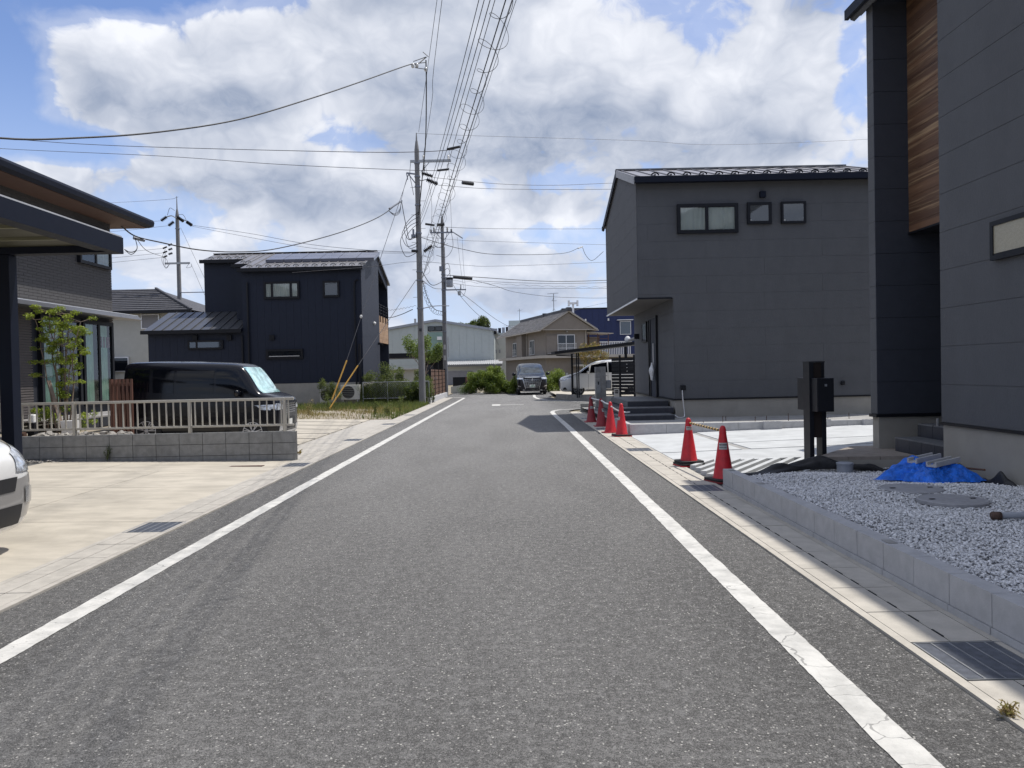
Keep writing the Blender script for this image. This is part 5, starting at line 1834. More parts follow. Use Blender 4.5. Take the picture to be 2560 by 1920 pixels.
# --- large black minivan facing the camera
L, Wd = 4.95, 1.85
hw = Wd / 2
S = [
    (0.00, .36, .60, .50, .72, .82, .70, .98, .55),
    (0.04, .24, .74, .48, .84, .90, .80, 1.06, .64),
    (0.16, .20, .80, .48, .90, .98, .86, 1.10, .72),
    (0.45, .20, .84, .50, hw, 1.05, .90, 1.15, .80),
    (0.85, .20, .86, .50, hw, 1.10, .91, 1.20, .82),
    (1.05, .20, .86, .50, hw, 1.13, .91, 1.30, .80),
    (1.45, .20, .86, .50, hw, 1.14, .91, 1.60, .76),
    (1.85, .20, .86, .50, hw, 1.14, .91, 1.82, .73),
    (2.25, .20, .86, .50, hw, 1.14, .91, 1.91, .73),
    (3.2, .20, .86, .50, hw, 1.14, .91, 1.94, .74),
    (4.4, .20, .86, .50, hw, 1.14, .91, 1.92, .73),
    (4.85, .22, .82, .50, .90, 1.14, .88, 1.88, .70),
    (4.92, .30, .74, .50, .84, 1.14, .82, 1.74, .64)]
av = Car('large black minivan with a chrome grille facing the camera down the street', 'minivan', 'car_black', S, (0.92, 3.92), 0.35, Wd, 'parked_minivan')
av.patch('windscreen', 'screen_glass', [(-1, -.78, 1.22), (-1, .78, 1.22), (-1, .69, 1.80), (-1, -.69, 1.80)], (1, 0, 0), nu=16, nv=10)
av.side('side_window', 'car_glass', [[(1.25, 1.22), (2.0, 1.22)], [(1.75, 1.66), (2.05, 1.74)]])
av.side('side_window', 'car_glass', [(2.10, 1.22), (3.1, 1.22), (3.1, 1.78), (2.12, 1.75)])
av.side('side_window', 'car_glass', [(3.18, 1.22), (4.6, 1.26), (4.5, 1.76), (3.18, 1.78)])
av.side('window_trim', 'chrome', [(1.2, 1.185), (4.6, 1.215), (4.6, 1.235), (1.25, 1.205)], nu=20, nv=1, off=0.01)
av.patch('bonnet_trim', 'chrome', [(-1, -.44, 1.03), (-1, .44, 1.03), (-1, .46, 1.075), (-1, -.46, 1.075)], (1, 0, 0), off=0.02, nu=12, nv=1)
av.patch('grille', 'black_plastic', [(-1, -.40, .38), (-1, .40, .38), (-1, .56, 1.00), (-1, -.56, 1.00)], (1, 0, 0), off=0.010, nu=12, nv=6)
for k in range(6):
    z = .46 + k * .088
    w_ = .41 + (z - .38) * .22
    av.patch('grille_bar', 'chrome', [(-1, -w_, z), (-1, w_, z), (-1, w_, z + .020), (-1, -w_, z + .020)], (1, 0, 0), off=0.02, nu=12, nv=1)
for k in range(-4, 5):
    xk = k * .105
    av.patch('grille_rib', 'chrome', [(-1, xk - .006, .46), (-1, xk + .006, .46), (-1, xk * 1.3 + .006, .98), (-1, xk * 1.3 - .006, .98)], (1, 0, 0), off=0.018, nu=1, nv=6)
for sy in (-1, 1):
    av.patch('grille_edge', 'chrome', [(-1, sy * .40, .36), (-1, sy * .425, .36), (-1, sy * .60, .99), (-1, sy * .575, .99)], (1, 0, 0), off=0.024, nu=1, nv=8)
    av.patch('headlight', 'lamp', [(-1, sy * .60, .93), (-1, sy * .90, .95), (-1, sy * .89, 1.04), (-1, sy * .52, 1.03)], (1, 0, 0), off=0.012, nu=8, nv=3)
    av.patch('fog_trim', 'chrome', [(-1, sy * .66, .50), (-1, sy * .84, .52), (-1, sy * .86, .60), (-1, sy * .80, .56)], (1, 0, 0), off=0.014, nu=4, nv=2)
    av.patch('bumper_corner', 'chrome', [(-1, sy * .42, .25), (-1, sy * .62, .25), (-1, sy * .56, .34), (-1, sy * .44, .31)], (1, 0, 0), off=0.02, nu=4, nv=2)
av.patch('bumper_trim', 'chrome', [(-1, -.44, .27), (-1, .44, .27), (-1, .44, .295), (-1, -.44, .295)], (1, 0, 0), off=0.02, nu=8, nv=1)
pl = av.patch('number_plate', 'plate', [(-1, -.165, .455), (-1, .165, .455), (-1, .165, .62), (-1, -.165, .62)], (1, 0, 0), off=0.045, nu=2, nv=1)
for (y0, y1, z0, z1) in ((-.06, .08, .575, .60), (-.13, -.10, .49, .55), (-.07, -.03, .485, .555), (-.015, .025, .485, .555), (.04, .05, .515, .525), (.065, .10, .485, .555), (.115, .145, .485, .555)):
    av.patch('plate_digit', 'ink_green', [(-1, -y1, z0), (-1, -y0, z0), (-1, -y0, z1), (-1, -y1, z1)], (1, 0, 0), off=0.050, nu=1, nv=1, parent=pl)
MB().lathe((-0.03, 0, .90), [(0.075, 0), (0.06, -0.02)], 16, 'x').build('emblem', 'chrome', av.root)
for wx in (0.92, 3.92):
    for sy in (-1, 1):
        av.wheel(wx, sy * (hw - 0.13), sy, 'chrome', 9)
mirrors(av, 1.45, 1.26, 1.02, 'car_black', 1.15)
av.root.location = (1.30, 45.6, 0.0)
av.root.rotation_euler = (0, 0, math.pi / 2 + R(1.5))

# --- white minivan under the small carport, nose to the left
L, Wd = 4.7, 1.72
hw = Wd / 2
S = [
    (0.00, .34, .48, .46, .62, .72, .60, .84, .44),
    (0.05, .24, .66, .44, .76, .82, .72, .95, .56),
    (0.25, .20, .74, .46, .83, .92, .79, 1.03, .66),
    (0.60, .20, .78, .48, hw, 1.02, .84, 1.12, .72),
    (0.95, .20, .80, .48, hw, 1.08, .85, 1.20, .74),
    (1.15, .20, .80, .48, hw, 1.10, .85, 1.34, .73),
    (1.55, .20, .80, .48, hw, 1.12, .85, 1.62, .70),
    (1.90, .20, .80, .48, hw, 1.13, .85, 1.78, .68),
    (2.35, .20, .80, .48, hw, 1.13, .85, 1.83, .68),
    (3.2, .20, .80, .48, hw, 1.13, .85, 1.85, .69),
    (4.2, .20, .80, .48, hw, 1.13, .85, 1.83, .68),
    (4.6, .22, .76, .48, .82, 1.13, .80, 1.78, .65),
    (4.67, .30, .68, .48, .76, 1.13, .74, 1.64, .6)]
wv = Car('white minivan with its nose to the left under a small dark carport', 'minivan', 'car_white', S, (0.93, 3.78), 0.33, Wd, 'parked_minivan')
wv.side('side_window', 'car_glass', [[(1.02, 1.15), (1.48, 1.16)], [(1.40, 1.42), (1.52, 1.50)]])
wv.side('side_window', 'car_glass', [[(1.54, 1.16), (2.45, 1.17)], [(1.62, 1.56), (2.43, 1.70)]])
wv.side('side_window', 'car_glass', [(2.50, 1.17), (3.42, 1.17), (3.42, 1.71), (2.50, 1.70)])
wv.side('side_window', 'car_glass', [(3.48, 1.17), (4.4, 1.22), (4.36, 1.68), (3.48, 1.71)])
wv.patch('windscreen', 'screen_glass', [(-1, -.72, 1.24), (-1, .72, 1.24), (-1, .62, 1.72), (-1, -.62, 1.72)], (1, 0, 0), nu=14, nv=8)
wv.side('sill_line', 'black_plastic', [(1.35, .27), (3.35, .27), (3.35, .31), (1.35, .31)], nu=12, nv=1)
wv.side('door_seam', 'black_plastic', [(1.44, .34), (1.452, .34), (1.462, 1.12), (1.45, 1.12)], nu=1, nv=10, off=0.004)
wv.side('door_seam', 'black_plastic', [(2.46, .34), (2.472, .34), (2.472, 1.15), (2.46, 1.15)], nu=1, nv=10, off=0.004)
wv.side('door_handle', 'chrome', [(2.24, .98), (2.42, .98), (2.42, 1.01), (2.24, 1.01)], off=0.03, nu=3, nv=1)
for sy in (-1, 1):
    wv.patch('headlight', 'lamp', [[(-.05, sy * 1, .78), (.25, sy * 1, .82), (.58, sy * 1, .98)], [(.0, sy * 1, .92), (.3, sy * 1, .98), (.62, sy * 1, 1.01)]], (0.35, -sy, 0), off=0.012, nu=10, nv=4)
    wv.patch('fog_recess', 'black_plastic', [(.0, sy, .33), (.26, sy, .33), (.16, sy, .46), (.06, sy, .42)], (0.5, -sy, 0), off=0.012, nu=4, nv=3)
wv.patch('grille', 'black_plastic', [(-1, -.6, .40), (-1, .6, .40), (-1, .56, .86), (-1, -.56, .86)], (1, 0, 0), off=0.012, nu=10, nv=5)
for k in range(3):
    wv.patch('grille_bar', 'chrome', [(-1, -.58, .70 + k * .06), (-1, .58, .70 + k * .06), (-1, .58, .72 + k * .06), (-1, -.58, .72 + k * .06)], (1, 0, 0), off=0.02, nu=10, nv=1)
for wx in (0.93, 3.78):
    for sy in (-1, 1):
        wv.wheel(wx, sy * (hw - 0.12), sy, 'steel', 6)
mirrors(wv, 1.42, 1.20, .95, 'car_white')
wv.root.location = (2.56, 39.95, 0.12)
wv.root.rotation_euler = (0, 0, R(-1))

# --- white car nose at the left edge
L, Wd = 4.0, 1.67
hw = Wd / 2
S = [
    (0.00, .30, .46, .42, .55, .62, .54, .74, .44),
    (0.04, .20, .62, .40, .70, .72, .66, .86, .54),
    (0.16, .17, .70, .42, .78, .84, .73, .95, .60),
    (0.36, .16, .74, .45, .82, .93, .78, 1.02, .64),
    (0.70, .16, .76, .48, hw, 1.0, .81, 1.09, .70),
    (0.90, .16, .76, .48, hw, 1.03, .81, 1.16, .70),
    (1.30, .16, .76, .48, hw, 1.05, .81, 1.46, .64),
    (1.65, .16, .76, .48, hw, 1.05, .81, 1.58, .62),
    (2.6, .16, .76, .48, hw, 1.05, .81, 1.61, .62),
    (3.7, .16, .76, .48, hw, 1.05, .80, 1.56, .60),
    (3.95, .22, .70, .48, .78, 1.05, .74, 1.45, .56)]
nc = Car('white car with clear headlights, only its nose showing at the left edge', 'car', 'car_white', S, (0.82, 3.3), 0.31, Wd, 'parked_car')
for sy in (-1, 1):
    nc.patch('headlight', 'lamp', [[(-.02, sy * .46, .70), (-.02, sy * .70, .69), (.12, sy * .80, .80)], [(.02, sy * .48, .86), (.12, sy * .70, .93), (.36, sy * .80, .97)]], (0.80, -sy * 0.6, 0), off=0.010, nu=12, nv=6)
    nc.patch('fog_lamp', 'chrome', [(-.0, sy * .55, .42), (-.0, sy * .69, .42), (.0, sy * .69, .56), (-.0, sy * .55, .56)], (0.9, -sy * 0.4, 0), off=0.014, nu=4, nv=4)
    nc.patch('bumper_flank', 'car_grey', [[(0, sy * .50, .30), (0, sy * .82, .32)], [(0, sy * .50, .64), (0, sy * .82, .68)]], (0.9, -sy * 0.5, 0), off=0.006, nu=10, nv=6)
nc.patch('bumper_face', 'car_grey', [(-1, -.50, .30), (-1, .50, .30), (-1, .50, .64), (-1, -.50, .64)], (1, 0, 0), off=0.006, nu=10, nv=5)
nc.patch('lower_grille', 'black_plastic', [(-1, -.46, .26), (-1, .46, .26), (-1, .50, .42), (-1, -.50, .42)], (1, 0, 0), off=0.012, nu=10, nv=3)
nc.patch('upper_grille', 'black_plastic', [(-1, -.40, .54), (-1, .40, .54), (-1, .44, .66), (-1, -.44, .66)], (1, 0, 0), off=0.012, nu=10, nv=3)
nc.patch('windscreen', 'screen_glass', [(-1, -.68, 1.14), (-1, .68, 1.14), (-1, .56, 1.50), (-1, -.56, 1.50)], (1, 0, 0), nu=12, nv=6)
nc.side('side_window', 'car_glass', [(1.3, 1.1), (3.3, 1.1), (3.2, 1.48), (1.5, 1.46)])
for wx in (0.82, 3.3):
    for sy in (-1, 1):
        nc.wheel(wx, sy * (hw - 0.10), sy, 'steel')
nc.root.location = (-4.24, 6.06, 0.02)
nc.root.rotation_euler = (0, 0, math.pi)


# ------------------------------------------------------------------ navy house with solar panels
nh = thing('house', 'two storey navy house with solar panels and a lower annex', 'house', (-10, 37, 0))
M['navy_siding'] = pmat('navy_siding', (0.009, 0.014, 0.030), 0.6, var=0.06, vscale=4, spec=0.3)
M['east_siding_lit'] = pmat('navy_siding_east_lit', (0.028, 0.033, 0.05), 0.6, var=0.06, vscale=4, spec=0.3)  # lighter copy of navy_siding: sunlight on the east gable put into the colour
NX0, NX1, NY0, NY1 = -12.6, -6.96, 36.0, 43.9
NE, NRY, NRZ = 6.54, 40.1, 7.84
def zroof(y):
    return NE + (NRZ - NE) * (y - NY0) / (NRY - NY0)
M_ = 'navy_siding'
MB().box(-17.1, NX1 - 0.02, NY0 + 0.02, NY1, 0.0, 1.15).build('foundation', 'found', nh)
prof = [(NY0 + .015, 1.1), (NY1, 1.1), (NY1, NE + 0.1), (NRY, NRZ), (NY0 + .015, NE)]
MB().prism(prof, (NX0, 0, 0), Y_, Z_, X_, NX1 - NX0 - 2.0).build('wall', M_, nh)
# east end with the balcony recess
MB().prism([(NY0 + .015, 1.1), (40.75, 1.1), (40.75, NRZ - .12), (NRY, NRZ), (NY0 + .015, NE)], (NX1 - 2.0, 0, 0), Y_, Z_, X_, 2.0 - .016).build('wall', M_, nh)
MB().prism([(40.75, 4.45), (NY1, 4.45), (NY1, 4.6), (40.75, 4.6)], (NX1 - 2.0, 0, 0), Y_, Z_, X_, 1.98).build('balcony_floor', 'soffit_grey', nh)
MB().box(NX1 - 2.0, NX1 - 1.9, 40.75, NY1, 1.1, 7.0).build('recess_wall', 'render_white', nh)
MB().box(NX1 - 0.9, NX1 - 0.85, 40.75, NY1, 1.1, 4.45).build('porch_wall', 'render_white', nh)
MB().prism([(0, 0), (1.98, 0), (1.98, .06), (0, .06)], (NX1 - 2.0, 40.751, 4.6), X_, Z_, Y_, .02).build('recess_side', 'render_white', nh)
MB().box(NX1 - 2.0, NX1 - .02, 40.752, 40.77, 1.1, 7.5).build('recess_side', 'render_white', nh)
# far post strip and gable frame
MB().prism([(NY1 - .12, 1.1), (NY1, 1.1), (NY1, NE + .1), (NY1 - .12, NE + .16)], (NX1 - 2, 0, 0), Y_, Z_, X_, 1.98).build('corner_post', M_, nh)
MB().prism([(40.76, NRZ - .75), (NY1 - .13, NE - .30), (NY1 - .13, NE + .15), (NRY + .66, NRZ - .24)], (NX1 - .10, 0, 0), Y_, Z_, X_, .08).build('gable_frame', M_, nh)
clad(nh, 'wood_panel', 'wood_balc', (NX1 - .10, 0, 0), Y_, Z_, X_, [(40.78, 3.15), (NY1 - .14, 3.15), (NY1 - .14, 4.6), (40.78, 4.6)], 1, 3.15, 0.24, .006, .08)
rl = MB()
for z in (4.75, 4.92, 5.09, 5.22):
    rl.bar((NX1 - .03, 40.8, z), (NX1 - .03, NY1 - .14, z), .025, .025)
for y in (41.0, 41.9, 42.8, 43.6):
    rl.box(NX1 - .01, NX1 + .03, y, y + .05, 4.25, 5.22)
rl.build('balcony_rail', 'black_metal', nh)
# vertical seamed cladding
clad(nh, 'siding_board', M_, (0, NY0 + .015, 0), X_, Z_, (0, -1, 0), [(NX0, 1.15), (NX1, 1.15), (NX1, NE), (NX0, NE)], 0, NX0, .345, .008, .007)
clad(nh, 'siding_board', 'east_siding_lit', (NX1 - .016, 0, 0), Y_, Z_, X_, [(NY0, 1.15), (40.74, 1.15), (40.74, NRZ - .18), (NRY, NRZ - .06), (NY0, NE - .05)], 0, NY0, .28, .010, .012)
# stepped back parts to the west
MB().prism([(37.2, 3.5), (43, 3.5), (43, 7.0), (NRY, NRZ), (37.2, zroof(37.2))], (-13.3, 0, 0), Y_, Z_, X_, .68).build('wall', M_, nh)
MB().prism([(38.6, 3.5), (43, 3.5), (43, 7.0), (NRY, NRZ), (38.6, zroof(38.6))], (-15.4, 0, 0), Y_, Z_, X_, 2.09).build('wall', M_, nh)
# annex
MB().prism([(NY0 + .01, 1.1), (38.59, 1.1), (38.59, 4.72), (NY0 + .01, 3.72)], (-17.1, 0, 0), Y_, Z_, X_, 4.49).build('annex_wall', M_, nh)
clad(nh, 'siding_board', M_, (0, NY0 + .01, 0), X_, Z_, (0, -1, 0), [(-17.1, 1.15), (-12.61, 1.15), (-12.61, 3.7), (-17.1, 3.7)], 0, -17.1, .345, .008, .007)


def seam_roof(parent, x0, x1, y0, z0, y1, z1, step, mat, guard=True, over=0.25, gz=1.0, deck='navy_metal'):
    s = vec((0, y1 - y0, z1 - z0))
    Ls = s.length
    s.normalize()
    nn = vec((1, 0, 0)).cross(s).normalized()
    O = vec((x0, y0, z0)) - s * over
    Ls += over
    W = x1 - x0
    MB().prism([(0, 0), (W, 0), (W, Ls), (0, Ls)], O - nn * .12, X_, s, nn, .118).build('roof_deck', deck, parent)
    for q in bands([(0, 0), (W, 0), (W, Ls), (0, Ls)], 0, 0, step, 0):
        u0, u1 = min(p[0] for p in q), max(p[0] for p in q)
        mb = MB()
        mb.prism([(u0, -.01), (u1 - .03, -.01), (u1 - .03, Ls), (u0, Ls)], O, X_, s, nn, .006)
        mb.prism([(u1 - .03, -.01), (u1, -.01), (u1, Ls), (u1 - .03, Ls)], O, X_, s, nn, .045)
        mb.build('roof_panel', mat, parent)
        if guard:
            snow_guard(parent, O + vec(X_) * (u1 - .015) + s * .3, X_, s, nn, s=1.35).build('snow_guard', 'steel', parent)
    MB().box(x0 - .04, x1 + .04, O.y - .12, O.y - .005, O.z - .14, O.z + .03).build('rain_gutter', 'black_metal', parent)
    return O, s, nn, Ls


O, s_, nn_, Ls_ = seam_roof(nh, NX0 - .05, NX1 + .1, NY0, NE + .05, NRY, NRZ + .05, .44, 'roof_metal')
seam_roof(nh, -13.35, -12.66, 37.2, zroof(37.2) + .05, NRY, NRZ + .05, .44, 'roof_metal')
seam_roof(nh, -15.45, -13.36, 38.6, zroof(38.6) + .05, NRY, NRZ + .05, .44, 'roof_metal')
seam_roof(nh, -17.25, -12.62, NY0, 3.77, 38.6, 4.77, .45, 'roof_dark', guard=False)
MB().bar((-15.45, NRY, NRZ + .09), (NX1 + .1, NRY, NRZ + .09), .2, .05).build('ridge_cap', 'black_metal', nh)
MB().prism([(NRY, NRZ + .05), (NY1 + .2, NE + .1), (NY1 + .2, NE + .0), (NRY, NRZ - .07)], (-15.45, 0, 0), Y_, Z_, X_, 8.59).build('rear_roof', 'roof_dark', nh)
for i in range(6):
    for j in range(2):
        w_, h_ = .86, .86
        u = .82 + i * .885
        v = 1.55 + j * .90
        mb = MB().prism([(u, v), (u + w_, v), (u + w_, v + h_ + .02), (u, v + h_ + .02)], O, X_, s_, nn_, .15)
        mb.v = [tuple(vec(p) + nn_ * 0.02) for p in mb.v]
        mb.build('solar_panel', 'solar', nh)
# windows, vents and pipes
NF = NY0
window(nh, (-11.55, NF, 5.10), X_, (0, -1, 0), 1.68, .82, fw=.10, d=.09, mull=(.23, .76), glass='glass', curtain='curtain')
window(nh, (-8.76, NF, 5.14), X_, (0, -1, 0), .77, .76, fw=.09, d=.09, glass='glass_sky')
window(nh, (-11.52, NF, 2.27), X_, (0, -1, 0), 1.74, .46, fw=.10, d=.09, glass='glass_dark')
MB().box(-11.38, -9.95, NF - .075, NF - .07, 2.38, 2.41).build('blind_edge', 'alu_white', nh)
window(nh, (-15.20, NF, 2.80), X_, (0, -1, 0), 1.66, .42, fw=.08, d=.09, mull=(.25,), glass='glass_sky')
for x, z in ((-11.33, 3.19), (-13.34, 3.21), (-14.96, 3.24)):
    MB().box(x, x + .22, NF - .12, NF, z, z + .22).build('vent_hood', 'black_metal', nh)
MB().tube([(-12.32, NF - .07, 5.9), (-12.32, NF - .07, .5)], .045, 8).build('downpipe', 'black_metal', nh)
MB().tube([(-12.62, NF - .07, 3.4), (-12.62, NF - .07, .5)], .045, 8).build('downpipe', 'black_metal', nh)
MB().tube(cr([(-7.1, NF - .06, 5.95), (-7.24, NF - .06, 5.85), (-7.28, NF - .06, 5.6)], 4) + [vec((-7.28, NF - .06, .5))], .04, 8).build('downpipe', 'black_metal', nh)
MB().tube([(-7.10, NF - .06, 2.9), (-7.10, NF - .06, .6)], .06, 8).build('pipe_cover', 'black_metal', nh)
MB().lathe((NX1 + .05, 39.0, 4.06), [(0.0, -.09), (.07, -.05), (.09, 0), (.07, .05), (0, .09)], 12).build('globe_lamp', 'white_paint', nh, smooth=True)
mb = MB().box(NX1 - .02, NX1 + .12, 40.2, 40.3, 3.0, 3.12)
mb.tube([(NX1 + .1, 40.25, 3.05), (NX1 + .28, 40.1, 2.97)], .045, 8)
mb.build('camera_light', 'black_metal', nh)


# air conditioners
def ac_unit(x0, x1, y, z0, z1, label):
    t = thing('air_conditioner', label, 'air conditioner', ((x0 + x1) / 2, y, z0), 'outdoor units at the navy house')
    MB().box(x0, x1, y, y + .32, z0, z1).build('casing', 'ac', t, bevel=.01)
    cx = x0 + (x1 - x0) * .40
    cz = (z0 + z1) / 2
    r = min((x1 - x0) * .36, (z1 - z0) * .43)
    mb = MB()
    n = 20
    mb.lathe((cx, y - .004, cz), [(r, 0.003), (r, 0.0)], n, 'y')
    f = mb.build('fan_opening', 'black_plastic', t)
    mb = MB()
    for k in range(7):
        z = cz - r + 2 * r * (k + .5) / 7
        hw_ = math.sqrt(max(0, r * r - (z - cz) ** 2))
        mb.box(cx - hw_, cx + hw_, y - .014, y - .008, z - .004, z + .004)
    mb.build('fan_guard', 'ac', t)
    for xx in (x0 + .08, x1 - .14):
        MB().box(xx, xx + .06, y + .02, y + .3, z0 - .10, z0 - .001).build('foot', 'conc_grey', t)


ac_unit(-7.90, -7.02, 35.3, .30, .98, 'beige outdoor air conditioner unit at the right corner of the navy house')
ac_unit(-8.87, -8.15, 35.3, .18, .86, 'air conditioner unit half hidden by tall weeds at the navy house')


# ------------------------------------------------------------------ wire fence, wooden fence, kerb
wf = thing('wire_fence', 'galvanised wire mesh fence overgrown with weeds', 'fence', (-5.3, 35.3, 0))
for z in (1.08, .33):
    MB().tube([(-6.86, 35.3, z), (-3.80, 35.3, z)], .021, 8).build('rail', 'steel', wf)
for x in (-6.86, -5.72, -3.80):
    MB().tube([(x, 35.3, .05), (x, 35.3, 1.09)], .025, 8).build('post', 'steel', wf)
mb = MB()
x = -6.86
while x < -3.85:
    h = .74
    x1 = min(x + .62, -3.82)
    mb.bar((x, 35.3, .34), (x1, 35.3, .34 + h * (x1 - x) / .62), .006, .006)
    x1 = min(x + .62, -3.82)
    mb.bar((x, 35.3, 1.07), (x1, 35.3, 1.07 - h * (x1 - x) / .62), .006, .006)
    x += .085
mb.build('wire_mesh', 'steel', wf)
wt = thing('wooden_fence', 'brown wooden panel fence on the pale kerb by the utility poles', 'fence', (-3.95, 41, .2))
clad(wt, 'fence_panel', 'wood_tile', (-3.96, 0, 0), Y_, Z_, X_, [(37.4, .35), (45.6, .27), (45.6, 1.60), (37.4, 1.64)], 0, 37.4, 1.02, .03, .03, split=.22, off=.2, stag=False)
MB().box(-4.02, -3.965, 37.4, 45.6, .3, 1.58).build('backing', 'room', wt)
for y in (37.35, 39.4, 41.5, 43.5, 45.62):
    MB().box(-4.0, -3.90, y - .04, y + .04, .1, 1.68).build('post', 'black_metal', wt)
for y, z in ((39.2, 1.12), (40.2, 1.12)):
    MB().box(-3.925, -3.91, y, y + .1, z, z + .1).build('knob', 'steel', wt)
kb = thing('kerb_wall', 'pale concrete kerb under the brown wooden fence', 'kerb', (-3.88, 40, 0))
for i in range(10):
    y = 35.6 + i * 1.0
    if i == 1:
        continue
    MB().box(-3.97, -3.80, y, y + .985, 0, .27).build('kerb_block', 'block_lite', kb)

# ------------------------------------------------------------------ white house behind the navy one
wh = thing('house', 'white rendered house with a dark hipped roof behind the navy house', 'house', (-25, 50, 0))
MB().box(-33, -20.0, 46.0, 56, 0, 5.45).build('wall', 'render_white', wh)
mb = MB()
ex0, ex1, ey0, ey1, ez = -33.6, -18.9, 45.3, 56.7, 5.5
A, B_ = (-23.6, 51, 7.45), (-29.5, 51, 7.45)
c = [(ex0, ey0, ez), (ex1, ey0, ez), (ex1, ey1, ez), (ex0, ey1, ez)]
mb.poly([c[0], c[1], A, B_]).poly([c[1], c[2], A]).poly([c[2], c[3], B_, A]).poly([c[3], c[0], B_])
mb.build('roof', 'roof_tile', wh)
for k in range(12):
    f0 = k / 12
    z = ez + (7.45 - ez) * f0
    y = ey0 + (51 - ey0) * f0
    xl = ex0 + (-29.5 - ex0) * f0
    xr = ex1 + (-23.6 - ex1) * f0
    MB().bar((xl + .1, y + .02, z + .03), (xr - .1, y + .02, z + .03), .05, .035).build('tile_course', 'roof_tile', wh)
MB().bar((ex0, ey0 - .03, ez - .08), (ex1, ey0 - .03, ez - .08), .1, .16).build('rain_gutter', 'black_metal', wh)
for (a, b) in ((c[1], A), (c[0], B_)):
    MB().bar(vec(a) + vec((0, 0, .06)), vec(b) + vec((0, 0, .06)), .14, .09).build('hip_ridge', 'roof_tile', wh)
window(wh, (-25.2, 46.0, 3.85), X_, (0, -1, 0), 1.05, 1.0, fw=.07, d=.10, glass='frost', mat='alu_white', back='frost')
window(wh, (-22.2, 46.0, 4.45), X_, (0, -1, 0), 1.1, .9, fw=.06, d=.10, glass='shutter', mat='alu_white')
window(wh, (-24.9, 46.0, 1.9), X_, (0, -1, 0), 1.9, .9, fw=.06, d=.12, glass='glass_dark', mat='alu_white', mull=(.5,))
MB().prism([(0, 0), (3.2, -.25), (3.2, -.33), (0, -.08)], (-26.6, 42.0, 2.75), X_, Z_, Y_, 2.6).build('lean_to_roof', 'roof_metal', wh)
MB().box(-26.4, -23.6, 44.4, 44.5, 0, 2.6).build('shed_wall', 'navy_metal', wh)

# ------------------------------------------------------------------ steel hall, sheds, far buildings
gm = thing('warehouse', 'pale green steel hall with a shallow gable roof down the street', 'warehouse', (-8, 92, 0))
GY = 92.0
prof = [(-16, 0), (-1.9, 0), (-1.9, 6.38), (-8.87, 7.60), (-16, 6.5)]
MB().prism(prof, (0, GY, 0), X_, Z_, Y_, 24).build('wall', 'gym', gm)
clad(gm, 'wall_sheet', 'gym', (0, GY - .001, 0), X_, Z_, (0, -1, 0), [(-16, 2.4), (-9.95, 2.4), (-9.95, 7.38), (-16, 6.45)], 0, -16, .9, .03, .03)
clad(gm, 'wall_sheet', 'gym', (0, GY - .001, 0), X_, Z_, (0, -1, 0), [(-8.05, 2.4), (-1.95, 2.4), (-1.95, 6.35), (-8.05, 7.42)], 0, -16, .9, .03, .03)
MB().box(-9.9, -8.08, GY - .03, GY - .002, 2.4, 6.3).build('green_panel', 'gym_green', gm)
for x in (-9.86, -8.96):
    window(gm, (x, GY - .03, 6.42), X_, (0, -1, 0), .84, .60, fw=.07, d=.09, glass='glass_dark')
MB().box(-8.75, -8.2, GY - .4, GY - .03, 5.35, 5.75).build('vent_hood', 'white_paint', gm)
mb = MB()
mb.bar((-8.9, GY + 12, 7.72), (-1.55, GY + 12, 6.40), 24.6, .28, up=(0, 0, 1))
mb.build('roof_slope', 'pvc', gm)
mb = MB()
mb.bar((-8.9, GY + 12, 7.72), (-16.4, GY + 12, 6.55), 24.6, .28, up=(0, 0, 1))
mb.build('roof_slope', 'pvc', gm)
MB().lathe((-11.5, GY + 1, 7.3), [(.14, 0), (.14, .75)], 10).build('roof_pipe', 'steel', gm)
MB().box(-1.9, -1.6, GY - .1, GY + .5, 5.9, 6.3).build('gutter_box', 'black_metal', gm)
sh = thing('shed', 'low cream garage annex with grey shutters before the steel hall', 'garage', (-4, 88, 0))
MB().box(-7.4, -1.1, 87, 91.9, -.04, 2.15).build('wall', 'render_white', sh)
for (x0, x1) in ((-7.15, -4.35), (-3.6, -1.5)):
    MB().box(x0, x1, 86.93, 87.0, 0, 1.55).build('shutter', 'shutter', sh)
mb = MB()
nc_ = 48
mb.grid(lambda u, v: vec((-7.8 + 6.9 * u, 86.4 + v * 5.4, 2.30 + .5 * v + .045 * math.sin(u * nc_ * 2 * math.pi / 1.5))), nc_ * 4, 2)
mb.build('corrugated_roof', 'alu_white', sh)
MB().box(-7.8, -.95, 86.35, 86.43, 2.05, 2.22).build('fascia', 'conc_pole', sh)
s2 = thing('shed', 'small low white annex behind the left utility pole', 'annex', (-11, 70, 0))
MB().box(-13.2, -8.0, 66, 72, 0, 1.75).build('wall', 'render_white', s2)
MB().prism([(0, 0), (5.6, 0), (5.6, .10), (0, .10)], (-13.4, 65.6, 1.76), X_, Z_, Y_, 6.6).build('roof', 'alu_white', s2)
MB().box(-10.0, -9.3, 65.95, 66.0, .8, 1.35).build('window', 'glass_dark', s2)
c2 = thing('carport', 'black flat roofed carport behind the weeds and the first pole', 'carport', (-7.4, 60, 0))
MB().box(-10.0, -5.25, 58, 63, 2.62, 2.98).build('roof', 'black_metal', c2)
for x in (-9.7, -5.6):
    MB().box(x, x + .12, 58.2, 58.32, 0, 2.61).build('post', 'black_metal', c2)
MB().box(-6.7, -5.25, 60.0, 60.1, .9, 2.6).build('side_screen', 'black_metal', c2)
MB().box(-6.6, -5.6, 55.0, 55.1, .0, 2.0).build('screen_panel', 'siding_dark', c2)

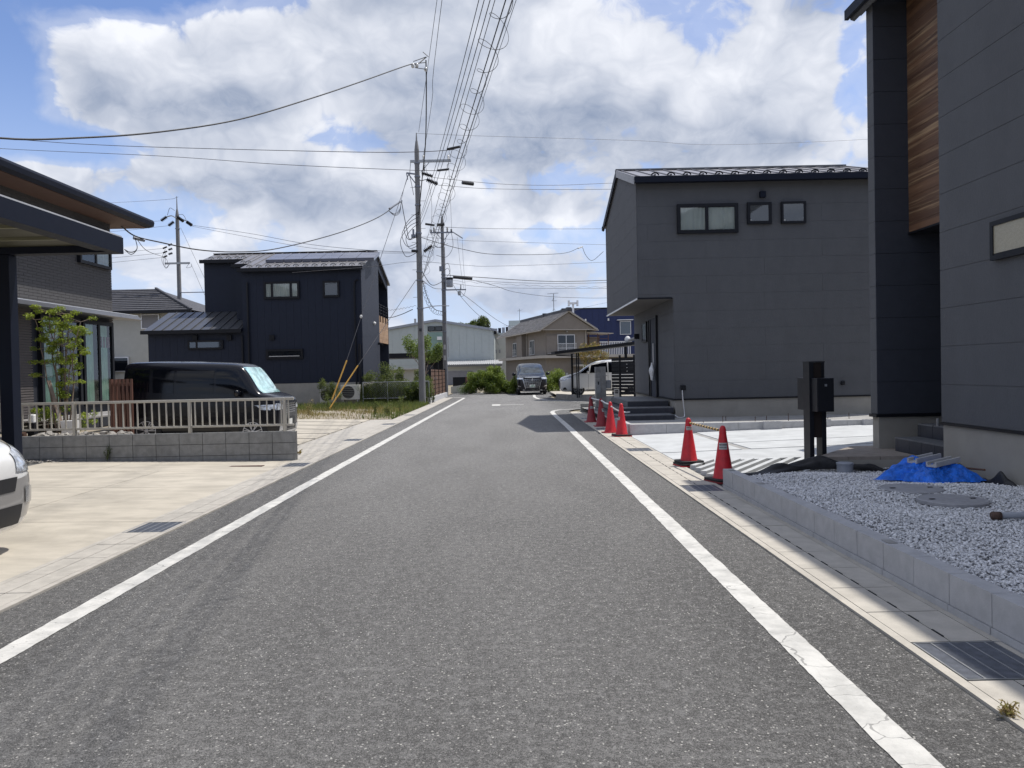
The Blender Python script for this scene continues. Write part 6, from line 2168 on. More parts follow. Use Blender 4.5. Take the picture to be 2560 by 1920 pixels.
wb = thing('building', 'white building with rooftop air units between the hall and the tiled house', 'building', (0, 100, 0))
MB().box(-2.6, 6, 100, 112, 0, 6.2).build('wall', 'render_white', wb)
MB().box(-2.7, 6, 99.9, 112, 6.2, 6.45).build('parapet', 'gym', wb)
for k in range(5):
    MB().box(-2.5 + k * .5, -2.12 + k * .5, 100.3, 101.3, 6.45, 7.0 + .06 * k).build('rooftop_unit', 'pvc' if k % 2 else 'navy_metal', wb)
for k in range(14):
    MB().box(-.2 + k * .22, -.10 + k * .22, 100.1, 100.16, 6.45, 7.4).build('rail_bar', 'alu_white', wb)
MB().box(-.1, 5.0, 104, 108, 6.45, 8.3).build('roof_house', 'gym', wb)
for k in range(2):
    MB().box(-1.95 + k * .5, -1.75 + k * .5, 99.93, 100, 3.8, 4.25).build('vent', 'shutter', wb)
tag(MB().tube([(1.4, 104.2, 8.3), (1.4, 104.2, 9.9)], .03, 6).bar((1.1, 104.2, 9.6), (1.8, 104.2, 9.75), .03).build('tv_antenna', 'wire_grey', center=True), 'small thin antenna on the flat roof behind the tiled house', 'antenna')

bb = thing('building', 'deep blue steel clad building behind the beige tiled house', 'building', (14, 100, 0))
MB().box(6.95, 22, 100, 115, 0, 9.35).build('wall', 'cobalt', bb)
clad(bb, 'wall_sheet', 'cobalt', (0, 99.999, 0), X_, Z_, (0, -1, 0), [(6.95, 2), (19, 2), (19, 9.3), (6.95, 9.3)], 0, 6.95, .8, .04, .03)
MB().box(6.9, 22, 99.9, 115, 9.35, 9.5).build('roof_edge', 'black_metal', bb)
window(bb, (14.5, 99.96, 5.9), X_, (0, -1, 0), 1.45, 1.75, fw=.06, d=.08, glass='glass_sky', back='white_paint', mat='alu_white')
MB().box(14.1, 16.2, 99.4, 99.96, 7.75, 7.85).build('window_canopy', 'alu_white', bb)
for x in (10.0, 13.0):
    MB().lathe((x, 99.85, 7.75), [(.12, 0), (.10, .3)], 8).build('wall_lamp', 'white_paint', bb)
bl = thing('balcony_rail', 'pale balcony railing in front of the deep blue building', 'railing', (13, 96, 3.2))
for k in range(18):
    MB().box(11.4 + k * .22, 11.5 + k * .22, 96, 96.05, 3.1, 4.8).build('baluster', 'alu_white', bl)
MB().box(11.3, 15.4, 95.95, 96.1, 4.8, 4.9).build('top_rail', 'alu_white', bl)

# beige tiled house: built square, then turned
bh = thing('house', 'beige rendered house with a grey tiled gable roof at the end of the street', 'house', (0, 0, 0))
H1, H2 = 2.75, 5.30
LEN = 15.0
WU = 4.15
MB().box(0, WU, 0, LEN, 2.6, H2).build('upper_wall', 'beige', bh)
MB().box(0, 10.5, 0, LEN, 0, 2.6).build('lower_wall', 'beige', bh)
MB().prism([(-.75, -.9), (10.9, -.9), (10.9, LEN + .5), (-.75, LEN + .5)], (0, 0, 2.58), X_, Y_, Z_, .26).build('canopy_slab', 'beige_lite', bh)
AP = WU / 2 + .05
ov = .75
MB().prism([(-ov + .25, H2 - .02), (WU + ov - .25, H2 - .02), (AP, 6.85)], (0, -.55, 0), X_, Z_, Y_, LEN + .9).build('gable', 'beige', bh)
for sx in (-1, 1):
    e = vec((AP + sx * (WU / 2 + ov), 0, H2 - .12))
    p = vec((AP, 0, 6.93))
    sv = (p - e)
    Lr = sv.length
    sv.normalize()
    nr = sv.cross(vec(Y_)) * (-sx)
    if nr.z < 0:
        nr = -nr
    MB().prism([(0, 0), (LEN + 1.5, 0), (LEN + 1.5, Lr), (0, Lr)], e + vec((0, -.75, 0)), Y_, sv, nr, .09).build('roof_deck', 'beige_lite', bh)
    for q in range(20):
        v0 = Lr * q / 20
        mb = MB()
        mb.prism([(0, v0), (LEN + 1.5, v0), (LEN + 1.5, v0 + Lr / 20 - .01), (0, v0 + Lr / 20 - .01)], e + vec((0, -.75, 0)) + nr * (.092 + .02 * (q % 2) * 0), Y_, sv, nr, .03)
        mb.build('tile_course', 'tile_clay', bh)
    mb = MB()
    for k in range(54):
        yy = -.7 + k * .30
        mb.bar(e + vec((0, yy, 0)) + nr * .135, e + vec((0, yy, 0)) + sv * Lr + nr * .135, .05, .035, up=tuple(nr))
    mb.build('tile_ribs', 'tile_clay', bh)
    MB().tube([tuple(e + vec((sx * .08, -.8, -.02))), tuple(e + vec((sx * .08, LEN + .8, -.02)))], .06, 8).build('rain_gutter', 'beige_lite', bh)
MB().bar((AP, -.8, 7.13), (AP, LEN + .8, 7.13), .30, .24).build('ridge_tiles', 'roof_tile', bh)
MB().bar((AP, -.9, 7.17), (AP, -.4, 7.17), .42, .34).build('ridge_end', 'roof_tile', bh)
MB().bar((AP, 6.6, 7.17), (AP, 7.0, 7.17), .42, .34).build('ridge_end', 'roof_tile', bh)
MB().box(-.45, WU + .55, -.58, -.553, H2 - .10, H2 - .02).build('gable_trim', 'beige_lite', bh)
window(bh, (1.15, -.003, 3.05), X_, (0, -1, 0), 1.75, 1.75, fw=.06, d=.08, mull=(.5,), glass='glass_dark', mat='alu_white')
mb = MB()
for z in (3.12, 3.52, 3.95):
    mb.bar((1.1, -.22, z), (3.0, -.22, z), .035)
for k in range(17):
    mb.bar((1.12 + k * .116, -.22, 3.12), (1.12 + k * .116, -.22, 3.95), .02)
mb.build('window_rail', 'alu_white', bh)
MB().box(.05, 1.1, -.12, -.002, 3.05, 4.75).build('shutter_box', 'beige', bh)
MB().box(.1, 1.15, -.25, -.002, 2.98, 3.04).build('sill', 'beige_lite', bh)
MB().lathe((2.1, -.12, 5.02), [(.09, 0), (.09, .12)], 8).build('vent', 'steel', bh)
MB().tube([(WU - .15, -.08, 5.2), (WU - .15, -.08, 2.85)], .05, 8).build('downpipe', 'beige_lite', bh)
for (y0, w_) in ((3.6, 1.5), (9.6, 2.0)):
    window(bh, (-.004, y0 + w_, 3.0), (0, -1, 0), (-1, 0, 0), w_, 1.45, fw=.07, d=.08, mull=(.33, .66), glass='glass_dark', mat='alu_white')
    mb = MB()
    for z in (3.0, 3.4, 3.7):
        mb.bar((-.3, y0 + .1, z), (-.3, y0 + w_ * .7, z), .03)
    for k in range(6):
        mb.bar((-.3, y0 + .1 + k * w_ * .12, 3.0), (-.3, y0 + .1 + k * w_ * .12, 3.7), .02)
    mb.build('window_rail', 'alu_white', bh)
MB().tube([(-.08, 6.2, 5.2), (-.08, 6.2, 2.85)], .05, 8).build('downpipe', 'beige_lite', bh)
MB().box(-.5, -.002, 6.6, 8.6, 2.85, 5.2).build('wall_bay', 'beige', bh)
# drying balcony frame to the right
mb = MB()
for z in (2.95, 3.5, 3.95, 4.4, 4.8):
    mb.bar((4.5, .6, z), (6.6, .6, z), .04)
for x in (4.5, 5.5, 6.6):
    mb.bar((x, .6, 2.85), (x, .6, 4.9), .06)
    mb.bar((x, 3, 2.85), (x, 3, 4.9), .06)
mb.build('balcony_frame', 'wood_tile', bh)
MB().prism([(0, 0), (2.8, -.12), (2.8, -.06), (0, .06)], (4.25, .3, 5.0), X_, Z_, Y_, 3.0).build('balcony_roof', 'beige_lite', bh)
MB().box(4.2, 6.6, 3.1, 3.15, 2.85, 4.7).build('balcony_back', 'beige', bh)
# entrance porch
MB().box(2.6, 6.0, -1.3, 0, 1.75, 1.93).build('porch_roof', 'beige_lite', bh)
for x in (3.3, 3.55):
    MB().box(x, x + .1, -1.1, -1.0, 0, 1.75).build('porch_post', 'alu_white', bh)
MB().box(3.8, 5.2, -.05, .0, 0, 1.7).build('porch_door', 'siding_dark', bh)
MB().box(1.9, 2.1, -.16, 0, .8, 1.15).build('meter_box', 'steel', bh)
MB().box(-.02, 0, 8, 10, .1, 1.7).build('side_door', 'brown_alu', bh)
bh.location = (3.40, 72.0, 0)
bh.rotation_euler = (0, 0, R(15))

# antenna and siren
ta = thing('tv_antenna', 'tall thin television antenna above the tiled ridge', 'antenna', (4.46, 76, 7))
MB().tube([(4.46, 76, 6.9), (4.46, 76, 9.05)], .03, 6).build('mast', 'wire_grey', ta)
mb = MB().bar((3.85, 76, 9.05), (4.95, 76, 9.12), .03)
for k in range(6):
    x = 3.9 + k * .2
    mb.bar((x, 75.7, 9.06 + k * .012), (x, 76.3, 9.06 + k * .012), .02)
mb.bar((4.25, 76, 8.35), (4.75, 76, 8.35), .03)
mb.bar((4.33, 76, 8.35), (4.46, 76, 8.7), .03)
mb.build('antenna_arm', 'wire_grey', ta)
for dx, dy in ((-.5, -.5), (.5, -.5), (0, .6)):
    MB().tube([(4.46, 76, 7.6), (4.46 + dx, 76 + dy, 6.75)], .012, 4).build('guy_wire', 'wire_grey', ta)
sr = thing('siren_mast', 'white siren mast with a boxy head behind the tiled house', 'siren mast', (7.15, 85, 0))
MB().tube([(7.15, 85, 3), (7.15, 85, 8.8)], .11, 10).build('mast', 'alu_white', sr)
MB().box(6.75, 7.55, 84.8, 85.2, 8.75, 8.95).build('arm', 'alu_white', sr)
for sx in (-1, 1):
    MB().box(7.15 + sx * .48 - .1, 7.15 + sx * .48 + .1, 84.7, 85.3, 8.55, 9.15).build('horn', 'alu_white', sr)
sd = thing('satellite_dish', 'round white satellite dish above the small carport roof', 'dish', (5.2, 35, 2.4))
mb = MB()
for j in range(1):
    mb.grid(lambda u, v: vec((5.42 + .14 * v * math.cos(u * 6.283), 35.0 + .08 * (v * v - 1) - .02, 2.80 + .17 * v * math.sin(u * 6.283))), 20, 5)
mb.build('dish', 'white_paint', sd, smooth=True)
MB().tube([(5.42, 35.0, 2.45), (5.42, 35.02, 2.8)], .02, 6).build('mast', 'steel', sd)

# small carport over the white minivan and its slatted screen
c3 = thing('carport', 'small dark sloping carport over the white minivan', 'carport', (3.8, 37, 0))
mb = MB()
mb.prism([(2.05, 37.9), (2.2, 37.4), (5.75, 33.8), (6.6, 36.5), (3.1, 41)], (0, 0, 0), X_, Y_, Z_, .001)
zf = lambda x, y: 2.26 + (x - 2.1) * .085
mb.v = [(x, y, zf(x, y) + (.12 if i >= 5 else -.02)) for i, (x, y, z) in enumerate(mb.v)]
mb.build('roof', 'black_metal', c3)
for (x, y) in ((3.20, 36.9), (3.29, 36.9)):
    MB().box(x, x + .055, y, y + .1, .1, 2.28).build('post', 'black_metal', c3)
MB().box(3.12, 3.22, 39.0, 39.1, .1, 2.28).build('post', 'black_metal', c3)
MB().bar((2.3, 37.7, 2.20), (3.3, 36.95, 2.12), .05).build('brace', 'black_metal', c3)
MB().box(5.05, 5.16, 33.5, 33.6, 1.9, 2.45).build('post', 'black_metal', c3)
s3 = thing('slat_fence', 'black horizontal slat screen beside the grey house', 'screen', (4.8, 32, .2))
MB().box(4.62, 4.70, 32.3, 32.38, .15, 2.05).build('post', 'black_metal', s3)
MB().box(5.12, 5.22, 31.6, 31.7, .15, 2.05).build('post', 'black_metal', s3)
p, q = vec((4.36, 32.7, 0)), vec((5.3, 31.55, 0))
z = .45
k = 0
while z < 2.0:
    MB().bar(p + vec((0, 0, z)), q + vec((0, 0, z)), .02, .115 if z < 1.35 else .13).build('slat', 'black_metal', s3)
    z += .142
sn = MB().box(4.42, 4.62, 31.9, 31.93, .30, .62)
t = thing('sign_stand', 'small white notice board on a black hoop stand by the slat screen', 'sign', (4.5, 31.9, .13))
MB().box(4.33, 4.55, 31.90, 31.92, .28, .62).build('board', 'sticker', t)
for z0, z1 in ((.52, .58), (.44, .50)):
    MB().box(4.37, 4.51, 31.893, 31.899, z0, z1).build('print', 'ink', t)
MB().tube([(4.30, 31.95, .13), (4.30, 31.95, .82), (4.36, 31.95, .90), (4.56, 31.95, .90), (4.60, 31.95, .82), (4.60, 31.95, .13)], .014, 6).build('stand', 'black_metal', t)

# far corner: white wall stub and mesh gate
t = thing('low_wall', 'low pale wall with a dark gate behind the second pole', 'low wall', (-3.6, 52, 0))
for k in range(4):
    MB().prism([(0, 0), (.44, 0), (.44, .52 + .05 * k), (0, .47 + .05 * k)], (-4.1 + k * .45, 52, 0), X_, Z_, Y_, .15).build('wall_block', 'render_white', t)
MB().box(-4.1, -3.2, 54, 54.1, .4, 1.1).build('gate_panel', 'black_metal', t)
MB().box(-3.2, -2.5, 54, 54.1, .4, 1.1).build('gate_panel', 'brown_alu', t)
t = thing('mesh_gate', 'dark low mesh gate left of the hedge', 'gate', (-2.6, 50.8, 0))
mb = MB()
for a, b in (((-2.95, 50.8, .05), (-2.05, 50.8, .05)), ((-2.95, 50.8, .8), (-2.05, 50.8, .8)), ((-2.95, 50.8, .05), (-2.95, 50.8, .8)), ((-2.05, 50.8, .05), (-2.05, 50.8, .8)), ((-2.5, 50.8, .05), (-2.5, 50.8, .8))):
    mb.bar(a, b, .04)
mb.build('gate_frame', 'black_metal', t)
mb = MB()
for k in range(22):
    mb.bar((-2.93 + k * .04, 50.8, .06), (-2.93 + k * .04, 50.8, .79), .012)
mb.build('mesh', 'wire_grey', t)


# ------------------------------------------------------------------ utility poles
def fins(p, q, r, n=5):
    """row of insulator sheds along p-q"""
    p, q = vec(p), vec(q)
    mb = MB()
    mb.tube([p, q], r * .45, 8)
    d = (q - p)
    for k in range(n):
        a = p + d * ((k + .3) / n)
        b = p + d * ((k + .75) / n)
        mb.tube([a, b], [r * 1.0, r * .55], 10)
    return mb


def pole(x, y, r0, r1, ztap, ztop, label, group='concrete utility poles'):
    t = thing('utility_pole', label, 'utility pole', (x, y, 0), group)
    mb = MB().tube([(x, y, -.2), (x, y, ztap)], [r0, r1], 18)
    mb.build('shaft', 'conc_pole', t, smooth='auto')
    MB().tube([(x, y, ztap + .001), (x, y, ztap + .35), (x, y, ztap + .42), (x, y, ztop)], [r1 * .98, r1 * .55, r1 * .36, .018], 12).build('pole_tip', 'conc_pole', t, smooth='auto')
    return t


def band(t, x, y, z, r, h=.07, mat='steel_dark'):
    MB().lathe((x, y, z), [(r, 0), (r + .018, .005), (r + .018, h - .005), (r, h)], 16).build('clamp_band', mat, t, smooth='auto')


p1 = pole(-4.02, 34.5, .155, .105, 11.55, 12.3, 'nearest and tallest concrete utility pole, at the left kerb by the weeds')
PX, PY = -4.02, 34.5
for z in (10.9, 10.3, 9.85, 9.02, 7.75, 6.02, 5.62, 4.36):
    band(p1, PX, PY, z, .105 + .05 * (1 - z / 12) + .004)
for k in range(9):
    z = 4.9 + k * .62
    sx = 1 if k % 2 else -1
    MB().tube([(PX + sx * .1, PY, z), (PX + sx * .32, PY, z)], .010, 6).build('step_bolt', 'steel', p1)
MB().box(-4.32, -2.48, 34.42, 34.50, 10.96, 11.07).build('crossarm', 'steel', p1)
MB().bar((-3.85, 34.4, 10.5), (-3.45, 34.4, 10.95), .03).build('arm_brace', 'steel', p1)
for x in (-3.72, -2.60):
    fins((x, 34.46, 11.07), (x, 34.46, 11.28), .055, 3).build('insulator', 'porcelain', p1)
fins((-3.70, 34.4, 10.92), (-3.68, 34.4, 10.55), .04, 4).build('insulator', 'insul', p1)
for (a, b) in (((-3.82, 34.5, 10.50), (-3.34, 34.6, 10.36)), ((-3.60, 34.5, 10.20), (-3.13, 34.7, 10.03))):
    fins(a, b, .115, 7).build('insulator', 'insul', p1)
MB().tube(cr([(-3.95, 34.5, 10.22), (-3.85, 34.5, 10.15), (-3.72, 34.5, 10.18), (-3.6, 34.5, 10.2)]), .02, 6).build('tension_link', 'steel', p1)
mb = MB().bar((-4.1, 34.5, 10.45), (-4.5, 34.45, 10.5), .06)
mb.bar((-4.45, 34.45, 10.5), (-4.12, 34.5, 10.05), .04).bar((-4.5, 34.45, 10.5), (-4.45, 34.45, 10.2), .04)
mb.build('guy_bracket', 'steel_dark', p1)
MB().tube(cr([(-4.2, 34.45, 9.5), (-4.28, 34.45, 10.0), (-4.35, 34.45, 10.4), (-4.3, 34.45, 11.0)]), .012, 5).build('jumper_wire', 'wire', p1)
# service loops of the pole
for i, (z0, w_, dz) in enumerate(((8.4, .62, .9), (8.2, .72, 1.0), (7.9, .55, .8), (8.0, .80, 1.25))):
    pts = cr([(PX + .02, 34.38, z0 + .3), (PX - w_ * .5, 34.3, z0 + .05), (PX - w_, 34.3, z0 - dz * .45), (PX - w_ * .75, 34.3, z0 - dz), (PX - w_ * .3, 34.35, z0 - dz * .95), (PX, 34.4, z0 - dz * .8)])
    MB().tube(pts, .013, 5).build('jumper_wire', 'wire', p1)
MB().tube(cr([(-4.70, 34.1, 9.15), (-4.62, 34.1, 8.6), (-4.50, 34.15, 7.9), (-4.42, 34.2, 7.5), (-4.28, 34.3, 7.55), (-4.1, 34.4, 7.7)]), .016, 5).build('jumper_wire', 'wire', p1)
mb = MB().box(-4.34, -4.12, 34.35, 34.5, 7.58, 7.72)
mb.box(-4.28, -4.2, 34.33, 34.4, 7.72, 7.95)
mb.build('cable_clamp', 'steel_dark', p1)
for (a, b, r) in (((-4.33, 34.3, 6.97), (-4.1, 34.4, 6.97), .065), ((-3.30, 34.6, 8.15), (-3.72, 34.6, 8.22), .05)):
    MB().tube([a, b], r, 8).build('wire_sleeve', 'insul', p1)
fins((-3.80, 34.5, 6.95), (-3.42, 34.5, 7.22), .12, 6).build('insulator', 'insul', p1)
MB().box(-4.08, -3.96, 34.33, 34.38, 3.35, 3.48).build('number_tag', 'ink', p1)

p2 = pole(-3.93, 46, .145, .095, 10.45, 11.05, 'second concrete utility pole down the street carrying a transformer')
for z in (9.25, 7.35, 7.15, 6.9, 6.42, 5.1, 4.45, 3.9):
    band(p2, -3.93, 46, z, .095 + .05 * (1 - z / 11) + .004)
MB().box(-4.66, -3.30, 45.88, 45.95, 9.84, 9.92).build('crossarm', 'steel_dark', p2)
MB().bar((-3.3, 45.9, 9.90), (-2.70, 45.9, 9.50), .06).build('crossarm', 'steel', p2)
MB().bar((-3.93, 45.9, 9.3), (-3.5, 45.9, 9.85), .03).build('arm_brace', 'steel_dark', p2)
MB().bar((-4.3, 45.9, 9.85), (-3.98, 45.9, 9.5), .03).build('arm_brace', 'steel_dark', p2)
for x in (-4.6, -4.42, -3.62, -3.38):
    fins((x, 45.9, 9.92), (x, 45.9, 10.2 if x in (-4.42, -3.62) else 10.08), .07, 3).build('insulator', 'insul', p2)
MB().tube([(-4.22, 45.9, 10.35), (-3.78, 45.85, 10.35)], .085, 8).build('wire_sleeve', 'insul', p2)
for pts in ([(-3.38, 45.9, 9.9), (-3.3, 45.8, 9.0), (-3.7, 45.8, 8.4), (-4.3, 45.8, 8.5)], [(-3.62, 45.9, 9.9), (-3.9, 45.8, 9.0), (-4.5, 45.85, 9.1)], [(-4.6, 45.9, 9.9), (-4.3, 45.8, 9.0), (-3.6, 45.85, 9.2)]):
    MB().tube(cr(pts), .014, 5).build('jumper_wire', 'wire_grey', p2)
tr = MB().lathe((-3.55, 45.9, 6.60), [(.19, 0), (.20, .02), (.20, .50), (.17, .56), (0, .58)], 18).build('transformer', 'pvc', p2, smooth='auto')
MB().lathe((-3.55, 45.9, 7.02), [(.205, 0), (.205, .14)], 18).build('transformer_lid', 'black_metal', p2, smooth='auto')
MB().box(-3.80, -3.76, 45.85, 45.92, 6.42, 7.2).build('hanger', 'steel_dark', p2)
MB().box(-4.05, -2.57, 45.85, 45.93, 6.39, 6.46).build('crossarm', 'steel_dark', p2)
fins((-2.88, 45.9, 6.46), (-2.88, 45.9, 6.72), .04, 3).build('insulator', 'insul', p2)
MB().lathe((-2.98, 45.9, 6.08), [(.05, 0), (.10, .05), (.10, .22), (.03, .28)], 10).build('fuse_box', 'steel', p2)
MB().tube(cr([(-2.95, 45.85, 6.1), (-2.8, 45.8, 6.0), (-2.65, 45.85, 6.2), (-2.6, 45.9, 6.4)]), .01, 5).build('jumper_wire', 'wire', p2)
MB().tube([(-3.33, 45.8, 7.17), (-2.17, 45.8, 7.06)], .085, 10).build('cable_sleeve', 'insul', p2)
for i, (z, s) in enumerate(((7.9, .35), (7.6, .25))):
    MB().tube(cr([(-3.85, 45.85, z), (-3.6, 45.8, z + .1), (-3.5, 45.8, z - .4), (-3.7, 45.8, z - .7)]), .013, 5).build('jumper_wire', 'wire', p2)
MB().box(-4.15, -3.95, 45.8, 45.9, 7.55, 7.85).build('cable_clamp', 'steel_dark', p2)
for z in (2.85, 2.2):
    MB().box(-3.99, -3.87, 45.84, 45.86, z, z + .28).build('number_tag', 'sticker', p2)
MB().tube([(-3.80, 45.86, .1), (-3.80, 45.86, 9.0)], .018, 6).build('earth_pipe', 'pvc', p2)
MB().tube([(-3.70, 45.7, 2.4), (-3.70, 45.7, 3.6)], .03, 6).build('conduit', 'steel', p2)

p3 = pole(-21.6, 50, .16, .115, 12.1, 13.35, 'small distant utility pole above the annex roof at the left')
band(p3, -21.6, 50, 11.2, .13)
MB().box(-22.45, -20.82, 49.86, 49.94, 8.9, 9.02).build('crossarm', 'steel', p3)
for (a, b) in (((-22.25, 49.9, 12.0), (-22.62, 49.9, 11.75)), ((-21.75, 49.8, 11.65), (-22.1, 49.8, 11.4)), ((-21.5, 49.8, 11.95), (-21.1, 49.8, 11.65)), ((-20.95, 49.9, 11.65), (-20.6, 49.9, 11.4))):
    fins(a, b, .12, 6).build('insulator', 'insul', p3)
MB().tube(cr([(-22.25, 49.9, 12.0), (-21.9, 49.85, 12.05), (-21.6, 49.85, 11.9), (-21.3, 49.85, 11.85), (-20.95, 49.9, 11.7)]), .035, 6).build('tension_link', 'steel', p3)
MB().tube(cr([(-22.2, 49.9, 12.1), (-22.0, 49.85, 12.55), (-21.7, 49.85, 12.4)]), .015, 5).build('jumper_wire', 'wire_grey', p3)
MB().tube(cr([(-20.95, 49.9, 11.7), (-21.15, 49.85, 12.1), (-21.5, 49.85, 12.1)]), .015, 5).build('jumper_wire', 'wire_grey', p3)
for k in range(3):
    z = 10.15 - k * .29
    fins((-21.9, 49.8, z + .05), (-22.15, 49.8, z - .03), .08, 4).build('insulator', 'insul', p3)
    MB().tube([(-22.25, 49.8, z - .12), (-22.5, 49.8, z - .22)], .055, 8).build('wire_sleeve', 'insul', p3)
for k in range(3):
    MB().tube(cr([(-22.35, 49.8, 9.9 - k * .28), (-22.6 + .1 * k, 49.8, 9.2 - k * .2), (-22.35, 49.8, 8.65), (-22.1, 49.8, 8.9)]), .012, 5).build('jumper_wire', 'wire_grey', p3)
MB().tube(cr([(-20.85, 49.9, 8.95), (-21.0, 49.8, 8.65), (-20.7, 49.8, 8.7), (-20.68, 49.8, 8.9)]), .012, 5).build('jumper_wire', 'wire_grey', p3)
MB().box(-21.5, -19.9, 49.9, 49.96, 7.02, 7.07).build('crossarm', 'steel_dark', p3)


# ------------------------------------------------------------------ wires
def wire(pts, r, label, mat='wire', smooth_n=6, n=6, name='power_cable'):
    o = MB().tube(cr(pts, smooth_n) if smooth_n else pts, r, n, cap=False).build(name, mat, center=True, smooth=True)
    return tag(o, label, 'cable')


END = (3.2, -8.6)


def road_wire(z0, zm, ze, off=0.0, y0=34.4, k=30):
    """from the first pole over the road to a pole behind the camera"""
    pts = []
    a, b = vec((-3.9 + off, y0, 0)), vec((END[0] + off, END[1], 0))
    for i in range(k + 1):
        t = i / k
        p = a.lerp(b, t)
        z = z0 * (1 - t) * (1 - 2 * t) + zm * 4 * t * (1 - t) + ze * t * (2 * t - 1)
        pts.append((p.x, p.y, z))
    return pts


for (z0, zm, ze, l) in ((8.55, 7.92, 8.7, 'left one of the three parallel wires sweeping up over the road'), (8.4, 7.60, 8.45, 'middle one of the three parallel wires sweeping up over the road'), (8.15, 7.28, 8.2, 'right one of the three parallel wires sweeping up over the road')):
    wire(road_wire(z0, zm, ze), .0075, l, smooth_n=0)
wire(road_wire(12.3, 12.45, 12.9), .008, 'thin wire rising from the tip of the first pole', smooth_n=0)
wire([(-3.72, 34.45, 11.25), (-2.6, 27.4, 11.25), (-1.9, 22.5, 11.6), (3.0, -8, 13.0)], .008, 'thin wire rising from the left insulator of the crossarm')
mess = road_wire(6.35, 6.85, 7.4, 0.0)
sp = thing('spiral_cable', 'bundle of communication cables wound with a loose spiral over the road', 'cable', (-3.9, 34.4, 6))
main = road_wire(5.80, 6.62, 6.85, 0.03, k=60)
MB().tube(main, .0095, 6, cap=False).build('main_cable', 'wire', sp, smooth=True)
for dx, dz, r in ((.07, -.05, .005), (.11, .03, .005), (.14, -.02, .0045)):
    MB().tube([(x + dx * min(1, (34.4 - y) / 6), y, z + dz) for x, y, z in main], r, 5, cap=False).build('side_cable', 'wire', sp, smooth=True)
MB().tube(road_wire(6.45, 6.90, 7.05, -.04, k=60), .006, 5, cap=False).build('messenger_wire', 'wire', sp, smooth=True)
# loose spiral round the bundle
mm = road_wire(5.95, 6.72, 6.92, 0.03, k=1200)
hel = []
ang = 0
rs2 = random.Random(3)
for i, (x, y, z) in enumerate(mm):
    if y > 34.2 or y < 2:
        continue
    s = i * (43.6 / 1200)
    per = .95
    a = 2 * math.pi * s / per
    wob = 0.5 + 0.5 * math.sin(2 * math.pi * s / 3.1)
    r = .10 + .11 * wob
    hel.append((x + .04 + r * math.cos(a), y + .30 * math.sin(a * 1.0 + 1.0) * wob, z + .01 + r * 1.05 * math.sin(a)))
MB().tube(hel, .0045, 4, cap=False).build('spiral_wire', 'wire', sp, smooth=True)
# spiral continuing from pole 1 to pole 2
dg_ = [(-3.92, 34.7, 5.7), (-3.95, 37.0, 5.1), (-3.97, 40.5, 4.85), (-3.95, 45.9, 5.12)]
wire(dg_, .016, 'black cable drooping between the first and second poles')
c2p = cr(dg_, 60)
hel = [(p.x + .10 * math.cos(i * .42), p.y, p.z - .12 + .13 * math.sin(i * .42)) for i, p in enumerate(c2p)]
wire(hel, .008, 'spiral wrapped cable between the first and second poles', smooth_n=0, n=4)
wire([(-3.9, 34.6, 6.03), (-3.92, 39, 5.95), (-3.93, 45.9, 6.95)], .018, 'thick upper cable between the first and second poles')
wire([(-3.9, 34.6, 5.65), (-3.92, 40, 5.9), (-3.93, 45.9, 6.5)], .012, 'lower straight cable between the first and second poles')

wire([(-2.83, 27.97, 13.0), (-3.1, 27.35, 12.5), (-3.33, 26.77, 12.25), (-4.51, 23.91, 10.6), (-5.44, 21.63, 9.31), (-6.56, 18.93, 7.85), (-7.51, 16.63, 6.84), (-8.25, 14.83, 6.18), (-8.84, 13.39, 5.75), (-9.6, 11.7, 5.55)], .019, 'thick twisted service cable sweeping down to the left edge of the sky')
wire([(-2.85, 28.0, 12.9), (-2.95, 28.9, 12.2), (-3.25, 31.0, 10.8), (-3.7, 33.2, 9.6), (-3.98, 34.4, 8.6)], .022, 'thick black cable hanging from the overhead clamp to the first pole')
t = thing('cable_clamp', 'pale overhead cable clamps where the service drop leaves the wire', 'clamp', (-3.0, 27.6, 12.9))
for (x, y, z, m_) in ((-3.22, 27.05, 12.33, 'porcelain'), (-3.10, 27.25, 12.42, 'porcelain'), (-2.86, 27.95, 12.55, 'porcelain')):
    MB().lathe((x, y, z), [(0, -.09), (.055, -.06), (.065, 0), (.055, .06), (0, .09)], 10).build('insulator', m_, t, smooth=True)
for q in ([(-2.83, 27.95, 13.0), (-3.2, 27.1, 12.5)], [(-2.83, 27.95, 12.8), (-3.2, 27.1, 12.42)], [(-2.83, 27.95, 12.55), (-3.15, 27.1, 12.28)], [(-2.95, 27.95, 13.18), (-2.75, 27.95, 13.0)]):
    MB().tube(q, .014, 5).build('link', 'wire', t)
wire([(-4.75, 34.1, 9.15), (-5.45, 32.2, 8.07), (-6.51, 29.31, 6.91), (-7.77, 25.85, 5.8), (-8.46, 23.96, 5.4), (-9.05, 22.34, 5.22), (-9.56, 20.93, 5.22), (-9.85, 20.2, 5.26), (-9.95, 19.7, 5.42)], .018, 'black service cable drooping from the first pole to the left house')
wire([(-4.72, 34.1, 9.2), (-4.55, 34.2, 9.9), (-4.42, 34.4, 10.4)], .008, 'short thin wire holding the service cable clamp', 'wire_grey')
t = thing('cable_clamp', 'dark clamp with wire loops left of the first pole', 'clamp', (-4.8, 34.1, 9.1))
MB().tube([(-4.70, 34.1, 9.17), (-5.1, 33.1, 8.62)], .045, 8).build('clamp_body', 'steel_dark', t)
for k in range(3):
    MB().tube(cr([(-4.72, 34.1, 9.1), (-4.78, 33.95, 8.75 - k * .06), (-4.95, 33.6, 8.5 - k * .04), (-5.15, 33.2, 8.55)]), .010, 5).build('wire_loop', 'wire', t)
t = thing('cable_clamp', 'dark cable clamp with hanging loops under the eave of the left house', 'clamp', (-9.85, 20.1, 5.25))
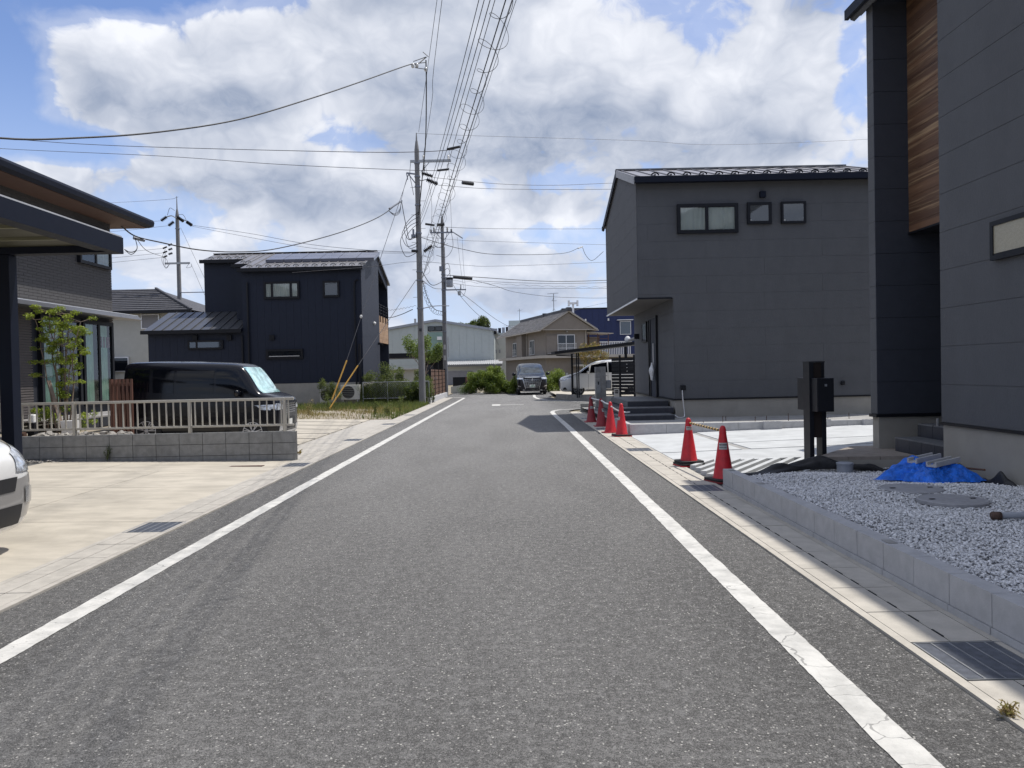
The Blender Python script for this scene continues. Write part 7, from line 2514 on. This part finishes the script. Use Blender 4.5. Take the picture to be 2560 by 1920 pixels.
MB().tube([(-9.95, 20.3, 5.24), (-9.75, 20.5, 5.2)], .05, 8).build('clamp_body', 'steel_dark', t)
for k in range(2):
    MB().tube(cr([(-9.9, 20.3, 5.22), (-9.86, 20.3, 4.95), (-9.97, 20.2, 4.78 + .05 * k), (-10.1, 20.1, 4.9)]), .010, 5).build('wire_loop', 'wire', t)
wire([(-9.83, 20.2, 5.20), (-12.5, 26.5, 5.9), (-17.5, 39, 7.6), (-22.3, 50, 8.9)], .010, 'thin wire from the left house to the distant left pole', 'wire_grey')
wire([(-1.19, 17.56, 6.60), (-1.9, 17.78, 6.63), (-3.48, 18.27, 6.79), (-7.84, 19.62, 7.36), (-10.9, 20.57, 7.79), (-13.43, 21.35, 8.21), (-20, 23.4, 9.4)], .008, 'upper of two thin wires crossing the sky to the left edge', 'wire_grey')
wire([(-1.67, 20.52, 6.90), (-2.91, 20.94, 7.06), (-6.55, 22.16, 7.61), (-10.64, 23.53, 8.32), (-16.94, 25.64, 9.29), (-22, 27.3, 10.2)], .008, 'lower of two thin wires crossing the sky to the left edge', 'wire_grey')
tag(MB().tube([(-1.35, 17.6, 6.62), (-1.05, 17.55, 6.66)], .03, 8).build('wire_sleeve', 'insul', center=True), 'small black sleeve on the upper thin wire at the spiral cable', 'wire sleeve')
tag(MB().tube([(-1.85, 20.6, 6.93), (-1.55, 20.5, 6.93)], .03, 8).build('wire_sleeve', 'insul', center=True), 'small black sleeve on the lower thin wire at the spiral cable', 'wire sleeve')
tag(MB().tube([(-2.06, 35.5, 10.28), (-1.55, 35.75, 10.26)], .085, 10).build('wire_sleeve', 'insul', center=True), 'black sleeve on the wire just right of the first pole', 'wire sleeve')
wire([(-4.02, 34.5, 12.28), (-1.19, 35.81, 12.51), (6.97, 39.61, 13.26), (11.73, 41.82, 13.61), (22.21, 46.7, 15.18), (30, 50, 16.6)], .007, 'faint top wire running right behind the grey house roof', 'wire_grey')
wire([(-3.34, 34.8, 10.36), (-0.5, 36.35, 10.40), (2.25, 37.8, 10.62), (5.35, 39.43, 11.06), (12, 42.9, 12.0)], .010, 'first wire from the pole insulators to the grey house side', 'wire_grey')
wire([(-3.13, 34.87, 10.03), (-0.5, 36.34, 10.15), (5.34, 39.43, 10.75), (12, 42.9, 11.6)], .010, 'second wire from the pole insulators to the grey house side', 'wire_grey')
wire([(-3.30, 34.89, 8.14), (-0.55, 36.32, 8.26), (5.3, 39.41, 8.71), (12, 42.9, 9.3)], .009, 'thin wire running right at the height of the second pole tip', 'wire_grey')
wire([(-3.93, 34.54, 7.64), (-2.05, 35.53, 7.60), (-0.56, 36.32, 7.65), (5.28, 39.4, 7.88), (12, 42.9, 8.2)], .007, 'faint wire running right below the second pole crossarm', 'wire_grey')
wire([(-3.93, 34.6, 7.62), (-3.14, 35.66, 7.50), (-2.18, 36.96, 7.42), (-0.61, 39.07, 7.46), (3.0, 43.95, 8.17), (4.35, 45.8, 8.8)], .014, 'drooping service cable from the first pole ending in a clamp at right')
t = thing('cable_clamp', 'small clamp with a hanging loop beside the grey house wall', 'clamp', (4.4, 45.8, 8.8))
MB().tube([(4.2, 45.6, 8.72), (4.5, 45.9, 8.86)], .04, 8).build('clamp_body', 'porcelain', t)
MB().tube(cr([(4.5, 45.9, 8.8), (4.7, 46, 8.35), (5.1, 46.1, 8.05), (5.8, 46.3, 8.6)]), .014, 5).build('wire_loop', 'wire', t)
wire([(-9.5, 33.5, 6.0), (-6.2, 34, 6.25), (-4.2, 34.45, 6.50), (-2.01, 35.55, 6.45), (-0.58, 36.3, 6.48), (4.72, 39.1, 6.95), (12, 42.9, 7.8)], .008, 'faint wire passing behind the first pole from the navy house gable', 'wire_grey')
wire([(-3.93, 46, 7.35), (-2.0, 46.6, 7.25), (3, 48.9, 7.15), (9, 51.5, 7.5)], .020, 'thick cable from the transformer pole running right')
wire([(-3.93, 46, 7.22), (-1.5, 46.9, 7.02), (3, 48.9, 7.02), (9, 51.5, 7.3)], .012, 'thinner cable just under the thick one at the transformer pole')
wire([(-3.93, 46.01, 6.91), (-0.79, 47.84, 6.72), (6.67, 52.21, 6.98), (12, 55, 7.3)], .010, 'straight carrier wire right of the second pole with a wavy cable')
pts = sag((-3.6, 46.2, 6.98), (9, 53.6, 7.15), .15, 300)
wire([(p.x, p.y, p.z + .07 * abs(math.sin(i * .16))) for i, p in enumerate(pts)], .008, 'wavy spiral cable lying along the carrier wire right of the second pole', 'wire_grey', smooth_n=0, n=4)
wire([(-2.17, 46.9, 7.10), (-0.79, 47.84, 6.81), (0.31, 48.49, 6.50), (2.48, 49.76, 6.29), (4.49, 50.93, 6.27), (6.65, 52.2, 6.33), (10, 54, 6.6)], .012, 'cable sagging right from the long black sleeve')
wire([(-3.5, 46.1, 7.0), (-3.3, 51.57, 6.64), (-2.73, 56.5, 6.09), (-1.7, 65.37, 5.3), (-1.2, 80, 4.2)], .014, 'left of two cables falling from the second pole to the far buildings')
wire([(-2.9, 46.1, 6.75), (-3.13, 50.38, 6.71), (-2.57, 53.36, 6.4), (-1.07, 61.3, 5.63), (0.3, 69.0, 5.35), (1.4, 74.5, 5.5)], .014, 'right of two cables falling from the second pole to the tiled house')
wire([(-2.74, 46, 9.45), (-2.70, 46, 8.0), (-2.61, 46, 6.45)], .008, 'thin vertical wire from the arm tip of the second pole', 'wire_grey')
wire([(-3.04, 46, 9.61), (-2.90, 46, 8.0), (-2.72, 46, 6.52)], .008, 'second thin vertical wire at the arm of the second pole', 'wire_grey')
wire([(-2.60, 34.46, 11.2), (-2.95, 40, 10.4), (-3.36, 45.9, 10.1)], .008, 'thin wire between the crossarms of the first and second poles', 'wire_grey')
wire([(-3.70, 34.46, 11.2), (-3.95, 40, 10.5), (-4.58, 45.9, 10.1)], .008, 'thin wire from the first pole to the left crossarm insulator of the second', 'wire_grey')
wire([(-20.6, 49.9, 11.42), (-14.98, 44.17, 9.75), (-10.52, 40.24, 8.38), (-6.78, 36.95, 7.47), (-4.4, 34.85, 7.0), (-4.2, 34.6, 6.97)], .012, 'upper cable from the distant left pole over the navy roof to the first pole', 'wire_grey')
wire([(-20.6, 49.9, 11.35), (-14.98, 44.4, 9.55), (-10.52, 40.44, 8.22), (-6.78, 37.1, 7.38), (-4.2, 34.7, 6.93)], .010, 'lower cable from the distant left pole over the navy roof', 'wire_grey')
wire([(-21.5, 50, 13.3), (-24, 52.5, 13.7), (-40, 68, 17)], .010, 'thin top wire running left from the distant pole', 'wire_grey')
wire([(-22.6, 49.9, 11.75), (-28, 53, 12.2), (-40, 60, 13.6)], .010, 'thin wire running left from the upper insulator of the distant pole', 'wire_grey')
wire([(-22.1, 49.8, 11.4), (-28, 53, 11.7), (-40, 60, 13.0)], .010, 'thin wire running left from the lower insulator of the distant pole', 'wire_grey')
for k in range(3):
    wire([(-22.5, 49.8, 9.93 - k * .29), (-28, 51.5, 9.85 - k * .3), (-40, 56, 9.7 - k * .2)], .010, ['top', 'middle', 'bottom'][k] + ' of three thin parallel wires left of the distant pole', 'wire_grey')
wire([(-21.4, 50, 11.3), (-19.6, 49, 8.0), (-18.2, 48.3, 5.6)], .010, 'slanting guy wire right of the distant left pole', 'wire_grey')
wire([(-20.7, 49.9, 8.8), (-19.3, 48.5, 6.6), (-18.6, 48, 5.6)], .012, 'slanting cable falling from the right arm of the distant pole', 'wire_grey')
wire([(-4.39, 34.6, 4.36), (-5.7, 39.78, 4.52), (-6.9, 43.48, 4.66), (-9, 50, 5.3)], .018, 'thick cable leaving the first pole to the left at window height')
pts = sag((-4.2, 34.6, 4.50), (-8, 47, 5.3), .05, 200)
wire([(p.x, p.y, p.z + .06 * abs(math.sin(i * .2))) for i, p in enumerate(pts)], .008, 'wavy cable just above the thick cable left of the first pole', 'wire_grey', smooth_n=0, n=4)
wire([(-3.93, 34.6, 4.40), (-3.6, 37.5, 4.75), (-3.2, 40.5, 5.0)], .022, 'short thick cable stub right of the first pole', 'wire_grey')
wire([(-0.58, 70, 5.6), (3, 72, 5.9), (7, 76, 7.5), (14, 88, 9.6)], .012, 'faint far wire crossing behind the antenna', 'wire_grey')

# guy wires with yellow guards
gy = thing('guy_wire', 'guy wire with a yellow guard, the steeper of the pair by the navy house', 'guy wire', (-7.35, 30.9, 0))
MB().tube([(-7.30, 30.98, .45), (-6.78, 31.56, 2.06)], .03, 8).build('yellow_guard', 'yellow', gy)
MB().tube([(-6.78, 31.56, 2.06), (-5.37, 33.05, 6.92), (-4.38, 34.3, 10.4)], .011, 5).build('strand', 'wire_grey', gy)
MB().lathe((-6.25, 32.12, 3.9), [(0, -.08), (.05, -.05), (.06, 0), (.05, .05), (0, .08)], 10).build('strain_insulator', 'porcelain', gy, smooth=True)
gy = thing('guy_wire', 'guy wire with a yellow guard, the flatter of the pair by the navy house', 'guy wire', (-7.3, 30.95, 0))
MB().tube([(-7.40, 30.95, .1), (-6.40, 31.96, 1.84)], .03, 8).build('yellow_guard', 'yellow', gy)
MB().tube([(-6.40, 31.96, 1.84), (-4.16, 34.35, 5.68)], .011, 5).build('strand', 'wire_grey', gy)


# ------------------------------------------------------------------ vegetation
def mesh_leaves(name, V, F, mat, parent=None, origin=(0, 0, 0)):
    return np_mesh(name, V, F, mat, parent, origin)


def limb(p, d, L, r, lev, tips, mb, spread=.6, n=3):
    pts = [vec(p)]
    dd = vec(d).normalized()
    for k in range(4):
        dd = (dd + vec((random.uniform(-.14, .14), random.uniform(-.14, .14), random.uniform(-.03, .09)))).normalized()
        pts.append(pts[-1] + dd * L / 4)
    mb.tube(pts, [r * (1 - .15 * k) for k in range(5)], 6)
    if lev == 0:
        tips.append(pts[-1])
        tips.append(pts[-2])
        return
    for k in range(n):
        a = random.uniform(0, 6.28)
        nd = (dd + vec((math.cos(a), math.sin(a), random.uniform(-.1, .5))) * spread).normalized()
        limb(pts[-1] if k else pts[-2], nd, L * random.uniform(.5, .75), r * .5, lev - 1, tips, mb, spread, n)


# slender multi stem garden tree behind the railing
t = thing('garden_tree', 'slender multi stem young tree with bright green leaves behind the railing', 'tree', (-8.5, 14.5, .44))
tips = []
mb = MB()
stems = [(-8.66, -.40, 2.25), (-8.60, -.22, 2.4), (-8.50, .05, 2.3), (-8.56, .22, 2.35), (-8.58, -.10, 2.15), (-8.46, .34, 2.2), (-8.50, .20, 2.0)]
for i, (x, lean, h) in enumerate(stems):
    pts = [vec((x, 14.5 + random.uniform(-.1, .1), .44))]
    for k in range(1, 9):
        f = k / 8
        pts.append(vec((x + lean * f * .78 + random.uniform(-.02, .02), 14.5 + random.uniform(-.1, .1) * f, .44 + h * f * .98)))
    mb.tube(pts, [.016 * (1 - .8 * k / 8) + .003 for k in range(9)], 6)
    for k in (4, 5, 6, 7, 8):
        for j in range(3):
            a = random.uniform(0, 6.28)
            L = random.uniform(.10, .26)
            q = pts[k] + vec((math.cos(a) * L, math.sin(a) * L, random.uniform(.0, .12)))
            if k >= 5 or (k == 4 and i % 3 == 0):
                mb.tube([pts[k], q], .004, 4)
                tips.append((q, 1 if k > 5 else .7))
mb.build('trunk', 'bark', t)
cl = [tuple(q) for q, w_ in tips]
extra = [(-8.52, 14.4, 1.25), (-8.45, 14.4, 1.2), (-8.5, 14.5, .95), (-8.55, 14.45, 1.4)]
V, F = leaf_cloud(cl, 6500, .10, .046, flat=.5, up=1.2, aspect=.42)
mesh_leaves('crown', V, F, 'leaf', t)
V, F = leaf_cloud(extra, 420, .10, .05, flat=.8, aspect=.45)
mesh_leaves('low_leaves', V, F, 'leaf', t)
t = thing('shrub', 'small leafy shrub at the foot of the garden tree', 'shrub', (-8.95, 14.6, .44))
for k in range(5):
    MB().tube([(-8.95 + random.uniform(-.05, .05), 14.6, .44), (-8.95 + random.uniform(-.2, .2), 14.6 + random.uniform(-.1, .1), .85)], .006, 5).build('stem', 'bark', t)
V, F = leaf_cloud([(-8.95 + random.uniform(-.2, .2), 14.6 + random.uniform(-.15, .15), .80 + random.uniform(-.1, .15)) for _ in range(10)], 700, .10, .05)
mesh_leaves('foliage', V, F, 'leaf', t)
t = thing('shrub', 'low leafy shrub behind the railing beside the deck', 'shrub', (-8.0, 14.5, .44))
V, F = leaf_cloud([(-8.1 + random.uniform(-.12, .12), 14.5 + random.uniform(-.1, .1), .72 + random.uniform(-.15, .2)) for _ in range(8)], 420, .09, .045)
mesh_leaves('foliage', V, F, 'leaf', t)

# little weed in front of the block wall
def weed(x, y, z, h, n, label, mat='weed', sp=.12, leaf=.035, cat='weed', group=None):
    t = thing('weed_plant', label, cat, (x, y, z), group)
    mb = MB()
    cen = []
    for k in range(n):
        a = random.uniform(0, 6.28)
        q = vec((x + math.cos(a) * sp * random.random(), y + math.sin(a) * sp * random.random(), z + h * random.uniform(.6, 1.0)))
        m_ = vec((x + (q.x - x) * .3, y + (q.y - y) * .3, z + (q.z - z) * .5))
        mb.tube([(x, y, z), m_, q], .003, 4)
        for f in (.35, .55, .75, .95):
            cen.append(tuple(vec((x, y, z)).lerp(q, f)))
    mb.build('stem', mat, t)
    V, F = leaf_cloud(cen, n * 26, sp * .35, leaf, flat=1.3, aspect=.35)
    mesh_leaves('leaves', V, F, mat, t)


weed(-7.02, 13.16, .07, .26, 6, 'small weed growing at the foot of the grey block wall', sp=.09, leaf=.03)
weed(2.06, 3.15, .0, .06, 8, 'tiny dry grass tuft at the gutter edge near the large grate', 'weed_dry', .05, .02)
weed(-7.35, 30.5, .02, .75, 9, 'bushy weed hiding the foot of the yellow guy guards', sp=.25, leaf=.06)
weed(-3.86, 26.5, .02, .75, 8, 'tall lone weed at the road edge of the vacant lot', sp=.16, leaf=.06)
weed(-4.5, 25.0, .02, .70, 7, 'tall thin weed in the middle of the vacant lot front', sp=.14, leaf=.06)
weed(-4.2, 26.0, .02, .5, 7, 'bushy weed beside the lone tall weed of the lot', sp=.22, leaf=.06)
weed(-7.2, 27.0, .02, .6, 6, 'yellowish weed standing in the dry left part of the lot', 'weed_dry', .2, .05)
weed(-3.74, 35.3, .0, .75, 7, 'weed growing over the pale kerb end by the wooden fence', sp=.15, leaf=.07)
weed(-3.70, 36.6, .0, .8, 7, 'second weed standing against the pale kerb of the wooden fence', sp=.15, leaf=.07)
t = thing('dry_leaf', 'curled dry brown leaf lying on the left concrete apron', 'leaf', (-4.0, 14.0, .03))
V, F = leaf_cloud([(-4.02, 14.05, .05), (-3.95, 14.15, .06)], 14, .05, .09, aspect=.5)
mesh_leaves('leaf_blade', V, F, 'leaf_red', t)


def lot_region(n, kind):
    def f(m):
        if kind == 'dry':
            x = -3.82 - rng.random(n * 2) ** 0.9 * 7.5
            y = 24.4 + rng.random(n * 2) * 11
            # bare gravelly patches stay free
            pat = np.sin(x * 1.3 + 1.0) * np.sin(y * 0.9) + np.sin(x * 3.1 + y * 2.2) * .6 + rng.normal(0, .45, n * 2)
            bare = (rng.random(n * 2) < np.clip(1.15 - (y - 24.4) / 6.5, 0, .88))
            k = (pat > -.2) & ~bare
        elif kind == 'green':
            x = -3.82 - rng.random(n * 2) * 8.5
            y = 30.0 + rng.random(n * 2) * 5.0
            k = rng.random(n * 2) < np.clip((y - 29.5) / 4.0, .12, 1)
        elif kind == 'edge':
            y = 24.3 + rng.random(n * 2) * 11
            x = -3.80 - rng.random(n * 2) ** 2 * 1.2
            k = y > 0
        else:
            x = -3.95 - rng.random(n * 2) * 3.0
            y = 35.36 + rng.random(n * 2) * 1.1
            k = y > 0
        x, y = x[k][:n], y[k][:n]
        return np.stack([x, y, np.full(len(x), .02)], 1)
    return f


for kind, n, h, w_, mat, lab in (('dry', 20000, .10, .009, 'weed_dry', 'dry brownish grass covering the vacant lot'), ('green', 4800, .24, .010, 'weed', 'green grass and weeds before the navy house and wire fence'),
                                 ('edge', 1500, .15, .010, 'weed', 'green grass along the road edge of the vacant lot'), ('fence', 9000, .85, .015, 'weed', 'tall weeds growing through the wire mesh fence')):
    V, F = blades(n, lot_region(n, kind), h, w_, .5)
    o = np_mesh('weeds', V, F, mat)
    stuff(o, lab, 'weeds')
# leafy mass behind and around the wire fence
cen = []
rad = []
for k in range(60):
    x = rng.uniform(-6.9, -3.9)
    y = rng.uniform(35.35, 36.8)
    hmax = 1.25 + .55 * math.exp(-((x + 6.0) / .5) ** 2) + .5 * math.exp(-((x + 4.9) / .6) ** 2)
    z = rng.uniform(.25, hmax)
    cen.append((x, y, z))
    rad.append(rng.uniform(.16, .34))
V, F = leaf_cloud(cen, 15000, rad, .075, flat=1.0, aspect=.4)
stuff(np_mesh('weeds', V, F, 'weed'), 'dense leafy weeds behind the wire fence at the first pole', 'weeds')
cen = [(-8.42 + rng.normal(0, .16), 34.9 + rng.normal(0, .12), rng.uniform(.2, 1.15)) for _ in range(18)]
V, F = leaf_cloud(cen, 2600, .16, .07, flat=1.3, aspect=.35)
tag(np_mesh('weed_plant', V, F, 'weed'), 'tall bushy weed in front of the left air conditioner', 'weed')
cen = [(-4.35 + rng.normal(0, .25), 34.9 + rng.normal(0, .15), rng.uniform(.2, .95)) for _ in range(22)]
V, F = leaf_cloud(cen, 2600, .2, .09, flat=1.0, aspect=.5)
tag(np_mesh('weed_plant', V, F, 'leaf_dark'), 'dark broad leaved weed at the foot of the first pole', 'weed')


def tree(x, y, h, cr_, label, mat, n, leaf, trunk=.12, name='tree', z0=0, lev=2, frad=.5, cat='tree', spread=.6):
    t = thing(name, label, cat, (x, y, z0))
    mb = MB()
    tips = []
    mb.tube([(x, y, z0), (x + .05, y, z0 + h * .38)], [trunk, trunk * .8], 8)
    for k in range(5):
        a = k * 1.256 + random.uniform(-.3, .3)
        limb((x + .05, y, z0 + h * random.uniform(.28, .38)), (math.cos(a) * .7, math.sin(a) * .7, 1.0), h * .36, trunk * .5, lev - 1, tips, mb, spread)
    mb.build('trunk', 'bark', t)
    ax = np.array([tuple(p) for p in tips])
    cx = np.array([x, y, z0 + h * .66])
    ax = cx + (ax - cx) * np.array([cr_ / max(.1, np.abs(ax[:, 0] - x).max()), cr_ / max(.1, np.abs(ax[:, 1] - y).max()), (h * .36) / max(.1, np.abs(ax[:, 2] - cx[2]).max())])
    V, F = leaf_cloud(ax, n, cr_ * frad, leaf, flat=.8)
    mesh_leaves('crown', V, F, mat, t)
    return t


random.seed(21)
tree(-5.7, 50, 3.6, 1.25, 'light green small tree behind the first utility pole', 'leaf_mid', 4200, .13, .06, name='small_tree', frad=.34)
tree(5.6, 52, 3.0, .9, 'small round tree with reddish new leaves behind the white minivan', 'leaf_red', 2200, .12, .05, name='small_tree', frad=.4)
for (x, y, h, r, l) in ((-10.6, 150, 10.9, 1.7, 'dark green tree left in the clump behind the steel hall'), (-8.1, 151, 11.4, 1.9, 'middle dark green tree of the clump behind the steel hall'), (-5.9, 150, 12.1, 1.6, 'taller dark green tree right in the clump behind the steel hall')):
    tree(x, y, h - .6, r, l, 'leaf_dark', 6500, .38, .3, name='broadleaf_tree', frad=.55)


def hedge(label, x0, x1, y0, y1, h, mat, n, leaf, name='hedge', seed=1, trim=.8):
    r = np.random.default_rng(seed)
    cen, rad = [], []
    m = int((x1 - x0) * (y1 - y0) * 11) + 14
    for k in range(m):
        x = r.uniform(x0, x1)
        y = r.uniform(y0, y1)
        hh = h * (trim + (1 - trim) * (1.2 * math.sin(x * 1.7 + seed) + .5 * math.sin(x * 4.3)))
        z = r.uniform(.15, hh)
        cen.append((x, y, z))
        rad.append(r.uniform(.25, .45))
    V, F = leaf_cloud(cen, n, rad, leaf, flat=.9)
    t = thing(name, label, 'hedge', ((x0 + x1) / 2, (y0 + y1) / 2, 0))
    mesh_leaves('foliage', V, F, mat, t)
    mb = MB()
    for k in range(5):
        x, y = r.uniform(x0, x1), r.uniform(y0, y1)
        MB().tube([(x, y, 0), (x + .1, y, h * .6)], .025, 5).build('stem', 'bark', t)


hedge('tall green shrub at the left end of the hedge before the sheds', -2.7, -.7, 49.0, 50.6, 1.75, 'leaf_hedge', 16000, .11, 'shrub', 3, .9)
hedge('long green and yellow hedge running to the black minivan', -1.3, .6, 48.6, 50.2, 1.35, 'leaf_hedge', 15000, .10, 'hedge', 5, .8)
hedge('bright green low hedge right of the black minivan', 2.3, 3.7, 50.0, 52.0, 1.15, 'leaf_hedge', 11000, .10, 'hedge', 9, .8)
hedge('dark green bushes behind the slat screen of the grey house', 4.6, 7.6, 48, 49, 1.5, 'leaf_dark', 3000, .12, 'shrub', 11, .8)
hedge('small low bush at the foot of the mesh gate', -3.2, -2.6, 49.2, 49.8, .5, 'leaf_mid', 900, .08, 'shrub', 12, .8)
